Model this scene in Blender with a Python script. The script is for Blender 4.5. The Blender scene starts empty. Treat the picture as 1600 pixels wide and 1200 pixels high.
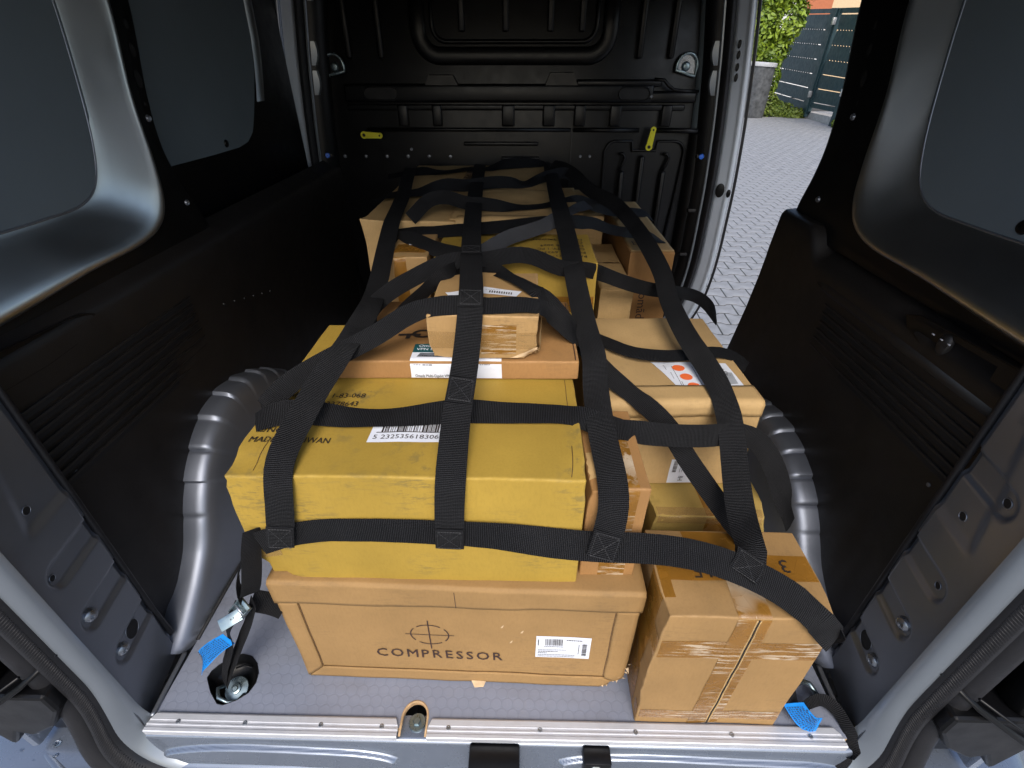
import bpy, bmesh, math, random
from mathutils import Vector, Matrix, noise

R = math.radians
rnd = random.Random(7)
scene = bpy.context.scene
COL = scene.collection

# ------------------------------------------------------------------ camera
cd = bpy.data.cameras.new('camera')
cam = bpy.data.objects.new('camera', cd)
COL.objects.link(cam)
cam.location = (0.0, -0.38, 1.0)
cam.rotation_euler = (R(90 - 33.5), 0.0, R(1.2))
cd.sensor_width = 36.0
cd.lens = 36.0 * 760.0 / 1600.0
cd.clip_start = 0.02
cd.clip_end = 800.0
scene.camera = cam

# ------------------------------------------------------------------ sky and sun (bright overcast)
SUN_EL, SUN_AZ = 44.0, 178.0          # azimuth measured from +Y towards +X: from straight behind the van
world = bpy.data.worlds.new('World')
scene.world = world
world.use_nodes = True
wn = world.node_tree
wn.nodes.clear()
sky = wn.nodes.new('ShaderNodeTexSky')
sky.sky_type = 'NISHITA'
sky.sun_disc = False
sky.sun_elevation = R(SUN_EL)
sky.sun_rotation = R(SUN_AZ)
sky.air_density = 1.0
sky.dust_density = 2.5
sky.ozone_density = 1.0
bg = wn.nodes.new('ShaderNodeBackground')
bg.inputs['Strength'].default_value = 0.14
wo = wn.nodes.new('ShaderNodeOutputWorld')
wn.links.new(sky.outputs[0], bg.inputs['Color'])
wn.links.new(bg.outputs[0], wo.inputs['Surface'])

sd = bpy.data.lights.new('sun', 'SUN')
sd.energy = 1.3
sd.angle = R(30)
sd.color = (1.0, 0.96, 0.90)
sun = bpy.data.objects.new('sun', sd)
COL.objects.link(sun)
_d = Vector((math.sin(R(SUN_AZ)) * math.cos(R(SUN_EL)), math.cos(R(SUN_AZ)) * math.cos(R(SUN_EL)), math.sin(R(SUN_EL))))
sun.rotation_euler = _d.to_track_quat('Z', 'Y').to_euler()

scene.view_settings.view_transform = 'Standard'
scene.view_settings.look = 'None'
scene.view_settings.exposure = 0.82
scene.view_settings.gamma = 1.0
scene.view_settings.use_curve_mapping = False

# ------------------------------------------------------------------ node helpers and materials
def new_mat(name):
    m = bpy.data.materials.new(name)
    m.use_nodes = True
    nt = m.node_tree
    nt.nodes.clear()
    out = nt.nodes.new('ShaderNodeOutputMaterial')
    b = nt.nodes.new('ShaderNodeBsdfPrincipled')
    nt.links.new(b.outputs[0], out.inputs[0])
    return m, nt, b

def L(nt, a, b):
    nt.links.new(a, b)

def ramp(nt, fac, stops):
    r = nt.nodes.new('ShaderNodeValToRGB')
    el = r.color_ramp.elements
    while len(el) > 1:
        el.remove(el[-1])
    el[0].position, el[0].color = stops[0][0], stops[0][1]
    for p, c in stops[1:]:
        e = el.new(p)
        e.color = c
    L(nt, fac, r.inputs[0])
    return r

def g(v):
    return (v, v, v, 1)

def mix(nt, fac, a, b, mode='MIX'):
    n = nt.nodes.new('ShaderNodeMix')
    n.data_type = 'RGBA'
    n.blend_type = mode
    for s, v in ((0, fac), (6, a), (7, b)):
        if hasattr(v, 'is_linked'):
            L(nt, v, n.inputs[s])
        else:
            n.inputs[s].default_value = v if s == 0 or len(v) == 4 else (*v, 1)
    return n.outputs[2]

def math_n(nt, op, a, b=None):
    n = nt.nodes.new('ShaderNodeMath')
    n.operation = op
    for i, v in enumerate((a, b)):
        if v is None:
            continue
        if hasattr(v, 'is_linked'):
            L(nt, v, n.inputs[i])
        else:
            n.inputs[i].default_value = v
    return n.outputs[0]

def coords(nt, kind='Object', scale=(1, 1, 1)):
    t = nt.nodes.new('ShaderNodeTexCoord')
    mp = nt.nodes.new('ShaderNodeMapping')
    mp.inputs['Scale'].default_value = scale
    L(nt, t.outputs[kind], mp.inputs[0])
    return mp.outputs[0]

def noise_n(nt, vec, scale, detail=3.0, rough=0.55):
    n = nt.nodes.new('ShaderNodeTexNoise')
    n.inputs['Scale'].default_value = scale
    n.inputs['Detail'].default_value = detail
    n.inputs['Roughness'].default_value = rough
    L(nt, vec, n.inputs['Vector'])
    return n.outputs['Fac']

def bump(nt, b, height, strength, dist, prev=None):
    n = nt.nodes.new('ShaderNodeBump')
    n.inputs['Strength'].default_value = strength
    n.inputs['Distance'].default_value = dist
    L(nt, height, n.inputs['Height'])
    if prev is not None:
        L(nt, prev, n.inputs['Normal'])
    L(nt, n.outputs[0], b.inputs['Normal'])
    return n.outputs[0]

def simple(name, col, rough=0.5, metal=0.0, var=0.12, scale=14.0, bs=0.0, bdist=0.001, bscale=200.0, spec=0.5, coat=0.0, rvar=0.1):
    m, nt, b = new_mat(name)
    v = coords(nt)
    f = noise_n(nt, v, scale, 5.0)
    lo = tuple(c * (1 - var) for c in col)
    hi = tuple(min(1, c * (1 + var)) for c in col)
    r = ramp(nt, f, [(0.3, (*lo, 1)), (0.7, (*hi, 1))])
    L(nt, r.outputs[0], b.inputs['Base Color'])
    rr = ramp(nt, noise_n(nt, v, scale * 2.3, 4.0), [(0.3, g(max(0.02, rough - rvar))), (0.7, g(min(1, rough + rvar)))])
    L(nt, rr.outputs[0], b.inputs['Roughness'])
    b.inputs['Metallic'].default_value = metal
    b.inputs['Specular IOR Level'].default_value = spec
    if coat:
        b.inputs['Coat Weight'].default_value = coat
        b.inputs['Coat Roughness'].default_value = 0.08
    if bs:
        bump(nt, b, noise_n(nt, v, bscale, 2.0), bs, bdist)
    return m

def carton_mat(name, col, dirt=(0.10, 0.07, 0.04), scuff=0.25, flute_axis=0, edge=0.5):
    m, nt, b = new_mat(name)
    v = coords(nt)
    big = noise_n(nt, v, 5.0, 5.0, 0.6)
    fib = noise_n(nt, coords(nt, scale=(1, 1, 0.35)), 260.0, 3.0, 0.7)
    mid = noise_n(nt, v, 38.0, 5.0, 0.65)
    lo = tuple(c * 0.86 for c in col)
    hi = tuple(min(1, c * 1.10) for c in col)
    c1 = ramp(nt, big, [(0.32, (*lo, 1)), (0.68, (*hi, 1))]).outputs[0]
    c2 = mix(nt, math_n(nt, 'MULTIPLY', ramp(nt, fib, [(0.45, g(0)), (0.75, g(1))]).outputs[0], 0.28), c1, tuple(c * 0.62 for c in col))
    # scuffs: small stretched dark marks gathered in patches
    sc = noise_n(nt, coords(nt, scale=(14, 14, 60)), 3.0, 4.0, 0.7)
    patch = ramp(nt, noise_n(nt, v, 7.0, 3.0), [(0.50, g(0)), (0.64, g(1))]).outputs[0]
    scf = math_n(nt, 'MULTIPLY', ramp(nt, sc, [(0.50, g(0)), (0.62, g(1))]).outputs[0], patch)
    c3 = mix(nt, math_n(nt, 'MULTIPLY', scf, scuff), c2, dirt)
    # worn paper along the folds (vertex attribute written at the folds)
    at = nt.nodes.new('ShaderNodeAttribute')
    at.attribute_name = 'fold'
    w = math_n(nt, 'MULTIPLY', at.outputs['Fac'], ramp(nt, mid, [(0.40, g(0.0)), (0.62, g(1))]).outputs[0])
    pale = tuple(min(1, c * 1.25 + 0.04) for c in col)
    c4 = mix(nt, math_n(nt, 'MULTIPLY', w, edge), c3, pale)
    L(nt, c4, b.inputs['Base Color'])
    b.inputs['Roughness'].default_value = 0.72
    b.inputs['Specular IOR Level'].default_value = 0.3
    # liner print-through of the flutes plus paper grain
    wv = nt.nodes.new('ShaderNodeTexWave')
    wv.wave_type = 'BANDS'
    wv.bands_direction = 'XYZ'[flute_axis]
    wv.inputs['Scale'].default_value = 45.0
    wv.inputs['Distortion'].default_value = 0.4
    L(nt, v, wv.inputs['Vector'])
    n1 = bump(nt, b, wv.outputs['Fac'], 0.10, 0.0006)
    n2 = bump(nt, b, mid, 0.30, 0.0012, n1)
    bump(nt, b, fib, 0.15, 0.0004, n2)
    return m

M = {}
M['kraft'] = carton_mat('kraft_cardboard', (0.315, 0.188, 0.074))
M['kraft_warm'] = carton_mat('kraft_cardboard_warm', (0.325, 0.172, 0.062), scuff=0.15)
M['kraft_light'] = carton_mat('kraft_cardboard_light', (0.46, 0.305, 0.135), scuff=0.15, edge=0.35)
M['kraft_old'] = carton_mat('kraft_cardboard_old', (0.37, 0.23, 0.095), scuff=0.5, edge=0.9)
M['kraft_rear_lit'] = carton_mat('kraft_cardboard_rear_lit', (0.50, 0.33, 0.145), scuff=0.2, edge=0.5)  # rear cartons: kraft raised to paint in light missing near the bulkhead
M['yellow'] = carton_mat('yellow_cardboard', (0.365, 0.238, 0.038), dirt=(0.15, 0.118, 0.045), scuff=0.60, edge=0.45)
M['yellow_pale'] = carton_mat('pale_yellow_cardboard', (0.40, 0.28, 0.08), dirt=(0.17, 0.12, 0.03), scuff=0.3, edge=0.5)
M['torn'] = simple('torn_paper', (0.58, 0.42, 0.25), 0.9, var=0.2, scale=60, bs=0.5, bscale=300)
M['ink'] = simple('black_ink', (0.022, 0.016, 0.014), 0.6, var=0.3, scale=80)
M['ink_brown'] = simple('brown_black_ink', (0.040, 0.018, 0.014), 0.6, var=0.3, scale=80)
M['ink_grey'] = simple('grey_ink', (0.12, 0.13, 0.15), 0.6, var=0.2, scale=80)
M['label'] = simple('white_label_paper', (0.70, 0.73, 0.80), 0.45, var=0.05, scale=30, bs=0.1, bdist=0.0005, bscale=60)
M['teal'] = simple('teal_print', (0.008, 0.075, 0.085), 0.45, var=0.08)
M['orange'] = simple('orange_print', (0.80, 0.15, 0.035), 0.45, var=0.08)
M['pic_grey'] = simple('grey_picture_print', (0.33, 0.35, 0.38), 0.45, var=0.25, scale=18)

def tape_mat(name, col, alpha=0.8, worn=0.0):
    m, nt, b = new_mat(name)
    v = coords(nt)
    f = noise_n(nt, v, 22.0, 5.0)
    c = ramp(nt, f, [(0.3, (*[x * 0.85 for x in col], 1)), (0.7, (*[min(1, x * 1.15) for x in col], 1))]).outputs[0]
    wr = noise_n(nt, coords(nt, scale=(3, 3, 40)), 4.0, 5.0, 0.7)
    wm = math_n(nt, 'MULTIPLY', ramp(nt, wr, [(0.52, g(0)), (0.57, g(1))]).outputs[0],
                ramp(nt, noise_n(nt, v, 9.0, 2.0), [(0.40, g(0)), (0.52, g(worn))]).outputs[0])
    c = mix(nt, wm, c, (0.56, 0.45, 0.32))
    L(nt, c, b.inputs['Base Color'])
    b.inputs['Alpha'].default_value = alpha
    L(nt, ramp(nt, f, [(0.3, g(0.16)), (0.7, g(0.34))]).outputs[0], b.inputs['Roughness'])
    b.inputs['Specular IOR Level'].default_value = 0.55
    cr = nt.nodes.new('ShaderNodeTexVoronoi')
    cr.feature = 'DISTANCE_TO_EDGE'
    cr.inputs['Scale'].default_value = 42.0
    L(nt, coords(nt, scale=(1, 1, 1)), cr.inputs['Vector'])
    n1 = bump(nt, b, ramp(nt, cr.outputs[0], [(0.0, g(1)), (0.05, g(0))]).outputs[0], 0.18, 0.0012)
    bump(nt, b, noise_n(nt, v, 55.0, 3.0), 0.3, 0.0015, n1)
    return m
M['tape'] = tape_mat('brown_packing_tape', (0.27, 0.122, 0.016), 0.80)
M['tape_worn'] = tape_mat('worn_brown_packing_tape', (0.25, 0.118, 0.02), 0.86, 1.0)
M['tape_clear'] = tape_mat('clear_packing_tape', (0.40, 0.25, 0.10), 0.38)

def webbing_mat(name, c0, c1, rough=0.62):
    m, nt, b = new_mat(name)
    uv = coords(nt, 'UV')
    sx = nt.nodes.new('ShaderNodeSeparateXYZ')
    L(nt, uv, sx.inputs[0])
    # weave: ribs across the band every 2.6 mm, broken into picks along the width; v is in metres, u from 0 to 1
    s1 = math_n(nt, 'SINE', math_n(nt, 'MULTIPLY', sx.outputs[1], 2 * math.pi / 0.0027))
    u34 = math_n(nt, 'SINE', math_n(nt, 'MULTIPLY', sx.outputs[0], 2 * math.pi * 17))
    h = math_n(nt, 'ADD', math_n(nt, 'MULTIPLY', s1, 0.75), math_n(nt, 'MULTIPLY', u34, 0.25))
    fz = noise_n(nt, coords(nt), 420.0, 2.0)
    hh = math_n(nt, 'ADD', h, math_n(nt, 'MULTIPLY', fz, 0.8))
    dust = ramp(nt, noise_n(nt, coords(nt), 16.0, 5.0), [(0.45, g(0)), (0.75, g(1))]).outputs[0]
    c = ramp(nt, hh, [(0.0, (*c0, 1)), (1.0, (*c1, 1))]).outputs[0]
    c = mix(nt, math_n(nt, 'MULTIPLY', dust, 0.10), c, (0.035, 0.036, 0.04))
    L(nt, c, b.inputs['Base Color'])
    b.inputs['Roughness'].default_value = rough
    b.inputs['Specular IOR Level'].default_value = 0.14
    bump(nt, b, hh, 0.7, 0.0009)
    return m
M['web'] = webbing_mat('black_webbing', (0.0008, 0.0008, 0.0010), (0.0185, 0.0190, 0.0215))
M['web_lit'] = webbing_mat('lit_grey_webbing', (0.02, 0.021, 0.024), (0.085, 0.088, 0.098))  # lit copy of the black webbing, the light held in its colour
M['thread'] = simple('black_thread', (0.026, 0.027, 0.03), 0.7)
M['tag_blue'] = simple('blue_tag', (0.0, 0.20, 0.62), 0.5, var=0.1, scale=40)

# van materials
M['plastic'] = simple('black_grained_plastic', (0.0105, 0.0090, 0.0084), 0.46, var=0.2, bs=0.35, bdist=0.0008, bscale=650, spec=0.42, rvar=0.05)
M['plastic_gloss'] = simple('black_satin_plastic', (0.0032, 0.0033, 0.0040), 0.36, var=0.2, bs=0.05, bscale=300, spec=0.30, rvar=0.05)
M['steel_dark'] = simple('dark_grey_painted_steel', (0.215, 0.230, 0.262), 0.34, metal=0.7, var=0.08, scale=6, bs=0.05, bdist=0.0006, bscale=420, spec=0.5, rvar=0.05)
M['steel_blue'] = simple('silver_blue_paint', (0.185, 0.215, 0.268), 0.27, metal=0.6, var=0.05, scale=9, bs=0.03, bdist=0.0005, bscale=500, coat=0.6, rvar=0.04)
M['panel'] = simple('grey_blanking_panel', (0.128, 0.158, 0.182), 0.50, var=0.05, scale=5, bs=0.2, bdist=0.0005, bscale=900, spec=0.35, rvar=0.04)
M['body_light'] = simple('pale_grey_body_paint', (0.20, 0.225, 0.255), 0.32, metal=0.5, var=0.03, scale=9, coat=0.3, rvar=0.03)
M['pillar_lit_paint'] = simple('lit_blue_grey_paint', (0.46, 0.51, 0.58), 0.34, metal=0.1, var=0.03, scale=9, coat=0.3, rvar=0.03)  # body paint raised in colour so the shaded pillar looks lit from outside
M['steel_grey'] = simple('silver_grey_painted_steel', (0.70, 0.715, 0.73), 0.33, metal=1.0, var=0.04, scale=6, bs=0.05, bdist=0.0005, bscale=500, rvar=0.03)
M['rubber'] = simple('black_rubber_seal', (0.010, 0.010, 0.012), 0.48, var=0.2, bs=0.2, bscale=300, spec=0.4)
M['alu'] = simple('brushed_aluminium', (0.56, 0.57, 0.60), 0.45, metal=0.4, var=0.06, scale=20, bs=0.05, bscale=300)
M['zinc'] = simple('zinc_plated_steel', (0.25, 0.32, 0.35), 0.33, metal=0.9, var=0.15, scale=40)
M['galv'] = simple('dull_steel', (0.34, 0.36, 0.39), 0.32, metal=0.9, var=0.15, scale=60)
M['ply'] = simple('plywood_edge', (0.44, 0.29, 0.15), 0.75, var=0.25, scale=60)
M['void'] = simple('dark_cavity', (0.004, 0.004, 0.005), 0.7)
M['tab_yellow'] = simple('yellow_plastic_lever', (0.66, 0.60, 0.02), 0.35, var=0.05)
M['clip_blue'] = simple('blue_plastic_clip', (0.02, 0.13, 0.62), 0.4)
M['mark_white'] = simple('white_mark', (0.45, 0.46, 0.5), 0.5)

def scuffed(m, col, amount):
    """dusty scrapes over a plastic or floor material, gathered in patches"""
    nt = m.node_tree
    b = [n for n in nt.nodes if n.type == 'BSDF_PRINCIPLED'][0]
    src = b.inputs['Base Color'].links[0].from_socket
    st = noise_n(nt, coords(nt, scale=(9, 9, 70)), 3.0, 5.0, 0.75)
    pt = ramp(nt, noise_n(nt, coords(nt), 5.0, 4.0), [(0.48, g(0)), (0.68, g(1))]).outputs[0]
    f = math_n(nt, 'MULTIPLY', ramp(nt, st, [(0.52, g(0)), (0.66, g(1))]).outputs[0], pt)
    L(nt, mix(nt, math_n(nt, 'MULTIPLY', f, amount), src, col), b.inputs['Base Color'])
scuffed(M['plastic'], (0.05, 0.048, 0.045), 0.22)

def floor_mat():
    m, nt, b = new_mat('grey_coin_pattern_floor')
    v = coords(nt)
    # hexagonally packed coins, pitch 21 mm: distance to the nearest of two interleaved rectangular grids
    P = 0.0205
    def cell(offx, offy):
        mp = nt.nodes.new('ShaderNodeVectorMath'); mp.operation = 'ADD'
        mp.inputs[1].default_value = (offx, offy, 0)
        L(nt, v, mp.inputs[0])
        sp = nt.nodes.new('ShaderNodeSeparateXYZ'); L(nt, mp.outputs[0], sp.inputs[0])
        def wrapc(o, per):
            n = nt.nodes.new('ShaderNodeMath'); n.operation = 'WRAP'
            n.inputs[1].default_value = per / 2; n.inputs[2].default_value = -per / 2
            L(nt, o, n.inputs[0]); return n.outputs[0]
        x = wrapc(sp.outputs[0], P); y = wrapc(sp.outputs[1], P * math.sqrt(3))
        return math_n(nt, 'SQRT', math_n(nt, 'ADD', math_n(nt, 'MULTIPLY', x, x), math_n(nt, 'MULTIPLY', y, y)))
    d = math_n(nt, 'MINIMUM', cell(0, 0), cell(P / 2, P * math.sqrt(3) / 2))
    dn = math_n(nt, 'DIVIDE', d, P)
    h = ramp(nt, dn, [(0.0, g(0.72)), (0.36, g(0.75)), (0.41, g(1)), (0.46, g(0.25)), (0.52, g(0.0))]).outputs[0]
    f = noise_n(nt, v, 6.0, 5.0)
    c = ramp(nt, f, [(0.3, (0.195, 0.215, 0.270, 1)), (0.7, (0.228, 0.250, 0.312, 1))]).outputs[0]
    line = ramp(nt, dn, [(0.40, g(0)), (0.47, g(1))]).outputs[0]
    c = mix(nt, math_n(nt, 'MULTIPLY', line, 0.16), c, (0.125, 0.14, 0.18))
    c = mix(nt, math_n(nt, 'MULTIPLY', ramp(nt, noise_n(nt, v, 30.0, 6.0, 0.7), [(0.58, g(0)), (0.72, g(1))]).outputs[0], 0.12), c, (0.32, 0.30, 0.27))
    L(nt, c, b.inputs['Base Color'])
    grime = ramp(nt, noise_n(nt, coords(nt, scale=(1, 2.4, 1)), 5.5, 6.0, 0.65), [(0.46, g(0)), (0.70, g(1))]).outputs[0]
    c = mix(nt, math_n(nt, 'MULTIPLY', grime, 0.30), c, (0.12, 0.115, 0.12))
    scr = noise_n(nt, coords(nt, scale=(60, 5, 1)), 3.0, 5.0, 0.75)
    c = mix(nt, math_n(nt, 'MULTIPLY', ramp(nt, scr, [(0.60, g(0)), (0.70, g(1))]).outputs[0], 0.18), c, (0.36, 0.37, 0.42))
    L(nt, c, b.inputs['Base Color'])
    b.inputs['Roughness'].default_value = 0.42
    b.inputs['Specular IOR Level'].default_value = 0.45
    bump(nt, b, h, 0.22, 0.0010)
    return m
M['floor'] = floor_mat()

# outside materials
M['paver'] = simple('concrete_paver', (0.265, 0.268, 0.275), 0.9, var=0.22, scale=9, bs=0.4, bdist=0.004, bscale=90)
M['pave_base'] = simple('dark_paving_joint', (0.055, 0.055, 0.052), 0.95, var=0.3, scale=5, bs=0.3, bdist=0.01, bscale=40)
M['joint'] = simple('sandy_joint_soil', (0.24, 0.235, 0.225), 0.95, var=0.25, scale=3, bs=0.3, bdist=0.01, bscale=40)
M['gate'] = simple('dark_teal_powder_coat', (0.010, 0.038, 0.046), 0.55, var=0.12, scale=4)
M['gate_fit'] = simple('pale_gate_fitting', (0.5, 0.5, 0.5), 0.4, metal=0.6)
M['concrete'] = simple('pale_concrete', (0.42, 0.40, 0.37), 0.9, var=0.2, scale=12, bs=0.3, bdist=0.01, bscale=40)
M['bin'] = simple('weathered_grey_plastic', (0.075, 0.08, 0.085), 0.8, var=0.5, scale=7, bs=0.3, bdist=0.02, bscale=14)
M['rim'] = simple('pale_rim', (0.45, 0.46, 0.48), 0.7, var=0.15)
M['wall_cream'] = simple('cream_render', (0.60, 0.44, 0.27), 0.9, var=0.06, bs=0.2, bdist=0.01, bscale=30)
M['wall_orange'] = simple('terracotta_render', (0.42, 0.14, 0.065), 0.9, var=0.06, bs=0.2, bdist=0.01, bscale=30)
M['wall_white'] = simple('white_render', (0.62, 0.62, 0.62), 0.9, var=0.06)
M['bark'] = simple('bark', (0.10, 0.07, 0.045), 0.9, var=0.3, scale=20, bs=0.5, bdist=0.01, bscale=40)

def leaf_mat(name, lo, hi):
    m, nt, b = new_mat(name)
    oi = nt.nodes.new('ShaderNodeAttribute'); oi.attribute_name = 'tone'
    c = ramp(nt, oi.outputs['Fac'], [(0.0, (*lo, 1)), (1.0, (*hi, 1))]).outputs[0]
    L(nt, c, b.inputs['Base Color'])
    b.inputs['Roughness'].default_value = 0.5
    b.inputs['Subsurface Weight'].default_value = 0.0
    return m
M['leaf'] = leaf_mat('hedge_leaf', (0.045, 0.105, 0.010), (0.24, 0.33, 0.02))
M['grass'] = leaf_mat('weed_leaf', (0.07, 0.12, 0.015), (0.22, 0.27, 0.04))

# ------------------------------------------------------------------ object helpers
def link(o, parent=None):
    COL.objects.link(o)
    if parent is not None:
        o.parent = parent
    return o

def mesh_obj(name, verts, faces, mat, parent=None, smooth=False, mats=None):
    me = bpy.data.meshes.new(name)
    me.from_pydata([tuple(v) for v in verts], [], faces)
    me.update()
    for mm in (mats or [mat]):
        me.materials.append(mm)
    if smooth:
        for p in me.polygons:
            p.use_smooth = True
    return link(bpy.data.objects.new(name, me), parent)

def bm_obj(name, bm, mat, parent=None, smooth=False, mats=None, norm=True):
    if norm:
        bmesh.ops.recalc_face_normals(bm, faces=bm.faces)
    me = bpy.data.meshes.new(name)
    bm.to_mesh(me)
    bm.free()
    for mm in (mats or [mat]):
        me.materials.append(mm)
    if smooth:
        for p in me.polygons:
            p.use_smooth = True
    return link(bpy.data.objects.new(name, me), parent)

def auto_smooth(o, ang=35):
    me = o.data
    for p in me.polygons:
        p.use_smooth = True
    bm = bmesh.new(); bm.from_mesh(me)
    for e in bm.edges:
        if len(e.link_faces) == 2 and e.calc_face_angle(0) > R(ang):
            e.smooth = False
    bm.to_mesh(me); bm.free()
    return o

def thing(name, label, cat, loc=(0, 0, 0), rz=0.0, group=None):
    o = bpy.data.objects.new(name, None)
    o.empty_display_size = 0.05
    link(o)
    o.location = loc
    o.rotation_euler = (0, 0, rz)
    o['label'] = label
    o['category'] = cat
    if group:
        o['group'] = group
    return o

def add_box(bm, x0, x1, y0, y1, z0, z1, bev=0.0, seg=2, mtx=None):
    c = ((x0 + x1) / 2, (y0 + y1) / 2, (z0 + z1) / 2)
    r = bmesh.ops.create_cube(bm, size=1.0)
    vs = r['verts']
    bmesh.ops.scale(bm, verts=vs, vec=(x1 - x0, y1 - y0, z1 - z0))
    bmesh.ops.translate(bm, verts=vs, vec=c)
    if bev > 0:
        es = list({e for v in vs for e in v.link_edges})
        q = bmesh.ops.bevel(bm, geom=es, offset=bev, segments=seg, profile=0.5, affect='EDGES')
        vs = list({v for f in q['faces'] for v in f.verts} | {v for v in vs if v.is_valid})
    if mtx is not None:
        bmesh.ops.transform(bm, matrix=mtx, verts=vs)
    return vs

def box(name, x0, x1, y0, y1, z0, z1, mat, parent=None, bev=0.003, seg=2, mtx=None):
    bm = bmesh.new()
    add_box(bm, x0, x1, y0, y1, z0, z1, bev, seg, mtx)
    return auto_smooth(bm_obj(name, bm, mat, parent), 40)

def add_lathe(bm, prof, seg=20, mtx=None):
    """profile of (radius, height) revolved about local Z"""
    rings = []
    for r, z in prof:
        if r < 1e-6:
            rings.append([bm.verts.new((0, 0, z))])
        else:
            rings.append([bm.verts.new((r * math.cos(2 * math.pi * k / seg), r * math.sin(2 * math.pi * k / seg), z)) for k in range(seg)])
    for a, b in zip(rings, rings[1:]):
        for k in range(seg):
            k2 = (k + 1) % seg
            if len(a) == 1:
                bm.faces.new((a[0], b[k], b[k2]))
            elif len(b) == 1:
                bm.faces.new((a[k], a[k2], b[0]))
            else:
                bm.faces.new((a[k], a[k2], b[k2], b[k]))
    vs = [v for r in rings for v in r]
    if mtx is not None:
        bmesh.ops.transform(bm, matrix=mtx, verts=vs)
    return vs

def lathe(name, prof, mat, parent=None, seg=20, mtx=None, ang=40):
    bm = bmesh.new()
    add_lathe(bm, prof, seg, mtx)
    return auto_smooth(bm_obj(name, bm, mat, parent), ang)

def look(loc, zdir, ydir=(0, 0, 1)):
    z = Vector(zdir).normalized()
    x = Vector(ydir).cross(z)
    if x.length < 1e-4:
        x = Vector((1, 0, 0)).cross(z)
    x.normalize()
    y = z.cross(x)
    m = Matrix((x, y, z)).transposed().to_4x4()
    m.translation = Vector(loc)
    return m

def add_tube(bm, pts, rad, seg=10, closed=False, flat=None):
    pts = [Vector(p) for p in pts]
    n = len(pts)
    rings = []
    up = None
    for i, p in enumerate(pts):
        a = pts[i - 1] if (i > 0 or closed) else pts[i]
        b = pts[(i + 1) % n] if (i < n - 1 or closed) else pts[i]
        t = (b - a).normalized()
        if up is None:
            up = Vector((0, 0, 1)) if abs(t.z) < 0.9 else Vector((0, 1, 0))
        sx = t.cross(up).normalized()
        up = sx.cross(t).normalized()
        ru = rad if flat is None else flat
        rings.append([bm.verts.new(p + sx * math.cos(2 * math.pi * k / seg) * rad + up * math.sin(2 * math.pi * k / seg) * ru) for k in range(seg)])
    prs = list(zip(rings, rings[1:]))
    if closed:
        prs.append((rings[-1], rings[0]))
    for a, b in prs:
        for k in range(seg):
            k2 = (k + 1) % seg
            bm.faces.new((a[k], a[k2], b[k2], b[k]))
    if not closed:
        bm.faces.new(rings[0]); bm.faces.new(rings[-1][::-1])

def tube(name, pts, rad, mat, parent=None, seg=10, closed=False, flat=None):
    bm = bmesh.new()
    add_tube(bm, pts, rad, seg, closed, flat)
    return bm_obj(name, bm, mat, parent, smooth=True)

def loft(name, rows, mat, parent=None, smooth=True, close_u=False, ang=None, thick=0.0):
    """grid surface through rows of points"""
    nv = len(rows[0])
    verts = [p for r in rows for p in r]
    faces = []
    for i in range(len(rows) - 1):
        for j in range(nv - (0 if close_u else 1)):
            j2 = (j + 1) % nv
            faces.append((i * nv + j, i * nv + j2, (i + 1) * nv + j2, (i + 1) * nv + j))
    o = mesh_obj(name, verts, faces, mat, parent, smooth)
    if thick:
        md = o.modifiers.new('thickness', 'SOLIDIFY')
        md.thickness = thick
        md.offset = 0
    if ang:
        auto_smooth(o, ang)
    return o

def catmull(pts, n):
    """resample a polyline through a Catmull-Rom spline, n samples per span"""
    P = [Vector(p) for p in pts]
    out = []
    for i in range(len(P) - 1):
        p0 = P[max(i - 1, 0)]; p1 = P[i]; p2 = P[i + 1]; p3 = P[min(i + 2, len(P) - 1)]
        for k in range(n):
            t = k / n
            out.append(0.5 * ((2 * p1) + (-p0 + p2) * t + (2 * p0 - 5 * p1 + 4 * p2 - p3) * t * t + (-p0 + 3 * p1 - 3 * p2 + p3) * t ** 3))
    out.append(P[-1])
    return out

def even(pts, step):
    """resample evenly by arc length"""
    P = [Vector(p) for p in pts]
    d = [0.0]
    for a, b in zip(P, P[1:]):
        d.append(d[-1] + (b - a).length)
    n = max(2, int(round(d[-1] / step)) + 1)
    out = []; j = 0
    for i in range(n):
        s = d[-1] * i / (n - 1)
        while j < len(d) - 2 and d[j + 1] < s:
            j += 1
        t = (s - d[j]) / max(1e-9, d[j + 1] - d[j])
        out.append(P[j].lerp(P[j + 1], t))
    return out

_text_cache = {}
def text_shape(s, bold=0.0, res=2):
    """flat lettering as (verts, faces, width), cap height about 0.7"""
    key = (s, bold, res)
    if key not in _text_cache:
        cu = bpy.data.curves.new('lettering', 'FONT')
        cu.body = s
        cu.size = 1.0
        cu.offset = bold
        cu.resolution_u = res
        ob = bpy.data.objects.new('lettering', cu)
        COL.objects.link(ob)
        dg = bpy.context.evaluated_depsgraph_get()
        me = bpy.data.meshes.new_from_object(ob.evaluated_get(dg))
        vs = [(v.co.x, v.co.y) for v in me.vertices]
        fs = [tuple(p.vertices) for p in me.polygons]
        bpy.data.objects.remove(ob); bpy.data.curves.remove(cu); bpy.data.meshes.remove(me)
        _text_cache[key] = (vs, fs, max(v[0] for v in vs))
    return _text_cache[key]

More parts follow.
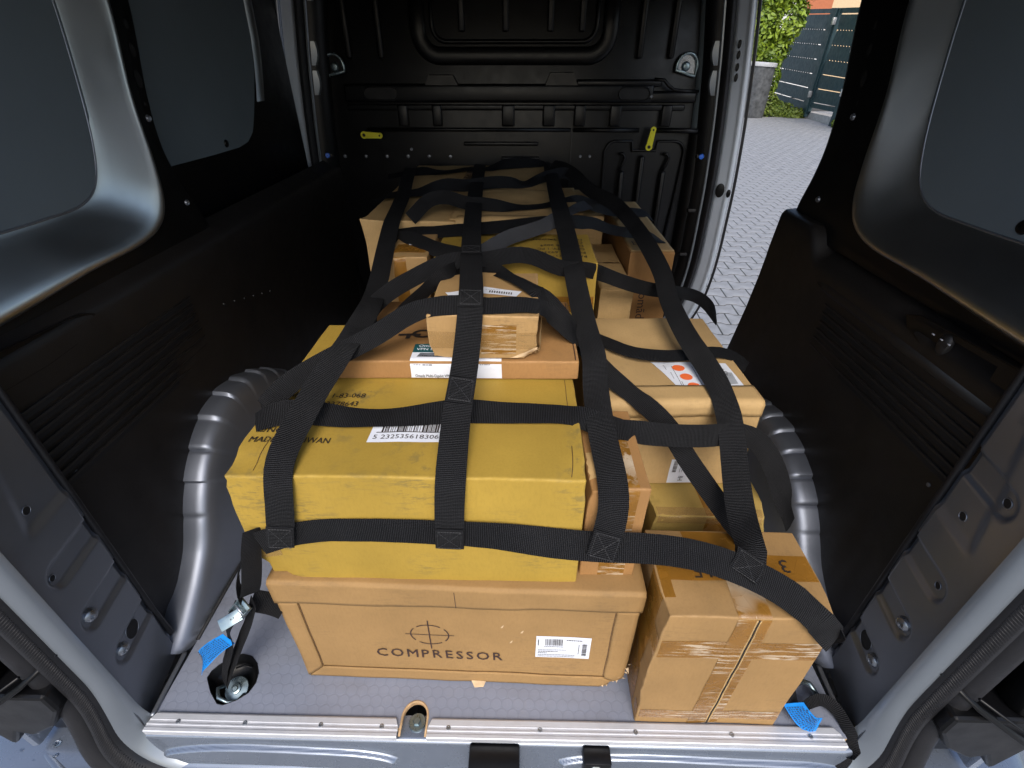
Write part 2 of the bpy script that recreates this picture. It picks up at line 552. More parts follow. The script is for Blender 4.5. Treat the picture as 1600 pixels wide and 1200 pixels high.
# x0, x1, y0, y1, z0, z1, yaw in degrees about the box's own centre
BOX = {
    'compressor':   (-0.405, 0.203, 0.088, 0.335, 0.0, 0.296, -1.0),
    'yellow_front': (-0.415, 0.094, 0.100, 0.560, 0.298, 0.527, 0.0),
    'side_small':   (0.099, 0.187, 0.114, 0.300, 0.298, 0.497, 0.0),
    'taped_tall':   (0.214, 0.464, 0.023, 0.180, 0.0, 0.335, 0.0),
    'flat_taped':   (0.258, 0.480, 0.262, 0.640, 0.0, 0.276, 0.0),
    'white_label':  (0.136, 0.444, 0.347, 0.700, 0.278, 0.481, 1.0),
    'router':       (-0.335, 0.101, 0.345, 0.600, 0.529, 0.566, 0.6),
    'small_dented': (-0.158, 0.031, 0.352, 0.552, 0.568, 0.649, -0.5),
    'yellow_back':  (-0.200, 0.168, 0.660, 0.872, 0.0, 0.632, 0.0),
    'small_left':   (-0.306, -0.212, 0.680, 0.860, 0.0, 0.637, 0.0),
    'big_back':     (-0.412, 0.128, 0.885, 1.690, 0.0, 0.660, 0.0),
    'text_back':    (0.145, 0.262, 1.215, 1.600, 0.0, 0.590, 0.0),
    'light_tall':   (0.206, 0.293, 0.820, 1.200, 0.0, 0.505, 0.0),
    'omada':        (0.298, 0.420, 0.940, 1.520, 0.0, 0.565, 0.0),
}


# ------------------------------------------------------------------ the van: seen from its open rear
XC = -0.038
van = thing('cargo_van', 'open silver-blue cargo van with a dark load bay and black trim, full of boxes', 'van', (XC, 0.9, -0.56))
VO = van.location.copy()

def vb(name, x0, x1, y0, y1, z0, z1, mat, bev=0.004, parent=None, seg=2):
    """box part given in world coordinates"""
    o = box(name, x0, x1, y0, y1, z0, z1, mat, parent or van, bev, seg)
    o.data.transform(Matrix.Translation(-VO))
    return o

def vpart(o):
    """a part whose mesh is in world coordinates"""
    o.data.transform(Matrix.Translation(-VO))
    o.parent = van if o.parent is None else o.parent
    return o

def vp(fn, name, *a, parent=None, **k):
    o = fn(name, *a, parent=parent or van, **k)
    o.data.transform(Matrix.Translation(-VO))
    return o

# --- load floor: coin pattern board with plywood edge, notch at the sill and an opening for the lashing cup
out = [(-0.664, 0.004)]
out += [(-0.2095, 0.004), (-0.209, 0.012)]
out += [(-0.186 + 0.0225 * math.cos(a), 0.022 + 0.026 * math.sin(a)) for a in [math.pi - math.pi * k / 14 for k in range(15)]]
out += [(-0.163, 0.012), (-0.1625, 0.004), (0.586, 0.004), (0.586, 1.70), (-0.664, 1.70)]
cup = [(-0.603, 0.081), (-0.601, 0.094), (-0.592, 0.106), (-0.575, 0.120), (-0.556, 0.128), (-0.535, 0.124), (-0.518, 0.110), (-0.507, 0.092), (-0.504, 0.074), (-0.510, 0.056), (-0.526, 0.043), (-0.548, 0.034), (-0.560, 0.036), (-0.583, 0.056)]
bm = bmesh.new()
def loop_edges(pts):
    vs = [bm.verts.new((x, y, 0.0)) for x, y in pts]
    return [bm.edges.new((vs[i], vs[(i + 1) % len(vs)])) for i in range(len(vs))]
ed = loop_edges(out) + loop_edges(cup)
bmesh.ops.triangle_fill(bm, use_beauty=True, use_dissolve=False, edges=ed)
for f in bm.faces:
    if f.normal.z < 0: f.normal_flip()
top = list(bm.faces)
ex = bmesh.ops.extrude_face_region(bm, geom=top)
bmesh.ops.translate(bm, verts=[v for v in ex['geom'] if isinstance(v, bmesh.types.BMVert)], vec=(0, 0, -0.012))
bmesh.ops.recalc_face_normals(bm, faces=bm.faces)
for f in bm.faces:
    f.material_index = 0 if f.normal.z > 0.5 else 1
me = bpy.data.meshes.new('load_floor'); bm.to_mesh(me); bm.free()
me.materials.append(M['floor']); me.materials.append(M['ply'])
fl = vpart(link(bpy.data.objects.new('load_floor', me)))
# raised plywood lip round the notch
vp(tube, 'notch_edge', [(-0.2095, -0.008, -0.002), (-0.2095, 0.014, -0.001)] + [(-0.186 + 0.0235 * math.cos(a), 0.022 + 0.027 * math.sin(a), -0.001) for a in [math.pi - math.pi * k / 14 for k in range(15)]] + [(-0.1625, 0.014, -0.001), (-0.1625, -0.008, -0.002)], 0.0022, M['ply'], seg=8, parent=fl)

# lashing cup with washer, bolt and ring
rows = []
ccx, ccy = -0.550, 0.080
for f, z in ((1.01, 0.0012), (0.99, 0.0016), (0.96, -0.001), (0.88, -0.016), (0.70, -0.026), (0.35, -0.029), (0.02, -0.030)):
    rows.append([(ccx + (x - ccx) * f, ccy + (y - ccy) * f, z) for x, y in cup])
cupo = vp(loft, 'lashing_cup', rows, M['plastic_gloss'], close_u=True, ang=50)
bm = bmesh.new()
add_lathe(bm, [(0.0, 0.010), (0.004, 0.010), (0.0055, 0.008), (0.009, 0.007), (0.0095, 0.003), (0.021, 0.002), (0.022, 0.0), (0.021, -0.002)], 28, look((-0.543, 0.069, -0.014), (0.05, -0.35, 0.94)))
w = auto_smooth(bm_obj('lashing_washer', bm, M['zinc'], cupo), 35); w.data.transform(Matrix.Translation(-VO))
vp(tube, 'lashing_ring', [(-0.566, 0.075, -0.012), (-0.572, 0.062, 0.001), (-0.562, 0.046, 0.002), (-0.546, 0.042, -0.006), (-0.530, 0.046, -0.010), (-0.524, 0.060, -0.014)], 0.0035, M['zinc'], seg=10, parent=cupo)
vp(tube, 'cup_step', [(-0.530, 0.108, -0.012), (-0.548, 0.112, -0.011), (-0.562, 0.106, -0.011)], 0.0018, M['plastic_gloss'], seg=8, parent=cupo)
# small hook at the right hand anchor
vp(tube, 'lashing_ring', [(0.560, 0.060, 0.0), (0.556, 0.070, 0.020), (0.548, 0.082, 0.028), (0.540, 0.090, 0.020), (0.540, 0.095, 0.0)], 0.005, M['zinc'], seg=10)

# --- aluminium threshold, two lengths either side of the notch
def threshold(x0, x1, cl, cr):
    prof = [(-0.013, -0.008), (-0.013, 0.0045), (-0.0115, 0.006), (-0.0065, 0.006), (-0.0055, 0.0045), (-0.002, 0.0045), (-0.001, 0.0058), (0.001, 0.0058), (0.002, 0.0045), (0.0055, 0.0045), (0.0065, 0.006), (0.016, 0.006), (0.0185, 0.0045), (0.0185, 0.001)]
    prof = [(y + 0.001, z) for y, z in prof]
    n = 40
    rows = []
    for k in range(n + 1):
        x = x0 + (x1 - x0) * k / n
        row = []
        for y, z in prof:
            xx = x
            if k == 0: xx = x + cl * max(0, (y - 0.004)) 
            if k == n: xx = x - cr * max(0, (y - 0.004))
            row.append((xx, y + 0.0010 * math.sin(x * 4), z))
        rows.append(row)
    o = vp(loft, 'threshold_strip', rows, M['alu'], ang=25)
    return o
tl = threshold(-0.667, -0.2125, 0.6, 0.45)
tr = threshold(-0.1595, 0.578, 0.45, 0.8)
def screw(x, y, z, par, r=0.0042, mat='galv'):
    bm = bmesh.new()
    add_lathe(bm, [(0.0, 0.0008), (r * 0.35, 0.0006), (r * 0.45, 0.0018), (r * 0.85, 0.0016), (r, 0.0006), (r, -0.001)], 14, Matrix.Translation((x, y, z)))
    o = auto_smooth(bm_obj('screw_head', bm, M[mat], par), 40)
    o.data.transform(Matrix.Translation(-VO))
    return o
for x in (-0.612, -0.490, -0.352, -0.242): screw(x, 0.0042, 0.0052, tl)
for x in (-0.122, 0.042, 0.212, 0.382, 0.520): screw(x, 0.0042, 0.0052, tr)

# --- painted sill panel below the threshold
def lens(x, z):
    """pressed panels in the sill: lens shaped, tapering to points at their ends"""
    d = 0.0
    for x0, x1, z0, hz in ((-0.645, -0.215, -0.056, 0.022), (0.075, 0.585, -0.056, 0.022)):
        if x0 < x < x1:
            u = min((x - x0) / 0.17, (x1 - x) / 0.10, 1.0)
            h_ = hz * math.sqrt(max(0.0, u * (2 - u)))
            t = (h_ - abs(z - z0 - 0.004 * math.sin(x * 9))) / 0.006
            d = max(d, min(1, max(0, t)))
    return d * d * (3 - 2 * d)
base = [(0.030, -0.0135), (-0.004, -0.014), (-0.010, -0.016), (-0.013, -0.021)]
base += [(-0.0135 - 0.016 * k / 26, -0.023 - 0.060 * k / 26) for k in range(27)]
base += [(-0.036, -0.085), (-0.044, -0.088), (-0.048, -0.094), (-0.049, -0.105), (-0.049, -0.16)]
rows = []
for k in range(265):
    x = -0.70 + 1.32 * k / 264
    rows.append([(x, y - 0.009 * lens(x, z) * (1 if z < -0.022 else 0), z + 0.003 * lens(x, z)) for y, z in base])
sill = vp(loft, 'rear_sill', rows, M['steel_blue'], ang=60)
bm = bmesh.new()
m = Matrix.Translation((-0.182, 0.018, -0.012))
add_lathe(bm, [(0.0, 0.010), (0.0062, 0.010), (0.0075, 0.008), (0.0075, 0.0035), (0.0145, 0.0025), (0.0155, 0.0), (0.015, -0.003)], 6, m @ Matrix.Scale(1, 4))
add_lathe(bm, [(0.0, 0.004), (0.0145, 0.0028), (0.0158, 0.0), (0.015, -0.003)], 24, m)
o = auto_smooth(bm_obj('sill_bolt', bm, M['zinc'], sill), 35); o.data.transform(Matrix.Translation(-VO))
# latch cover
lc = vb('latch_cover', -0.083, 0.006, -0.052, -0.010, -0.115, -0.013, M['plastic_gloss'], 0.004)
vb('cover_slot', -0.068, -0.046, -0.0535, -0.050, -0.078, -0.064, M['steel_blue'], 0.003, lc)
# striker
st = vb('door_striker', 0.118, 0.166, -0.040, -0.010, -0.062, -0.013, M['plastic_gloss'], 0.003)
o = vp(tube, 'striker_loop', [(0.124, -0.036, -0.050), (0.128, -0.062, -0.075), (0.132, -0.066, -0.098), (0.166, -0.066, -0.098), (0.168, -0.060, -0.075), (0.164, -0.036, -0.050)], 0.005, M['plastic_gloss'], seg=10, parent=st)
bm = bmesh.new(); add_lathe(bm, [(0, 0.003), (0.007, 0.003), (0.009, 0.0)], 16, look((0.139, -0.0405, -0.026), (0, -0.8, 0.6)))
o = auto_smooth(bm_obj('striker_screw', bm, M['galv'], st)); o.data.transform(Matrix.Translation(-VO))

M['steel_arch'] = simple('bare_silver_grey_steel', (0.23, 0.25, 0.295), 0.42, metal=0.75, var=0.08, scale=6, bs=0.05, bdist=0.0006, bscale=420, rvar=0.04)

# --- both sides of the load bay
def smooth(t):
    t = min(1, max(0, t)); return t * t * (3 - 2 * t)

AP0 = [(0.125, 0.000), (0.150, 0.012), (0.190, 0.036), (0.240, 0.070), (0.290, 0.115), (0.325, 0.165), (0.36, 0.215), (0.40, 0.262), (0.45, 0.302), (0.50, 0.327), (0.55, 0.339), (0.60, 0.338), (0.66, 0.325), (0.75, 0.288), (0.85, 0.215), (0.93, 0.115), (0.97, 0.0)]


def pillar_caps(s):
    if s < 0: return [(0.062, 0.356), (0.058, 0.248), (0.064, 0.134)]
    return [(0.070, 0.351), (0.075, 0.242), (0.078, 0.124), (0.068, 0.530)]

def side(s):
    def X(hw): return XC + s * hw
    # rear pillar: pressed steel with capsule shaped pressings
    caps = pillar_caps(s)
    def press(y, z):
        d = 0.0
        for cy, cz in caps:
            rr = 0.021
            if y > cy: dist = abs(z - cz)
            else: dist = math.hypot(y - cy, z - cz)
            d = max(d, 1 - smooth((dist - rr + 0.004) / 0.008))
        # long shallow swage higher up
        return 0.0065 * d + 0.005 * smooth((z - 0.43) / 0.02) * smooth((y - 0.05 - 0.2 * max(0, z - 0.43)) / 0.02) * (1 if z < 0.75 else 0)
    rows = []
    zs = [-0.02 + 0.64 * k / 160 for k in range(161)] + [0.7, 0.8, 0.95, 1.1, 1.27]
    prof_y = [0.152 - 0.146 * k / 46 for k in range(47)]
    for z in zs:
        row = []
        foot = smooth((0.055 - z) / 0.07)
        for y in prof_y:
            hw = 0.645 + 0.024 * (y - 0.004) / 0.148 + press(y, z) - 0.012 * foot * smooth((0.05 - y) / 0.05)
            if y > 0.145: hw += 0.006
            row.append((X(hw), y - 0.010 * foot * smooth((0.04 - y) / 0.04), z))
        rows.append(row)
    pil = vp(loft, 'door_pillar', rows, M['steel_dark'], ang=60)
    # bolts, holes
    def disc(y, z, ry, rz, hw_off, mat, name):
        pts = []
        for k in range(24):
            a = 2 * math.pi * k / 24
            yy, zz = y + ry * math.cos(a), z + rz * math.sin(a)
            hw = 0.645 + 0.024 * (yy - 0.004) / 0.148 + press(yy, zz) - hw_off
            pts.append(Vector((X(hw), yy, zz)) - VO)
        mesh_obj(name, pts, [tuple(range(24))], mat, pil)
    def ring(y, z, ry, rz):
        pts = []
        for k in range(24):
            a = 2 * math.pi * k / 24
            yy, zz = y + ry * math.cos(a), z + rz * math.sin(a)
            pts.append((X(0.645 + 0.024 * (yy - 0.004) / 0.148 + press(yy, zz) - 0.0004), yy, zz))
        vp(tube, 'hole_rim', pts, 0.0009, M['steel_dark'], seg=6, closed=True, parent=pil)
    holes = [(0.083, 0.468, 0.0068, 0.0068), (0.052, 0.356, 0.0055, 0.0055), (0.100, 0.136, 0.017, 0.018)] if s < 0 else [(0.067, 0.530, 0.007, 0.007), (0.104, 0.464, 0.007, 0.007), (0.071, 0.351, 0.006, 0.006), (0.112, 0.128, 0.017, 0.018)]
    for h in holes:
        disc(*h, 0.0006, M['void'], 'pillar_hole'); ring(*h)
    for (y, z) in ([(0.058, 0.248), (0.064, 0.134)] if s < 0 else [(0.075, 0.242), (0.078, 0.124)]):
        bm = bmesh.new()
        add_lathe(bm, [(0.0, 0.0062), (0.0035, 0.006), (0.0042, 0.0078), (0.0075, 0.0072), (0.0105, 0.005), (0.0118, 0.002), (0.0125, 0.0), (0.0125, -0.002)], 24,
                  look((X(0.645 + 0.024 * (y - 0.004) / 0.148 + press(y, z)), y, z), (-s, -0.25, 0)))
        o = auto_smooth(bm_obj('pillar_bolt', bm, M['galv'], pil), 30); o.data.transform(Matrix.Translation(-VO))

    # rubber lip between pillar and trim
    vp(tube, 'trim_edge_seal', [(X(0.678), 0.157, 1.2), (X(0.678), 0.157, 0.6), (X(0.677), 0.156, 0.3), (X(0.676), 0.155, 0.1), (X(0.668), 0.153, 0.03)], 0.0055, M['rubber'], seg=8)
    vp(tube, 'seam_sealer', even([(X(0.634), 0.128, 0.004), (X(0.632), 0.085, 0.004), (X(0.630), 0.045, 0.004), (X(0.628), 0.012, 0.003)], 0.006), 0.0042, M['steel_dark'], seg=8)

    # wheel arch, ribbed steel
    ARCH = even(catmull([(0, a, b * (1.0 if s < 0 else 0.78)) for a, b in AP0], 8), 0.005)
    rows = []
    n = len(ARCH)
    arcl = 0.0
    for i, p in enumerate(ARCH):
        a, b = ARCH[max(0, i - 1)], ARCH[min(n - 1, i + 1)]
        t = (b - a).normalized()
        nn = Vector((0, -t.z, t.y))
        if nn.z < 0 and p.y < 0.6 and nn.y > 0: nn = -nn
        if i: arcl += (ARCH[i] - ARCH[i - 1]).length
        pit = 0.060 if s > 0 else 0.072
        ph = ((arcl - 0.20) / pit) % 1.0
        rib = 0.0
        if 0.20 < arcl < 0.95:
            rib = 0.0085 * smooth(ph / 0.09) * (1 - 0.75 * ph) * smooth((1 - ph) / 0.05) * smooth((arcl - 0.18) / 0.2)
        row = []
        for (hw, dr) in ((0.712, 0.000), (0.702, 0.001), (0.692, 0.0015), (0.680, 0.001), (0.668, 0.0), (0.658, -0.002), (0.649, -0.007), (0.642, -0.015), (0.636, -0.028), (0.631, -0.050), (0.628, -0.085), (0.625, -0.16)):
            rr = rib * (1 if dr > -0.025 else 0.6) + dr
            q = p + nn * rr
            row.append((X(hw), q.y, max(-0.004, q.z)))
        rows.append(row)
    vp(loft, 'wheel_arch', rows, M['steel_arch'], ang=50)
    # dark joint along the floor edge
    vp(tube, 'floor_gap', [(X(0.6255), 0.155, 0.001), (X(0.6255), 0.40, 0.001), (X(0.6255), 1.0, 0.001)], 0.004, M['void'], seg=6)

    # black lower trim
    yf = lambda z: 0.895 + 0.20 * max(0, 0.70 - z) if s > 0 else 1.72
    def ztop(y):
        if s < 0: return 0.655
        return 0.632 + 0.058 * smooth((y - 0.69) / 0.075)
    rows = []
    ny = 90
    for k in range(ny + 1):
        f = k / ny
        row = []
        for (hw, zz) in ((0.700, 0.0), (0.700, 0.1), (0.700, 0.2), (0.7, 0.3), (0.7, 0.4), (0.7, 0.5), (0.698, 0.56), (0.696, 0.59), (0.695, -1), (0.6965, -2), (0.701, -3), (0.708, -4), (0.718, -5), (0.740, -6)):
            if zz < 0:
                y = 0.158 + (yf(0.66) - 0.158) * f
                zt = ztop(y)
                z = zt + {-1: -0.022, -2: -0.011, -3: -0.0035, -4: 0.002, -5: 0.008, -6: 0.026}[zz] * (1 if zz > -4 or s < 0 or y < 0.72 else 1 - 0.8 * smooth((y - 0.72) / 0.05))
            else:
                y = 0.158 + (yf(zz) - 0.158) * f
                z = zz
            # soft pressed relief around the wheel arch
            rad = math.hypot(y - 0.66, z + 0.03)
            rel = 0.008 * (1 - smooth((rad - 0.44) / 0.03)) if z < 0.45 else 0
            row.append((X(hw - rel), y, z))
        rows.append(row)
    trim = vp(loft, 'side_trim', rows, M['plastic'], ang=50)
    if s > 0:   # return of the trim at the sliding door opening
        rows = [[(X(h), yf(z) + (0.006 if h > 0.70 else 0), z) for h in (0.700, 0.705, 0.73, 0.76, 0.80)] for z in [0.69 * k / 20 for k in range(21)]]
        vp(loft, 'trim_return', rows, M['plastic'], parent=trim, ang=50)
    # louvres
    nl = 6 if s > 0 else 8
    zl0 = 0.452 if s > 0 else 0.418
    for k in range(nl):
        z = zl0 + 0.0195 * k
        def wall(zz): return 0.700 if zz < 0.5 else 0.700 - 0.002 * (zz - 0.5) / 0.06
        a, b = sorted((X(wall(z) - 0.0006), X(wall(z) + 0.003)))
        vb('louvre_slot', a, b, 0.172, 0.605, z, z + 0.0105, M['void'], 0.0005, trim, 1)
        a, b = sorted((X(wall(z) - 0.0042), X(wall(z) + 0.002)))
        vb('louvre_slat', a, b, 0.168, 0.610, z + 0.0100, z + 0.0150, M['plastic'], 0.0018, trim)
    # raised swage above the louvres
    if s > 0:
        vp(tube, 'trim_swage', [(X(0.709), 0.17, 0.590), (X(0.707), 0.45, 0.591), (X(0.707), 0.62, 0.592), (X(0.716), 0.72, 0.590)], 0.0150, M['plastic'], seg=20, parent=trim, flat=0.0150)
    # grip recess with its small knob
    ya, yb_ = (0.13, 0.372) if s < 0 else (0.13, 0.395)
    rows = []
    pk = [(ya, 0.610), (ya + 0.12, 0.606), (yb_ - 0.06, 0.610), (yb_ - 0.015, 0.622), (yb_, 0.640), (yb_ - 0.03, 0.652), (yb_ - 0.10, 0.657), (ya, 0.665)]
    cy_, cz_ = (ya + yb_) / 2, 0.636
    for f, h in ((1.0, 0.6985), (0.985, 0.6955), (0.95, 0.6955), (0.80, 0.6995), (0.4, 0.6995)):
        rows.append([(X(h), cy_ + (y - cy_) * f, cz_ + (z - cz_) * f) for y, z in pk])
    gp = vp(loft, 'grip_recess', rows, M['panel'] if False else M['plastic_gloss'], parent=trim, close_u=True, ang=40)
    if s > 0:
        bm = bmesh.new(); add_lathe(bm, [(0, 0.007), (0.008, 0.006), (0.011, 0.003), (0.012, 0.0)], 18, look((X(0.699), 0.300, 0.633), (-s, -0.2, 0.2)) @ Matrix.Diagonal((1, 1.6, 1, 1)))
        o = auto_smooth(bm_obj('grip_knob', bm, M['plastic'], trim)); o.data.transform(Matrix.Translation(-VO))
        for dy in (-0.016, 0.0, 0.018):
            vp(tube, 'white_mark', [(X(0.6915), 0.300 + dy, 0.640), (X(0.6915), 0.305 + dy, 0.640)], 0.0011, M['mark_white'], seg=6, parent=trim)
    for (y, z) in ((0.20, 0.43), (0.52, 0.62), (0.36, 0.25)):
        bm = bmesh.new(); add_lathe(bm, [(0, 0.001), (0.002, 0.0016), (0.0035, 0.0012), (0.004, 0)], 12, look((X(0.6998), y, z), (-s, 0, 0)))
        o = auto_smooth(bm_obj('trim_clip', bm, M['steel_dark'], trim)); o.data.transform(Matrix.Translation(-VO))

    # upper steel frame round the blanked window
    inner = [(0.646, 1.27), (0.637, 1.10), (0.613, 0.96), (0.588, 0.868), (0.556, 0.812), (0.505, 0.787), (0.42, 0.784), (0.30, 0.786), (0.15, 0.790), (0.02, 0.795)]
    crease = [(0.728, 1.27), (0.722, 1.10), (0.690, 0.95), (0.683, 0.83), (0.671, 0.762), (0.636, 0.720), (0.560, 0.700), (0.42, 0.696), (0.24, 0.684), (0.02, 0.676)]
    A = catmull([(0, y, z) for y, z in inner], 8); B = catmull([(0, y, z) for y, z in crease], 8)
    rows = []
    for a, b in zip(A, B):
        row = []
        for f, hw in ((-0.03, 0.7545), (0.0, 0.7540), (0.05, 0.7530), (0.13, 0.7505), (0.26, 0.7450), (0.42, 0.7375), (0.60, 0.7285), (0.76, 0.7200), (0.87, 0.7150), (0.94, 0.7130), (1.0, 0.7138), (1.03, 0.7170), (1.06, 0.723)):
            q = a.lerp(b, f)
            row.append((X(hw), q.y, q.z))
        rows.append(row)
    fr = vp(loft, 'window_surround', rows, M['steel_grey'], ang=70)
    # blanking panel
    pts = [Vector((X(0.7505), p.y + 0.004 * (1 if i < 20 else 0), p.z - 0.003)) - VO for i, p in enumerate(A)]
    pts.append(Vector((X(0.7505), 0.02, 1.27)) - VO)
    pan = mesh_obj('blanking_panel', pts, [tuple(range(len(pts)))], M['panel'], van)
    vp(tube, 'panel_edge', [(X(0.7510), p.y - 0.001, p.z - 0.0005) for p in A], 0.0022, M['steel_dark'], seg=6, parent=pan)
    bm = bmesh.new(); add_lathe(bm, [(0, 0.002), (0.003, 0.002), (0.0035, 0.004), (0.008, 0.0035), (0.010, 0.001), (0.0105, 0)], 20, look((X(0.7503), 0.335, 0.804), (-s, 0, 0)))
    o = auto_smooth(bm_obj('push_fastener', bm, M['plastic_gloss'], pan)); o.data.transform(Matrix.Translation(-VO))
    # dark flange of the middle pillar
    outer = [(0.800, 1.27), (0.790, 1.10), (0.745, 0.94), (0.735, 0.85), (0.752, 0.790), (0.790, 0.706), (0.790, 0.66), (0.62, 0.655), (0.35, 0.655), (0.02, 0.655)]
    if s > 0:
        outer = [(0.905, 1.27), (0.895, 1.10), (0.860, 0.95), (0.852, 0.85), (0.865, 0.78), (0.896, 0.695), (0.88, 0.66), (0.62, 0.655), (0.35, 0.655), (0.02, 0.655)]
    Cc = catmull([(0, y, z) for y, z in outer], 8)
    rows = []
    for a, b in zip(B, Cc):
        rows.append([(X(h), a.lerp(b, f).y, a.lerp(b, f).z) for f, h in ((0.02, 0.724), (0.1, 0.7245), (0.5, 0.7225), (0.92, 0.721), (0.97, 0.722), (1.0, 0.727), (1.005, 0.78))])
    pf = vp(loft, 'window_pillar', rows, M['plastic_gloss'], ang=60)
    for (y, z, ry, rz) in ((0.755, 1.06, 0.006, 0.008), (0.748, 1.02, 0.008, 0.011), (0.735, 0.972, 0.010, 0.015), (0.728, 0.93, 0.004, 0.004)):
        if s > 0: y += 0.055
        pts = [Vector((X(0.7212), y + ry * math.cos(a), z + rz * math.sin(a))) - VO for a in [2 * math.pi * k / 18 for k in range(18)]]
        mesh_obj('pillar_hole', pts, [tuple(range(18))], M['void'], pf)
    for (y, z) in ((0.722, 0.905), (0.748, 0.735)):
        if s > 0: y += 0.06
        bm = bmesh.new(); add_lathe(bm, [(0, 0.003), (0.004, 0.004), (0.006, 0.002), (0.007, 0)], 14, look((X(0.7212), y, z), (-s, -0.3, 0)))
        o = auto_smooth(bm_obj('pillar_screw', bm, M['steel_dark'], pf)); o.data.transform(Matrix.Translation(-VO))

    # flange of the rear opening, weatherstrip and its lip: swept down the side and round the bottom corner
    # outer skin of the body
    a, b = sorted((X(0.865), X(0.885)))
    vb('body_side', a, b, -0.01, (0.93 if s > 0 else 2.0), -0.088, 1.27, M['steel_blue'], 0.01)
    a, b = sorted((X(0.70), X(0.865)))
    vb('rear_corner_panel', a, b, 0.022, 0.050, -0.088, 1.27, M['plastic_gloss'], 0.008)

side(-1)
side(1)

def opening_path(dx, r, zb, yside, ybot):
    """outline of the rear opening from top left, down, across the sill and up the right; evenly spaced and eased"""
    xl, xr = XC - dx, XC + dx
    def run(a, b):
        n = max(2, int(math.dist(a, b) / 0.01))
        return [tuple(a[i] + (b[i] - a[i]) * k / n for i in range(3)) for k in range(n)]
    def arc(cx, a0):
        n = max(6, int(r * 1.571 / 0.01))
        return [(cx + r * math.cos(a0 + math.pi / 2 * k / n), 0.0, zb + r + r * math.sin(a0 + math.pi / 2 * k / n)) for k in range(n)]
    pts = run((xl, 0, 1.24), (xl, 0, zb + r)) + arc(xl + r, math.pi) + run((xl + r, 0, zb), (xr - r, 0, zb)) + arc(xr - r, 1.5 * math.pi) + run((xr, 0, zb + r), (xr, 0, 1.24)) + [(xr, 0, 1.24)]
    pts = [(x, yside + (ybot - yside) * smooth((zb + r + 0.12 - z) / (r + 0.12)), z) for x, _, z in pts]
    return pts
def sweep(name, pa, pb, sec, mat, **k):
    """surface between two outlines pa and pb; sec = list of (fraction, towards-camera offset)"""
    n = 420
    def rs(P):
        P = [Vector(p) for p in P]
        d = [0.0]
        for a, b in zip(P, P[1:]): d.append(d[-1] + (b - a).length)
        o = []; j = 0
        for i in range(n):
            q = d[-1] * i / (n - 1)
            while j < len(d) - 2 and d[j + 1] < q: j += 1
            o.append(P[j].lerp(P[j + 1], (q - d[j]) / max(1e-9, d[j + 1] - d[j])))
        return o
    A, B = rs(pa), rs(pb)
    rows = [[(a.lerp(b, f).x, a.lerp(b, f).y - h, a.lerp(b, f).z) for f, h in sec] for a, b in zip(A, B)]
    return vp(loft, name, rows, mat, ang=60, **k)
pin = opening_path(0.643, 0.115, -0.068, 0.006, 0.004)
pou = opening_path(0.668, 0.140, -0.100, -0.004, -0.040)
sweep('opening_flange', pin, pou, [(-0.05, -0.010), (0.0, -0.002), (0.12, 0.002), (0.35, 0.004), (0.7, 0.004), (1.0, 0.002), (1.15, -0.004)], M['body_light'])
p2 = opening_path(0.662, 0.136, -0.098, -0.002, -0.036)
p3 = opening_path(0.690, 0.150, -0.132, -0.010, -0.052)
sweep('seal_lip', p2, p3, [(0.0, -0.004), (0.04, 0.006), (0.2, 0.013), (0.5, 0.016), (0.8, 0.014), (1.0, 0.004), (1.04, -0.01)], M['rubber'])
seal_c = even(opening_path(0.712, 0.160, -0.155, -0.006, -0.050), 0.01)
vp(tube, 'door_seal', seal_c, 0.021, M['rubber'], seg=14)
# fine ribs of the lip round the bottom corners
bm = bmesh.new()
q2 = even(p2, 0.0052); q3 = [Vector(p) for p in p3]
def rsn(P, n):
    d = [0.0]
    for a, b in zip(P, P[1:]): d.append(d[-1] + (b - a).length)
    o = []; j = 0
    for i in range(n):
        q = d[-1] * i / (n - 1)
        while j < len(d) - 2 and d[j + 1] < q: j += 1
        o.append(P[j].lerp(P[j + 1], (q - d[j]) / max(1e-9, d[j + 1] - d[j])))
    return o
q3 = rsn(q3, len(q2))
for a, b in zip(q2, q3):
    if a.z < 0.75:
        add_tube(bm, [a.lerp(b, f) - Vector((0, h, 0)) for f, h in ((0.10, 0.0100), (0.30, 0.0150), (0.55, 0.0166))], 0.0008, 5)
o = bm_obj('lip_ribs', bm, M['rubber'], van, smooth=True); o.data.transform(Matrix.Translation(-VO)); o['kind'] = 'stuff'

def bodyline(z):
    P = [(1.27, -0.074), (1.165, -0.058), (1.0, -0.034), (0.8, -0.013), (0.6, 0.0), (0.33, 0.003), (0.2, -0.006), (0.1, -0.026), (0.0, -0.07), (-0.1, -0.16)]
    for (za, a), (zb, b) in zip(P, P[1:]):
        if za >= z >= zb:
            return b + (a - b) * (z - zb) / (za - zb)
    return P[0][1] if z > 1.27 else P[-1][1]
def bl_s(z):
    return sum(bodyline(z + d) for d in (-0.06, -0.03, 0, 0.03, 0.06)) / 5

# roof, header and bulkhead
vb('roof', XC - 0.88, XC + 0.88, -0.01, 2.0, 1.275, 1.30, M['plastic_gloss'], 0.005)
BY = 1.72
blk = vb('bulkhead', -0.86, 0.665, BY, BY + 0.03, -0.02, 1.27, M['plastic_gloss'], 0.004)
def bb(name, x0, x1, z0, z1, dep, bev=0.006, mat='plastic_gloss', par=None, base=0.0):
    return vb(name, x0, x1, BY - base - dep, BY - base + 0.004, z0, z1, M[mat], min(bev, dep * 0.45), par or blk, 3)
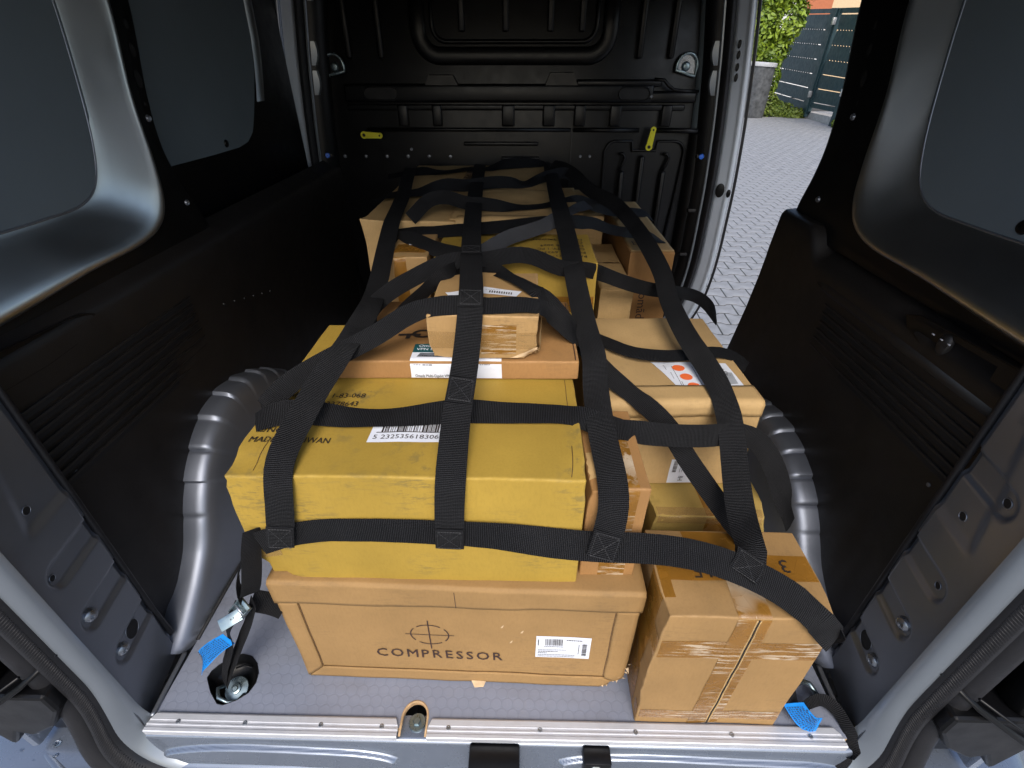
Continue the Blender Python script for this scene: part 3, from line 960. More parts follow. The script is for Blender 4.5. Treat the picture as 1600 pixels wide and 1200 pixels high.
# rounded edge column at the right and left
for xx in (0.655, -0.80):
    bm = bmesh.new()
    sg = 1 if xx > 0 else -1
    add_tube(bm, [(xx + sg * (0.6 * bl_s(z) + 0.030), BY + 0.005, z) for z in (-0.02, 0.1, 0.2, 0.3, 0.45, 0.6, 0.7, 0.775)], 0.042, 24)
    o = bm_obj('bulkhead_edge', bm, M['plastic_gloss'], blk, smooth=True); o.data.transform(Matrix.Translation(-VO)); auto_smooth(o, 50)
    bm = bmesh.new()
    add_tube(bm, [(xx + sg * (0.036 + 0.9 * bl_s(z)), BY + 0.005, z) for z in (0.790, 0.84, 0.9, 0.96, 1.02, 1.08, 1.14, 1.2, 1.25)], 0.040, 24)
    o = bm_obj('bulkhead_edge', bm, M['panel'] if xx > 0 else M['plastic_gloss'], blk, smooth=True); o.data.transform(Matrix.Translation(-VO)); auto_smooth(o, 50)  # right column coloured grey for the light it catches, left stays black
# window frame pressing
def rrect(x0, x1, z0, z1, r, y):
    P = [(x0, y, z1), (x0, y, z0 + r)]
    P += [(x0 + r + r * math.cos(a), y, z0 + r + r * math.sin(a)) for a in [math.pi + (math.pi / 2) * k / 8 for k in range(1, 9)]]
    P += [(x0 + r + (x1 - x0 - 2 * r) * k / 6, y, z0) for k in range(1, 6)]
    P += [(x1 - r + r * math.cos(a), y, z0 + r + r * math.sin(a)) for a in [1.5 * math.pi + (math.pi / 2) * k / 8 for k in range(0, 9)]]
    P += [(x1, y, z1)]
    return P
vp(tube, 'window_pressing', rrect(-0.375, 0.300, 1.018, 1.27, 0.075, BY), 0.028, M['plastic_gloss'], seg=14, parent=blk, flat=0.012)
vp(tube, 'window_pressing', rrect(-0.325, 0.252, 1.060, 1.27, 0.05, BY), 0.008, M['plastic_gloss'], seg=10, parent=blk, flat=0.010)
for x in (-0.22, -0.066, 0.09, 0.20):
    bb('window_rib', x - 0.011, x + 0.011, 1.088, 1.27, 0.012, 0.006)
for x in (0.409, 0.520, -0.513, -0.629):
    bb('pressed_rib', x - 0.011, x + 0.011, 1.010, 1.27, 0.016, 0.008)
# cross beam with its trapezoid lugs and pockets
bb('cross_beam', -0.665, 0.475, 0.874, 0.934, 0.026, 0.010)
bb('cross_beam', 0.46, 0.634, 0.874, 0.912, 0.026, 0.010)
for x0, x1, zt in ((-0.345, -0.258, 0.962), (0.095, 0.178, 0.970)):
    V = [(x0 - 0.018, BY, 0.930), (x1 + 0.018, BY, 0.930), (x1, BY, zt), (x0, BY, zt)]
    V = V + [(x, BY - 0.024, z - 0.002) for x, _, z in V]
    o = vp(mesh_obj, 'beam_lug', V, [(4, 5, 6, 7), (0, 4, 7, 3), (1, 2, 6, 5), (3, 7, 6, 2), (0, 1, 5, 4)], M['plastic_gloss'], parent=blk)
bb('beam_top', 0.19, 0.50, 0.925, 0.948, 0.024, 0.008)
vp(tube, 'beam_step', [(0.47, BY - 0.022, 0.948), (0.505, BY - 0.024, 0.946), (0.522, BY - 0.025, 0.930), (0.545, BY - 0.025, 0.916), (0.58, BY - 0.025, 0.912), (0.634, BY - 0.025, 0.911)], 0.006, M['plastic_gloss'], seg=10, parent=blk)
for x0, x1 in ((-0.585, -0.468), (0.350, 0.458)):
    P = [(x0 + 0.02 + 0.022 * math.cos(a), BY - 0.0268, 0.903 + 0.021 * math.sin(a)) for a in [math.pi / 2 + math.pi * k / 10 for k in range(11)]] + [(x1 - 0.02 + 0.022 * math.cos(a), BY - 0.0268, 0.903 + 0.021 * math.sin(a)) for a in [-math.pi / 2 + math.pi * k / 10 for k in range(11)]]
    o = vp(mesh_obj, 'beam_pocket', P, [tuple(range(len(P)))], M['void'], parent=blk)
    vp(tube, 'pocket_rim', P, 0.003, M['plastic_gloss'], seg=8, closed=True, parent=blk)
# row of small panels with uprights
for x0, x1 in ((-0.475, -0.437), (-0.345, -0.309), (-0.082, -0.034), (0.072, 0.118), (0.190, 0.232), (0.323, 0.366), (0.515, 0.554)):
    bb('panel_upright', x0, x1, 0.795, 0.868, 0.020, 0.006)
bb('panel_rail', -0.665, 0.60, 0.848, 0.868, 0.012, 0.005)
vp(tube, 'ledge', [(-0.60, BY - 0.010, 0.784), (-0.3, BY - 0.012, 0.784), (0.18, BY - 0.012, 0.784)], 0.007, M['plastic_gloss'], seg=10, parent=blk)
vp(tube, 'ledge', [(0.19, BY - 0.012, 0.784), (0.44, BY - 0.014, 0.784)], 0.008, M['plastic_gloss'], seg=10, parent=blk)
vp(tube, 'ledge', [(0.50, BY - 0.016, 0.784), (0.60, BY - 0.022, 0.784), (0.655, BY - 0.040, 0.783)], 0.009, M['plastic_gloss'], seg=10, parent=blk)
# lower right panel: outline lip, ribs
lip = rrect(0.318, 0.625, 0.20, 0.66, 0.04, BY - 0.004)
P = [(0.318, BY - 0.006, 0.30), (0.318, BY - 0.006, 0.70)] + [(0.358 - 0.04 * math.cos(a), BY - 0.006, 0.70 + 0.045 * math.sin(a)) for a in [math.pi / 2 * k / 6 for k in range(1, 7)]] + [(0.42, BY - 0.006, 0.745), (0.425, BY - 0.006, 0.712), (0.515, BY - 0.006, 0.712), (0.52, BY - 0.006, 0.745)] + [(0.585 + 0.042 * math.sin(a), BY - 0.006, 0.702 + 0.043 * math.cos(a)) for a in [math.pi / 2 * k / 6 for k in range(0, 7)]] + [(0.62, BY - 0.006, 0.55), (0.60, BY - 0.006, 0.30)]
vp(tube, 'door_outline', P, 0.005, M['plastic_gloss'], seg=8, parent=blk)
for x, zt in ((0.392, 0.64), (0.466, 0.695), (0.556, 0.64)):
    bb('pressed_rib', x - 0.011, x + 0.011, 0.20, zt, 0.020, 0.009)
for x in (0.385, 0.556):
    vp(tube, 'rib_hook', [(x - 0.004, BY - 0.008, 0.640), (x + 0.006, BY - 0.012, 0.660), (x + 0.014, BY - 0.012, 0.688), (x + 0.004, BY - 0.012, 0.702), (x - 0.010, BY - 0.008, 0.700)], 0.006, M['plastic_gloss'], seg=8, parent=blk)
bb('panel_seam', 0.184, 0.188, 0.10, 0.785, 0.004, 0.001)
# slots and clips in the middle
bb('slot_bar', -0.232, 0.058, 0.728, 0.742, 0.014, 0.004)
bb('slot_bar', -0.085, 0.062, 0.676, 0.690, 0.020, 0.004)
for k in range(6):
    x = -0.708 + 0.084 * k
    bm = bmesh.new(); add_lathe(bm, [(0, 0.006), (0.005, 0.005), (0.007, 0.0)], 12, look((x, BY, 0.688), (0, -1, 0)))
    o = auto_smooth(bm_obj('panel_clip', bm, M['steel_dark'], blk)); o.data.transform(Matrix.Translation(-VO))
for x, z in ((0.225, 0.690), (0.262, 0.690), (-0.44, 0.714), (0.465, 0.895)):
    bm = bmesh.new(); add_lathe(bm, [(0, 0.004), (0.004, 0.004), (0.006, 0.0)], 12, look((x, BY if z < 0.8 else BY - 0.030, z), (0, -1, 0)))
    o = auto_smooth(bm_obj('panel_clip', bm, M['steel_dark'], blk)); o.data.transform(Matrix.Translation(-VO))
# D shaped lashing plates
def d_hook(x, z, flip):
    P = [(x + flip * (0.036 * math.cos(a)), BY - 0.010, z + 0.040 * math.sin(a)) for a in [R(-20) + R(215) * k / 18 for k in range(19)]]
    P = [(px, py, pz) for px, py, pz in P]
    P[0] = (x + flip * 0.038, BY - 0.010, z - 0.012); P[-1] = (x - flip * 0.034, BY - 0.010, z - 0.030)
    plate = vp(mesh_obj, 'lashing_plate', [(x + (p[0] - x) * 0.9, BY - 0.005, z + (p[2] - z) * 0.9) for p in P], [tuple(range(19))], M['galv'] if x > 0 else M['plastic_gloss'])
    vp(tube, 'lashing_loop', P, 0.0055, M['zinc'], seg=10, closed=True, parent=plate)
    bm = bmesh.new(); add_lathe(bm, [(0, 0.012), (0.010, 0.010), (0.014, 0.004), (0.016, 0.0)], 18, look((x + flip * 0.003, BY - 0.006, z), (0, -1, 0)))
    o = auto_smooth(bm_obj('plate_bolt', bm, M['zinc'], plate)); o.data.transform(Matrix.Translation(-VO))
d_hook(-0.690, 0.985, 1)
d_hook(0.582, 0.987, -1)
# yellow levers
def lever(x, z, ang):
    m = Matrix.Translation((x, BY - 0.030, z)) @ Matrix.Rotation(R(ang), 4, 'Y') @ Matrix.Rotation(R(90), 4, 'X')
    P = [(-0.030 + 0.013 * math.cos(a), 0.013 * math.sin(a)) for a in [R(60) + R(240) * k / 10 for k in range(11)]] + [(0.030 + 0.010 * math.cos(a), 0.010 * math.sin(a)) for a in [R(-110) + R(220) * k / 10 for k in range(11)]]
    V = [(a, b, 0.004) for a, b in P] + [(a, b, -0.004) for a, b in P]
    n = len(P)
    F = [tuple(range(n)), tuple(range(2 * n - 1, n - 1, -1))] + [(i, i + n, (i + 1) % n + n, (i + 1) % n) for i in range(n)]
    o = mesh_obj('quick_release_lever', [m @ Vector(v) for v in V], F, M['tab_yellow'], van)
    o.data.transform(Matrix.Translation(-VO))
    for cx_, r_ in ((-0.030, 0.006), (0.029, 0.0035)):
        q = [m @ Vector((cx_ + r_ * math.cos(a), r_ * math.sin(a), 0.0046)) - VO for a in [2 * math.pi * k / 16 for k in range(16)]]
        mesh_obj('lever_hole', q, [tuple(range(16))], M['void'], o)
lever(-0.580, 0.766, 2)
lever(0.486, 0.758, -82)

# --- front pillars of the side openings: curved strips
ZS = [-0.06 + 1.32 * k / 60 for k in range(61)]
def pstrip(name, s, prof, mat):
    rows = []
    for z in ZS:
        o = bl_s(z)
        low = smooth((0.22 - z) / 0.25)
        rows.append([(XC + s * (hw + o), y - 0.05 * low * 0, z) for hw, y in prof])
    return vp(loft, name, rows, mat, ang=50)
for s in (1, -1):
    jm = 'plastic_gloss'
    pstrip('door_jamb', s, [(0.70, 1.72), (0.705, 1.69), (0.74, 1.665), (0.775, 1.66)], M[jm])
    pstrip('jamb_line', s, [(0.746, 1.652), (0.749, 1.648), (0.754, 1.648), (0.757, 1.652)], M['body_light'])
    pstrip('door_weatherstrip', s, [(0.757, 1.660), (0.760, 1.635), (0.770, 1.628), (0.782, 1.634), (0.786, 1.655)], M['rubber'])
    pstrip('body_pillar', s, [(0.786, 1.655), (0.788, 1.635), (0.794, 1.628), (0.812, 1.618), (0.817, 1.612)], M['pillar_lit_paint'])
    pstrip('pillar_skin', s, [(0.817, 1.612), (0.821, 1.604), (0.828, 1.602), (0.838, 1.605), (0.845, 1.62), (0.848, 1.66), (0.850, 1.95)], M['steel_blue'] if s < 0 else M['pillar_lit_paint'])  # right skin takes the raised paint to look lit, left keeps body colour
    if s > 0:
        pstrip('door_edge_rubber', s, [(0.841, 1.604), (0.842, 1.598), (0.848, 1.596), (0.852, 1.602), (0.852, 1.62)], M['rubber'])
bpl = [c for c in van.children if c.name.startswith('body_pillar')][0]
def plug(hw, y, z, ry, rz, mat='plastic_gloss'):
    o = bl_s(z)
    bm = bmesh.new(); add_lathe(bm, [(0, 0.003), (0.8, 0.003), (0.95, 0.002), (1.0, 0.0)], 24, look((XC + hw + o, y, z), (-0.42, -0.9, 0)) @ Matrix.Diagonal((ry, rz, 1, 1)))
    q = auto_smooth(bm_obj('grommet', bm, M[mat], bpl)); q.data.transform(Matrix.Translation(-VO))
plug(0.802, 1.621, 0.585, 0.017, 0.026)
plug(0.829, 1.601, 0.578, 0.008, 0.015)
for z in (0.955, 0.985, 1.02, 1.05): plug(0.800, 1.622, z, 0.006, 0.013)
# pale moulded latch pieces along the jamb
for s in (1, -1):
    for z0, z1 in ((1.17, 1.25), (0.99, 1.06), (0.90, 0.975)):
        rows = []
        for k in range(9):
            z = z0 + (z1 - z0) * k / 8
            b = 0.008 * math.sin(math.pi * k / 8)
            rows.append([(XC + s * (hw + bl_s(z)), y, z) for hw, y in ((0.728 - b, 1.668), (0.730 - b, 1.655), (0.742, 1.650), (0.745, 1.662))])
        vp(loft, 'jamb_moulding', rows, M['body_light'], ang=50)
    for z in (0.70, 0.50, 0.32):
        a, b = sorted((XC + s * (0.705 + bl_s(z)), XC + s * (0.735 + bl_s(z))))
        vb('jamb_clip', a, b, 1.655, 1.675, z - 0.006, z + 0.006, M['plastic'], 0.002)
    z = 0.700
    bm = bmesh.new(); add_lathe(bm, [(0, 0.010), (0.008, 0.009), (0.010, 0.0)], 16, look((XC + s * (0.722 + bl_s(z)), 1.655, z), (-0.3 * s, -1, 0)))
    o = auto_smooth(bm_obj('blue_clip', bm, M['clip_blue'], van)); o.data.transform(Matrix.Translation(-VO))

# --- left sliding door inside, closed: dark, with its own blanking panel
vb('sliding_door', XC - 0.80, XC - 0.775, 0.79, 1.60, 0.655, 1.27, M['plastic_gloss'], 0.006)
loop = [(0.800, 1.27), (0.800, 0.80), (1.0, 0.797), (1.13, 0.797), (1.19, 0.804), (1.235, 0.826), (1.268, 0.868), (1.30, 0.915), (1.345, 0.99), (1.368, 1.06), (1.378, 1.15), (1.382, 1.27)]
pts = [Vector((XC - 0.7715, y, z)) - VO for y, z in loop]
pan = mesh_obj('blanking_panel', pts, [tuple(range(len(pts)))], M['panel'], van)
rows = [[(XC - h, y + dy, z) for h, dy in ((0.772, 0.0), (0.768, 0.006), (0.764, 0.020), (0.764, 0.034), (0.770, 0.042))] for y, z in [(1.308, 0.90), (1.33, 0.945), (1.352, 1.0), (1.37, 1.06), (1.38, 1.15), (1.384, 1.27)]]
vp(loft, 'panel_edge', rows, M['steel_grey'], parent=pan, ang=60)
bm = bmesh.new(); add_lathe(bm, [(0, 0.003), (0.008, 0.003), (0.010, 0)], 16, look((XC - 0.7712, 1.07, 0.815), (1, 0, 0)))
o = auto_smooth(bm_obj('push_fastener', bm, M['plastic_gloss'], pan)); o.data.transform(Matrix.Translation(-VO))
for k in range(6):
    bm = bmesh.new(); add_lathe(bm, [(0, 0.004), (0.003, 0.003), (0.004, 0)], 10, look((XC - 0.6995, 0.72 + 0.045 * k, 0.50 - 0.012 * k), (1, 0, 0)))
    o = auto_smooth(bm_obj('trim_clip', bm, M['plastic_gloss'], van)); o.data.transform(Matrix.Translation(-VO))
# outer sill under the right opening
vb('side_sill', 0.60, 0.80, 0.9, 1.72, -0.10, -0.015, M['steel_blue'], 0.01)

# --- outside rear corners: bumper, door check straps and hinge blocks
def bumper(s):
    def X(hw): return XC + s * hw
    rows = []
    for k in range(101):
        hw = 1.10 * k / 100
        wrap = smooth((hw - 0.90) / 0.20)
        zt = -0.168 + 0.070 * smooth((hw - 0.665) / 0.085)
        prof = [(0.30, 0.004), (0.12, 0.003), (0.05, 0.0), (0.0, -0.004), (-0.035, -0.010), (-0.065, -0.019), (-0.088, -0.032), (-0.104, -0.05), (-0.112, -0.09), (-0.105, -0.25)]
        rows.append([(X(hw), y + 0.14 * wrap * wrap * (1 if y < 0.06 else 0.2), zt + z - 0.03 * wrap * wrap) for y, z in prof])
    b = vp(loft, 'rear_bumper', rows, M['steel_blue'], ang=60)
    # panel gaps and the pressed crease
    def zb(hw): return -0.168 + 0.070 * smooth((hw - 0.665) / 0.085)
    vp(tube, 'bumper_gap', [(X(h_), y, zb(h_) + dz) for h_, y, dz in ((0.765, 0.02, 0.0), (0.748, -0.03, -0.008), (0.735, -0.065, -0.018), (0.728, -0.09, -0.032))], 0.0016, M['void'], seg=6, parent=b)
    vp(tube, 'bumper_gap', [(X(h_), y, zb(h_) + dz) for h_, y, dz in ((0.72, -0.098, -0.04), (0.80, -0.094, -0.036), (0.86, -0.075, -0.03), (0.92, 0.0, -0.03))], 0.0016, M['void'], seg=6, parent=b)
    vp(tube, 'bumper_crease', [(X(h_), y, zb(h_) + dz) for h_, y, dz in ((0.92, 0.045, -0.014), (0.86, -0.01, -0.008), (0.80, -0.045, -0.012), (0.75, -0.06, -0.016))], 0.009, M['steel_blue'], seg=10, parent=b, flat=0.0022)
    if s < 0:
        rr = random.Random(5)
        bm = bmesh.new()
        for k in range(60):
            hw, y = rr.uniform(0.76, 1.02), rr.uniform(-0.085, 0.05)
            r_ = rr.choice([0.0015, 0.002, 0.003, 0.003, 0.004, 0.006])
            z = zb(hw) - 0.001
            wrap = smooth((hw - 0.90) / 0.20); z -= 0.03 * wrap * wrap
            y2 = y; y = y + 0.14 * wrap * wrap
            if y2 < 0: z -= 0.004 + abs(y2) * 0.19
            vs = bmesh.ops.create_icosphere(bm, subdivisions=2, radius=1.0)['verts']
            bmesh.ops.transform(bm, matrix=Matrix.Translation((X(hw), y, z)) @ Matrix.Rotation(rr.uniform(0, 3), 4, 'Z') @ Matrix.Diagonal((r_ * rr.uniform(0.8, 1.8), r_, r_ * 0.18, 1)), verts=vs)
        o = bm_obj('water_drops', bm, M['water'], b, smooth=True); o.data.transform(Matrix.Translation(-VO)); o['kind'] = 'stuff'
    # door check arm and hinge block
    arm = vp(tube, 'door_check_arm', [(X(0.665), 0.0, 0.250), (X(0.72), -0.03, 0.205), (X(0.80), -0.045, 0.145), (X(0.98), -0.08, 0.02)], 0.009, M['plastic_gloss'], seg=8, flat=0.004)
    vp(tube, 'check_rod', [(X(0.70), -0.035, 0.240), (X(0.80), -0.055, 0.168), (X(0.98), -0.09, 0.042)], 0.0022, M['plastic_gloss'], seg=8, parent=arm)
    P = [(0.69, 0.185), (0.69, 0.14), (0.725, 0.085), (0.775, 0.050), (0.800, 0.062), (0.832, 0.008), (0.850, 0.09), (0.83, 0.185)]
    n_ = len(P)
    V = [(X(h_), -0.040, z) for h_, z in P] + [(X(h_), 0.015, z) for h_, z in P]
    hb = vp(mesh_obj, 'hinge_bracket', V, [tuple(range(n_)), tuple(range(2 * n_ - 1, n_ - 1, -1))] + [(i, i + n_, (i + 1) % n_ + n_, (i + 1) % n_) for i in range(n_)], M['plastic_gloss'])
    md = hb.modifiers.new('rounding', 'BEVEL'); md.width = 0.006; md.segments = 2
    vp(tube, 'hinge_knuckle', [(X(0.81), -0.01, 0.19), (X(0.81), -0.01, 0.33)], 0.032, M['plastic_gloss'], seg=18)
    a, c_ = sorted((X(0.80), X(0.90)))
    vb('lamp_housing', a, c_, -0.030, 0.03, 0.10, 0.90, M['steel_dark'], 0.020)
M['water'] = None
wm, wnt, wb = new_mat('water_drop')
wb.inputs['Base Color'].default_value = (0.9, 0.93, 0.96, 1); wb.inputs['Roughness'].default_value = 0.03
wb.inputs['Transmission Weight'].default_value = 1.0; wb.inputs['IOR'].default_value = 1.33
M['water'] = wm
bumper(-1)
bumper(1)

# ------------------------------------------------------------------ cartons
class Carton:
    def __init__(self, key, label, mat, name='cardboard_box', amp=0.0014, r=0.0028, crush=(), bulge=0.0, step=0.018, group='cartons loaded under the cargo net', flute_z=False):
        x0, x1, y0, y1, z0, z1, yaw = BOX[key]
        self.w, self.d, self.h = x1 - x0, y1 - y0, z1 - z0
        self.root = thing(name, label, 'box', ((x0 + x1) / 2, (y0 + y1) / 2, z0), R(yaw), group)
        self.r, self.amp, self.crush, self.bulge = r, amp, crush, bulge
        self.seed = Vector((abs(hash_str(key)) % 97, abs(hash_str(key)) % 53, abs(hash_str(key)) % 31)) * 0.37
        self.mat = mat
        self.body(step)

    def warp(self, p):
        w, d, h, r = self.w, self.d, self.h, self.r
        q = Vector((min(max(p.x, -w / 2 + r), w / 2 - r), min(max(p.y, -d / 2 + r), d / 2 - r), min(max(p.z, r), h - r)))
        dv = p - q
        out = Vector(p)
        if dv.length > 1e-9:
            m = max(abs(dv.x), abs(dv.y), abs(dv.z))
            out = q + dv.normalized() * m
        # slight bulge of the lid and front, uneven board
        bx = 1 - (2 * p.x / w) ** 2; by = 1 - (2 * p.y / d) ** 2; bz = 1 - (2 * p.z / h - 1) ** 2
        bl = self.bulge
        if bl:
            out.z += bl * max(0, bx) * max(0, by) * (1 if p.z > h * 0.5 else 0)
            out.y += (-1 if p.y < 0 else 1) * 0.5 * abs(bl) * max(0, bx) * max(0, bz)
        n1 = noise.noise_vector((p + self.seed) * 9.0) + 0.5 * noise.noise_vector((p + self.seed) * 23.0)
        out += n1 * self.amp
        for (cx, cy, cz, rad, push) in self.crush:
            c = Vector((cx * w / 2, cy * d / 2, (cz + 1) * h / 2))
            f = max(0.0, 1 - (p - c).length / rad)
            out += Vector(push) * (f * f * (3 - 2 * f)) * (1 + 0.7 * noise.noise((p + self.seed) * 60.0))
        out.z = max(out.z, 0.0005)
        return out

    def axis(self, a, b, step):
        r = self.r
        n = max(2, int((b - a - 2 * r) / step))
        m = r * 1.7
        xs = [a, a + r * 0.3, a + r * 0.65, a + r]
        xs += [a + m + (b - a - 2 * m) * k / n for k in range(0, n + 1)]
        xs += [b - r, b - r * 0.65, b - r * 0.3, b]
        return xs

    def body(self, step):
        w, d, h = self.w, self.d, self.h
        X, Y, Z = self.axis(-w / 2, w / 2, step), self.axis(-d / 2, d / 2, step), self.axis(0, h, step)
        idx = {}; verts = []; faces = []; fold = []
        def vid(i, j, k):
            if (i, j, k) not in idx:
                p = Vector((X[i], Y[j], Z[k]))
                idx[(i, j, k)] = len(verts)
                verts.append(self.warp(p))
                e = sorted((w / 2 - abs(p.x), d / 2 - abs(p.y), min(p.z, h - p.z)))[1]
                fold.append(max(0.0, 1 - e / (self.r * 1.25)))
            return idx[(i, j, k)]
        nx, ny, nz = len(X) - 1, len(Y) - 1, len(Z) - 1
        for i in range(nx):
            for j in range(ny):
                faces.append((vid(i, j, 0), vid(i, j + 1, 0), vid(i + 1, j + 1, 0), vid(i + 1, j, 0)))
                faces.append((vid(i, j, nz), vid(i + 1, j, nz), vid(i + 1, j + 1, nz), vid(i, j + 1, nz)))
        for i in range(nx):
            for k in range(nz):
                faces.append((vid(i, 0, k), vid(i + 1, 0, k), vid(i + 1, 0, k + 1), vid(i, 0, k + 1)))
                faces.append((vid(i, ny, k), vid(i, ny, k + 1), vid(i + 1, ny, k + 1), vid(i + 1, ny, k)))
        for j in range(ny):
            for k in range(nz):
                faces.append((vid(0, j, k), vid(0, j, k + 1), vid(0, j + 1, k + 1), vid(0, j + 1, k)))
                faces.append((vid(nx, j, k), vid(nx, j + 1, k), vid(nx, j + 1, k + 1), vid(nx, j, k + 1)))
        o = mesh_obj('carton_body', verts, faces, self.mat, self.root, smooth=True)
        at = o.data.attributes.new('fold', 'FLOAT', 'POINT')
        at.data.foreach_set('value', fold)

    def at(self, face, s, t, off=0.0):
        """point on a face. s from the left, t from the bottom (front/sides) or from the front edge (top).
        'FT' runs up the front and on over the top, 'LT' up the left side and over the top, 'RT' likewise."""
        w, d, h = self.w, self.d, self.h
        if face == 'FT':
            face, t = ('F', t) if t <= h else ('T', t - h)
        elif face == 'LT':
            if t <= h: face = 'L'
            else: face, s, t = 'T', t - h, s
        elif face == 'RT':
            if t <= h: face = 'R'
            else: face, s, t = 'T', w - (t - h), s
        elif face == 'LF':                      # s < 0 is the left side, running back from the front left corner
            if s < 0: face, s = 'L', -s
            else: face = 'F'
        p, n = {
            'F': (Vector((-w / 2 + s, -d / 2, t)), Vector((0, -1, 0))),
            'T': (Vector((-w / 2 + s, -d / 2 + t, h)), Vector((0, 0, 1))),
            'L': (Vector((-w / 2, -d / 2 + s, t)), Vector((-1, 0, 0))),
            'R': (Vector((w / 2, -d / 2 + s, t)), Vector((1, 0, 0)))}[face]
        return self.warp(p) + n * off

    def patch(self, name, face, quad, mat, off=0.0006, n=None, jag=0.0, parent=None, thick=0.0):
        """sheet lying on a face; quad = 4 (s,t) corners in order"""
        q = [Vector((a, b)) for a, b in quad]
        lu = max((q[1] - q[0]).length, (q[2] - q[3]).length); lv = max((q[3] - q[0]).length, (q[2] - q[1]).length)
        nu = n or max(2, int(lu / 0.008)); nv = n or max(2, int(lv / 0.008))
        nu, nv = min(nu, 60), min(nv, 60)
        rows = []
        for j in range(nv + 1):
            row = []
            for i in range(nu + 1):
                a = q[0].lerp(q[1], i / nu); b = q[3].lerp(q[2], i / nu)
                c = a.lerp(b, j / nv)
                if jag and (i in (0, nu) or j in (0, nv)):
                    c = c + Vector((rnd.uniform(-jag, jag), rnd.uniform(-jag, jag)))
                row.append(self.at(face, c.x, c.y, off))
            rows.append(row)
        o = loft(name, rows, mat, parent or self.root, smooth=True)
        if thick:
            md = o.modifiers.new('thickness', 'SOLIDIFY'); md.thickness = thick; md.offset = 1
        return o

    def rect(self, name, face, s0, t0, s1, t1, mat, **k):
        return self.patch(name, face, [(s0, t0), (s1, t0), (s1, t1), (s0, t1)], mat, **k)

    def map2(self, org, ang, scale, aspect=1.0, slant=0.0):
        ca, sa = math.cos(R(ang)), math.sin(R(ang))
        def f(x, y):
            x, y = (x + slant * y) * scale * aspect, y * scale
            return org[0] + x * ca - y * sa, org[1] + x * sa + y * ca
        return f

    def text(self, s, face, org, cap, ang=0.0, mat=None, bold=0.01, aspect=1.0, spacing=0.0, width=None, name='printed_text', parent=None, off=0.0014, slant=0.0):
        V, F = [], []
        x = 0.0
        sc = cap / 0.70
        if spacing:
            for ch in s:
                vs, fs, wd = text_shape(ch) if ch != ' ' else ([], [], 0.3)
                b = len(V)
                V += [(vx + x, vy) for vx, vy in vs]; F += [tuple(i + b for i in f) for f in fs]
                x += wd + spacing
            wd = x - spacing
        else:
            V, F, wd = text_shape(s)
        asp = aspect if width is None else width / (wd * sc)
        f = self.map2(org, ang, sc, asp, slant)
        vv = [self.at(face, *f(a, b), off) for a, b in V]
        if bold:                                # heavier print: a second impression slightly to the side
            nb = len(V)
            vv += [self.at(face, *f(a + bold * 3.0 / asp, b), off + 0.0001) for a, b in V]
            F = list(F) + [tuple(i + nb for i in q) for q in F]
        return mesh_obj(name, vv, F, mat or M['ink'], parent or self.root)

    def strokes(self, name, face, segs, mat, parent=None, off=0.0009):
        """thin printed bars: list of (s0,t0,s1,t1,width)"""
        V, F = [], []
        for s0, t0, s1, t1, w in segs:
            d = Vector((s1 - s0, t1 - t0)); n = Vector((-d.y, d.x)).normalized() * w / 2
            k = max(1, int(d.length / 0.012))
            b = len(V)
            for i in range(k + 1):
                c = Vector((s0, t0)) + d * i / k
                V.append(self.at(face, c.x + n.x, c.y + n.y, off)); V.append(self.at(face, c.x - n.x, c.y - n.y, off))
            for i in range(k):
                F.append((b + 2 * i + 1, b + 2 * i + 3, b + 2 * i + 2, b + 2 * i))
        return mesh_obj(name, V, F, mat, parent or self.root)

    def barcode(self, face, s0, t0, s1, t1, parent, vertical=False, seed=1):
        rr = random.Random(seed)
        segs = []
        L0, L1 = (s0, s1) if not vertical else (t0, t1)
        x = L0
        while x < L1:
            w = rr.choice([1, 1, 2, 3]) * (L1 - L0) / 95
            if not vertical: segs.append((x + w / 2, t0, x + w / 2, t1, w))
            else: segs.append((s0, x + w / 2, s1, x + w / 2, w))
            x += w + rr.choice([1, 1, 2, 3]) * (L1 - L0) / 95
        o = self.strokes('barcode', face, segs, M['ink'], parent, 0.0013); o['kind'] = 'stuff'; return o

    def microtext(self, face, lines, parent, mat=None, seed=3, ang=0, dash=0.004):
        """rows of print too fine to read: (s, t, length, height)"""
        rr = random.Random(seed)
        segs = []
        for s, t, ln, hh in lines:
            x = 0
            while x < ln:
                w = rr.uniform(0.5, 2.2) * dash
                w = min(w, ln - x)
                if ang == 0: segs.append((s + x, t, s + x + w, t, hh))
                else: segs.append((s, t + x, s, t + x + w, hh))
                x += w + dash * 0.35
        o = self.strokes('fine_print', face, segs, mat or M['ink_grey'], parent, 0.0012); o['kind'] = 'stuff'; return o

def hash_str(s):
    h = 0
    for ch in s:
        h = (h * 131 + ord(ch)) % 1000003
    return h

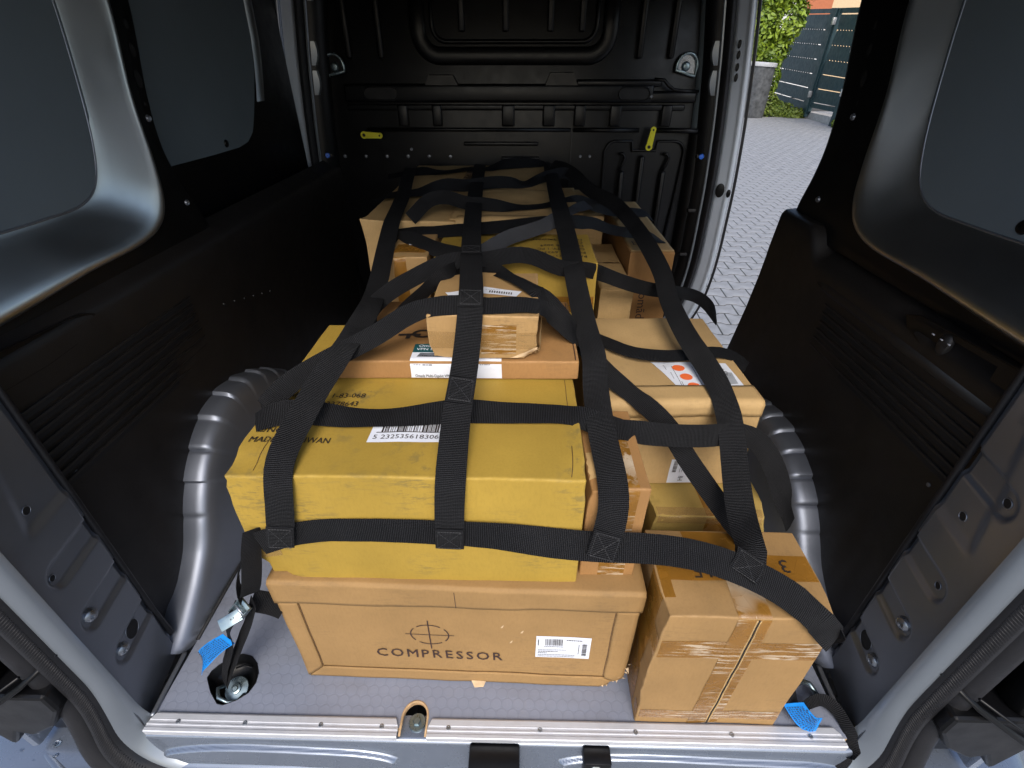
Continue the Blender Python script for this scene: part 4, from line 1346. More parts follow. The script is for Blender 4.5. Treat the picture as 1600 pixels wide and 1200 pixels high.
# --- long flat carton marked COMPRESSOR, with frame folds and an overlapping lid
c = Carton('compressor', 'long kraft box printed COMPRESSOR under a crosshair mark, on the van floor', M['kraft'], amp=0.0012, r=0.0026,
           crush=[(1, -1, -1, 0.05, (-0.009, 0.008, 0.004)), (0.25, -1, 0.95, 0.10, (0, 0, -0.002))])
W_, H_ = c.w, c.h
lidz = 0.247
def lid_bottom(s):
    return lidz - 0.004 + 0.010 * s / W_ + 0.0015 * math.sin(s * 30)
rows = []
for s in [-0.0022 + (W_ + 0.0044) * k / 60 for k in range(61)]:
    lb = lid_bottom(s)
    tt = [lb + (H_ - 0.005 - lb) * j / 6 for j in range(7)] + [H_ - 0.0026, H_ - 0.0016, H_ - 0.0006, H_, H_ + 0.0006, H_ + 0.0016, H_ + 0.0026, H_ + 0.005] + [H_ + 0.005 + 0.095 * j / 8 for j in range(1, 9)]
    rows.append([c.at('FT', s, t, 0.0022) for t in tt])
o = loft('lid_flap', rows, M['kraft'], c.root); md = o.modifiers.new('thickness', 'SOLIDIFY'); md.thickness = 0.0025; md.offset = -1
c.strokes('flap_crease', 'F', [(0.305, 0.249, 0.3045, H_ - 0.004, 0.0011)], M['ink_brown'], off=0.0050)
# mitred frame strips round the front panel
def strip(quad):
    return c.patch('frame_strip', 'F', quad, M['kraft'], off=0.0004, thick=0.0024)
e = 0.0012
strip([(0.002, 0.004), (0.036 - e, 0.038), (0.036 - e, 0.243), (0.002, 0.241)])
strip([(0.004, 0.002), (W_ - 0.004, 0.002), (W_ - 0.040, 0.038 - e), (0.037, 0.038 - e)])
strip([(W_ - 0.039 + e, 0.038), (W_ - 0.002, 0.004), (W_ - 0.002, 0.249), (W_ - 0.039 + e, 0.249)])
c.strokes('panel_gap', 'F', [(0.0365, 0.039, 0.0365, 0.242, 0.0009), (0.0375, 0.0385, W_ - 0.040, 0.0385, 0.0006), (W_ - 0.0395, 0.039, W_ - 0.0395, 0.249, 0.0009),
                             (0.003, 0.003, 0.0365, 0.0385, 0.0007), (W_ - 0.003, 0.003, W_ - 0.0395, 0.0385, 0.0007)], M['ink_brown'], off=0.0008)
c.text('COMPRESSOR', 'F', (0.147, 0.082), 0.026, mat=M['ink_brown'], bold=0.004, spacing=0.17, width=0.232)
# crosshair in a broken ring
cx, cz, rx, rz = 0.252, 0.158, 0.034, 0.030
segs = [(cx - 0.044, cz, cx + 0.044, cz, 0.0016), (cx, cz - 0.046, cx, cz + 0.044, 0.0022)]
for k in range(48):
    if k % 12 in (5, 6): continue
    a0, a1 = 2 * math.pi * k / 48, 2 * math.pi * (k + 1.05) / 48
    segs.append((cx + rx * math.cos(a0), cz + rz * math.sin(a0), cx + rx * math.cos(a1), cz + rz * math.sin(a1), 0.0022))
c.strokes('printed_mark', 'F', segs, M['ink_brown'])
lab = c.rect('label_sticker', 'F', 0.440, 0.098, 0.537, 0.166, M['label'])
c.barcode('F', 0.456, 0.138, 0.487, 0.158, lab, seed=5)
c.barcode('F', 0.523, 0.108, 0.531, 0.146, lab, vertical=True, seed=6)
c.microtext('F', [(0.454, 0.134, 0.035, 0.0014), (0.494, 0.156, 0.028, 0.0022), (0.444, 0.124, 0.050, 0.0012), (0.444, 0.119, 0.036, 0.0018), (0.444, 0.114, 0.016, 0.0018), (0.444, 0.108, 0.067, 0.0012), (0.444, 0.103, 0.067, 0.0012)], lab, M['ink'], dash=0.0022)
c.microtext('F', [(0.444, 0.138, 0.018, 0.0016), (0.517, 0.112, 0.032, 0.0012)], lab, M['ink'], ang=90, dash=0.002)
# torn bottom corner and a torn tab at the bottom edge
tv = []; tf = []
for k in range(30):
    a = Vector((W_ - 0.040 + 0.040 * k / 29, 0.004 + 0.08 * max(0, (k - 20) / 9) ** 2)) + Vector((rnd.gauss(0, 0.002), rnd.gauss(0, 0.002)))
    b = a + Vector((rnd.gauss(0.003, 0.004), rnd.gauss(-0.003, 0.003)))
    p0 = c.at('F', a.x, a.y, 0.001); p1 = c.at('F', a.x + rnd.uniform(0.003, 0.007), a.y + 0.003, 0.001); p2 = c.at('F', b.x, max(0.001, b.y), rnd.uniform(0.001, 0.006))
    i = len(tv); tv += [p0, p1, p2]; tf.append((i, i + 1, i + 2))
mesh_obj('torn_edge', tv, tf, M['torn'], c.root)
mesh_obj('torn_tab', [c.at('F', 0.318, 0.006, 0.001), c.at('F', 0.348, 0.005, 0.001), c.at('F', 0.343, 0.0008, 0.012), c.at('F', 0.326, 0.0008, 0.014)], [(0, 3, 2, 1)], M['torn'], c.root)
for sx, sz in ((0.378, 0.186), (0.412, 0.172), (0.393, 0.140)):
    c.patch('paper_scuff', 'F', [(sx, sz), (sx + 0.004, sz + 0.001), (sx + 0.006, sz + 0.009), (sx + 0.003, sz + 0.007)], M['torn'], off=0.0007, n=2)

# --- big yellow carton on top of it
c = Carton('yellow_front', 'large mustard yellow box with a barcode label, lying on the COMPRESSOR box', M['yellow'], amp=0.0018, r=0.0035, bulge=0.002,
           crush=[(-1, -1, 1, 0.07, (0.006, 0.004, -0.010)), (1, -1, 1, 0.05, (-0.004, 0.003, -0.004)), (-1, -1, -1, 0.08, (0.012, 0.006, 0.006)), (0.3, -1, 1, 0.10, (0, 0.003, -0.003))])
tx = 0.006
for i, (ln, wd) in enumerate([('PART NO.: 1-83-068', 0.140), ('PO NO.: 693378643', 0.134), ('QUANTITY: 1 PC', 0.112), ('DATE: 08 2024', 0.104), ('C/NO.:', 0.048), ('MADE IN TAIWAN', 0.120)]):
    c.text(ln, 'T', (tx + (0.007 if i < 4 else 0.004), 0.184 - i * 0.0232), 0.0125, bold=0.006, width=wd, slant=0.0)
lab = c.rect('label_sticker', 'T', 0.187, 0.072, 0.300, 0.150, M['label'])
c.barcode('T', 0.203, 0.094, 0.290, 0.140, lab, seed=9)
c.strokes('fine_print', 'T', [(0.196, 0.094, 0.293, 0.094, 0.0016)], M['ink'], lab, 0.0016)
c.text('5 232535618306', 'T', (0.193, 0.079), 0.0095, bold=0.0, width=0.100, parent=lab, off=0.0014)
# split seam of the lid near both ends, flap edge on the left
c.strokes('lid_seam', 'T', [(0.040, 0.012, 0.040, 0.070, 0.0010), (0.490, 0.006, 0.492, 0.070, 0.0010), (0.493, 0.150, 0.493, 0.25, 0.0008)], M['ink_brown'], off=0.0006)
c.patch('tape_strip', 'F', [(0.0, 0.045), (0.046, 0.060), (0.046, 0.098), (0.0, 0.098)], M['tape_clear'], off=0.0006)

# --- small upright carton squeezed in beside it
c = Carton('side_small', 'small upright brown box squeezed between the yellow box and the stack on the right', M['kraft_warm'], amp=0.0016, r=0.003, crush=[(-1, -1, 1, 0.05, (0.004, 0.004, -0.010))])
c.rect('tape_strip', 'FT', 0.030, -0.0 + 0.001, 0.072, c.h + 0.165, M['tape_worn'])
c.patch('torn_flap', 'T', [(0.0, 0.02), (0.026, 0.024), (0.020, 0.080), (0.001, 0.072)], M['kraft_light'], off=0.003, jag=0.002)

# --- tall taped double carton at the right front
c = Carton('taped_tall', 'tall brown box banded with brown tape, upright at the right end of the threshold', M['kraft'], amp=0.0018, r=0.0028, bulge=0.001,
           crush=[(-1, -1, 1, 0.05, (0.006, 0.003, -0.004)), (-1, -1, -0.1, 0.10, (-0.006, 0, 0)), (1, -1, 1, 0.05, (-0.003, 0.003, -0.003))])
h = c.h
c.rect('tape_strip', 'T', 0.003, 0.060, 0.247, 0.108, M['tape'])
c.patch('tape_strip', 'FT', [(0.092, 0.004), (0.146, 0.004), (0.154, h + 0.065), (0.106, h + 0.065)], M['tape_worn'], off=0.0009)
c.rect('tape_strip', 'LF', -0.10, 0.225, 0.249, 0.272, M['tape_worn'], off=0.0006)
c.rect('tape_strip', 'LF', -0.02, 0.022, 0.249, 0.050, M['tape_worn'], off=0.0008)
c.rect('tape_strip', 'LT', 0.030, 0.005, 0.085, h + 0.020, M['tape'])
c.patch('tape_strip', 'T', [(0.065, 0.118), (0.160, 0.114), (0.150, 0.150), (0.060, 0.154)], M['tape'], off=0.0011)
# the seam between the two joined cartons: a groove of dark shadow with fuzzy lips
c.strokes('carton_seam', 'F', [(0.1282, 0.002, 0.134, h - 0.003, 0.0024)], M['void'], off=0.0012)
for sgn in (-1, 1):
    c.patch('seam_lip', 'F', [(0.1285 + sgn * 0.0014, 0.006), (0.1285 + sgn * 0.0034, 0.006), (0.134 + sgn * 0.0034, h - 0.004), (0.134 + sgn * 0.0014, h - 0.004)], M['kraft_light'], off=0.0010, jag=0.0004, thick=0.0008)
c.text('3', 'T', (0.214, 0.099), 0.024, ang=180, bold=0.0, aspect=1.1)
c.text('315', 'T', (0.113, 0.088), 0.024, ang=180, bold=0.0, aspect=1.1)
c.strokes('printed_mark', 'T', [(0.182, 0.141, 0.194, 0.153, 0.0012), (0.194, 0.141, 0.186, 0.150, 0.0012)], M['ink_brown'])

# --- flat taped carton behind
c = Carton('flat_taped', 'pale yellowish box with crumpled clear tape, under the box with orange dots', M['yellow_pale'], amp=0.002, r=0.003, crush=[(1, -1, 1, 0.05, (-0.008, 0.004, -0.006)), (-1, -1, 1, 0.05, (0.006, 0.004, -0.003))])
c.rect('tape_strip', 'FT', 0.10, 0.10, 0.15, c.h + 0.10, M['tape'])
c.rect('tape_strip', 'FT', 0.004, c.h - 0.018, c.w - 0.004, c.h + 0.022, M['tape_clear'], off=0.0014)

# --- brown box with the white label and three orange dots
c = Carton('white_label', 'pale brown box with a white sticker of three orange dots on its sagging lid', M['kraft_light'], amp=0.0018, r=0.0028, bulge=-0.004, crush=[(-0.2, 0.3, 1, 0.14, (0, 0, -0.010)), (0.2, -1, 0.7, 0.12, (0, 0.004, 0))])
w, d, h = c.w, c.d, c.h
lab = c.patch('label_sticker', 'T', [(0.168, 0.030), (0.292, 0.046), (0.286, 0.142), (0.136, 0.160)], M['label'], off=0.001)
for dx, dy in ((0.196, 0.055), (0.190, 0.090), (0.184, 0.126)):
    pts = [c.at('T', dx + 0.0125 * math.cos(a), dy + 0.0125 * math.sin(a), 0.0018) for a in [2 * math.pi * k / 24 for k in range(24)]]
    mesh_obj('orange_dot', pts, [tuple(range(24))], M['orange'], lab)
c.patch('printed_picture', 'T', [(0.244, 0.060), (0.282, 0.064), (0.284, 0.104), (0.248, 0.110)], M['pic_grey'], off=0.0018, n=4, parent=lab)
c.microtext('T', [(0.172 + 0.0004, 0.045, 0.09, 0.0014), (0.213, 0.052, 0.08, 0.0016), (0.219, 0.055, 0.07, 0.0012), (0.225, 0.058, 0.06, 0.0012), (0.176, 0.045, 0.03, 0.0012), (0.164, 0.085, 0.025, 0.0012), (0.158, 0.12, 0.025, 0.0012)], lab, ang=90, dash=0.003)
c.text('LSE', 'T', (0.262, 0.118), 0.013, ang=-80, bold=0.0, parent=lab, off=0.0018)
c.text('SGD', 'T', (0.012, h * 0 + 0.312), 0.017, ang=-85, bold=0.004)
lab = c.rect('label_sticker', 'F', 0.162, 0.004, 0.215, 0.068, M['label'])
c.barcode('F', 0.168, 0.034, 0.176, 0.064, lab, vertical=True, seed=12)
c.microtext('F', [(0.183, 0.034, 0.026, 0.0012), (0.187, 0.034, 0.020, 0.0012), (0.200, 0.036, 0.022, 0.0014), (0.204, 0.036, 0.018, 0.0012)], lab, ang=90, dash=0.003)
c.text('Hi', 'F', (0.193, 0.010), 0.010, ang=90, bold=0.01, parent=lab, off=0.0014)
c.patch('lid_flap', 'FT', [(0.0, h - 0.030), (w, h - 0.030), (w, h + 0.055), (0.0, h + 0.055)], M['kraft_light'], off=0.0016, thick=0.002)

# --- flat router carton
c = Carton('router', 'flat brown router box with a white and teal label, lying behind the big yellow box', M['kraft_warm'], amp=0.0012, r=0.003, bulge=0.001)
w, d, h = c.w, c.d, c.h
lab = c.patch('label_sticker', 'FT', [(0.140, 0.003), (0.300, 0.003), (0.300, h + 0.028), (0.140, h + 0.028)], M['label'])
c.patch('printed_band', 'T', [(0.140, 0.028), (0.300, 0.028), (0.300, 0.058), (0.140, 0.058)], M['teal'], off=0.0007, parent=lab)
c.text('Omada', 'T', (0.148, 0.046), 0.008, mat=M['label'], bold=0.006, parent=lab, off=0.0014)
c.text('VPN Router', 'T', (0.146, 0.034), 0.008, mat=M['label'], bold=0.006, parent=lab, off=0.0014)
c.patch('printed_picture', 'T', [(0.150, 0.012), (0.232, 0.012), (0.229, 0.025), (0.155, 0.025)], M['ink_grey'], off=0.0012, parent=lab, n=4)
c.barcode('T', 0.156, 0.0135, 0.228, 0.0165, lab, seed=21)
c.microtext('F', [(0.146, 0.030, 0.014, 0.0012), (0.162, 0.030, 0.018, 0.0022), (0.262, 0.031, 0.018, 0.0012)], lab, dash=0.003)
c.text('Omada Multi-Gigabit VPN Router', 'F', (0.147, 0.0045), 0.006, bold=0.004, width=0.082, parent=lab, off=0.0012)
# partly hidden emblem and lettering, upside down towards the camera
ex, ey = 0.018, -0.030
c.strokes('printed_mark', 'T', [(0.084 + ex, 0.124 + ey, 0.126 + ex, 0.124 + ey, 0.008), (0.104 + ex, 0.108 + ey, 0.104 + ex, 0.122 + ey, 0.008)]
          + [(0.130 + ex + 0.017 * math.cos(q), 0.128 + ey + 0.014 * math.sin(q), 0.130 + ex + 0.017 * math.cos(q + 0.4), 0.128 + ey + 0.014 * math.sin(q + 0.4), 0.007) for q in [0.6 + 0.36 * k for k in range(13)]], M['ink'], off=0.0013)
c.strokes('lid_slot', 'T', [(w - 0.006, 0.004, w - 0.006, d - 0.01, 0.0018), (0.012, 0.02, 0.012, d - 0.01, 0.0015)], M['ink_brown'])

# --- small dented carton with shipping labels
c = Carton('small_dented', 'small battered box with torn corner and crooked address labels, on top of the router box', M['kraft_old'], amp=0.0022, r=0.0028, bulge=0.001, step=0.010,
           crush=[(1, -1, -1, 0.03, (-0.008, 0.005, 0.006)), (1, -1, 0.3, 0.04, (-0.004, 0.002, 0)), (-1, -1, -1, 0.03, (0.005, 0.004, 0.0)), (-1, 1, 1, 0.06, (0.010, -0.01, -0.004))])
w, d, h = c.w, c.d, c.h
lab = c.patch('label_sticker', 'T', [(0.085, 0.092), (0.150, 0.080), (0.160, 0.104), (0.088, 0.122)], M['label'], off=0.0012)
c.strokes('barcode', 'T', [(0.100 + 0.0045 * k, 0.094 - 0.0008 * k, 0.1005 + 0.0045 * k, 0.104 - 0.0008 * k, 0.0022) for k in range(10)], M['ink'], lab, 0.0022)
c.microtext('T', [(0.092, 0.110, 0.05, 0.0012)], lab, dash=0.003)
c.patch('label_sticker', 'T', [(0.034, 0.055), (0.075, 0.062), (0.070, 0.104), (0.020, 0.094)], M['label'], off=0.0016, jag=0.0015)
c.rect('tape_strip', 'FT', 0.090, 0.010, 0.150, h * 0.80, M['tape_worn'])
c.rect('tape_strip', 'F', 0.002, 0.020, w - 0.002, 0.052, M['tape_clear'], off=0.001)
c.patch('torn_flap', 'R', [(0.0, 0.004), (0.05, 0.004), (0.05, h - 0.01), (0.0, h - 0.006)], M['kraft_light'], off=0.005, jag=0.003)
c.patch('torn_flap', 'F', [(w - 0.055, 0.002), (w + 0.001, 0.006), (w + 0.002, 0.024), (w - 0.016, 0.017)], M['torn'], off=0.0022, jag=0.0015)

# --- second yellow carton
c = Carton('yellow_back', 'second mustard yellow box with upside-down part number print, in the middle of the load', M['yellow'], amp=0.0016, r=0.003, bulge=0.001)
w, d, h = c.w, c.d, c.h
for i, (ln, wd) in enumerate([('PART NO.: 1-83-068', 0.145), ('PO NO.: 693378643', 0.138), ('QUANTITY: 1 PC', 0.112), ('DATE: 08 2024', 0.104), ('C/NO.:', 0.048), ('MADE IN TAIWAN', 0.120)]):
    c.text(ln, 'T', (w - 0.020, 0.046 + i * 0.0245), 0.0135, ang=180, bold=0.006, width=wd)
c.rect('tape_strip', 'F', 0.003, h - 0.116, w - 0.003, h - 0.078, M['tape'])
c.strokes('lid_seam', 'F', [(0.003, h - 0.100, w - 0.003, h - 0.100, 0.0014)], M['ink_brown'], off=0.0012)

# --- small carton at the left of it
c = Carton('small_left', 'narrow brown box with a taped worn edge, left of the middle yellow box', M['kraft_old'], amp=0.0022, r=0.003, crush=[(-1, -1, 1, 0.05, (0.006, 0.004, -0.006))])
c.rect('tape_strip', 'FT', 0.016, c.h - 0.22, 0.046, c.h + 0.004, M['tape'])
c.rect('tape_strip', 'T', 0.012, 0.030, 0.086, 0.085, M['tape'])
c.patch('label_sticker', 'T', [(0.040, 0.075), (0.075, 0.080), (0.070, 0.105), (0.035, 0.10)], M['label'], off=0.0016)
c.rect('tape_strip', 'F', 0.002, c.h - 0.20, c.w - 0.002, c.h - 0.15, M['tape'])

# --- wide carton at the back
c = Carton('big_back', 'wide brown box at the very back against the black bulkhead, highest of the load', M['kraft_rear_lit'], amp=0.0026, r=0.003, bulge=0.003, step=0.025,
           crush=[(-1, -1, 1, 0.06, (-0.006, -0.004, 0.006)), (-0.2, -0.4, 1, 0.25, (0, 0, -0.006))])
w, d, h = c.w, c.d, c.h
c.rect('tape_strip', 'T', 0.205, 0.52, 0.245, d - 0.004, M['tape'])
c.patch('lid_flap', 'T', [(0.225, 0.006), (w - 0.004, 0.004), (w - 0.004, 0.34), (0.225, 0.35)], M['kraft_rear_lit'], off=0.002, thick=0.0025)
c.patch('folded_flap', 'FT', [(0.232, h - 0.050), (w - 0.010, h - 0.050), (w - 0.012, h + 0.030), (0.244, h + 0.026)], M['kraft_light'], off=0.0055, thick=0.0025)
c.strokes('lid_seam', 'T', [(0.004, 0.30, w - 0.004, 0.31, 0.002), (0.225, 0.36, 0.225, d - 0.02, 0.002)], M['ink_brown'])

c = Carton('text_back', 'light brown box with a small printed word, far right of the wide back box', M['kraft_rear_lit'], amp=0.002, r=0.004)
c.strokes('printed_mark', 'T', [(0.078, 0.12, 0.076, 0.175, 0.003), (0.086, 0.13, 0.0845, 0.165, 0.003)], M['ink'])
c.rect('lid_flap', 'T', 0.004, 0.004, 0.050, c.d - 0.004, M['kraft_light'], off=0.004, thick=0.003)

c = Carton('light_tall', 'plain pale brown box standing right beside the middle yellow box', M['kraft_rear_lit'], amp=0.0014, r=0.003)
c.strokes('lid_seam', 'T', [(0.004, 0.20, c.w - 0.004, 0.205, 0.0022)], M['ink_brown'])
c.rect('lid_flap', 'T', 0.002, 0.002, c.w - 0.002, 0.195, M['kraft_light'], off=0.0008, thick=0.002)

c = Carton('omada', 'warm brown box with a word printed sideways on its front, near the bulkhead', M['kraft_warm'], amp=0.0012, r=0.003)
w, d, h = c.w, c.d, c.h
c.text('om\u00e3da', 'F', (0.040, h - 0.118), 0.026, ang=-90, bold=0.0, mat=M['ink_brown'])
c.rect('lid_flap', 'T', 0.002, 0.002, w - 0.002, d - 0.01, M['kraft_light'], off=0.0012, thick=0.002)
c.strokes('printed_mark', 'T', [(0.016, 0.055, 0.042, 0.055, 0.003), (0.020, 0.075, 0.038, 0.075, 0.003), (0.018, 0.050, 0.018, 0.085, 0.003), (0.040, 0.050, 0.040, 0.085, 0.003), (0.029, 0.045, 0.029, 0.090, 0.002)], M['ink'], off=0.0040)
c.strokes('printed_mark', 'T', [(0.030, d - 0.06, 0.060, d - 0.05, 0.004), (0.040, d - 0.075, 0.055, d - 0.065, 0.004)], M['ink'], off=0.0040)

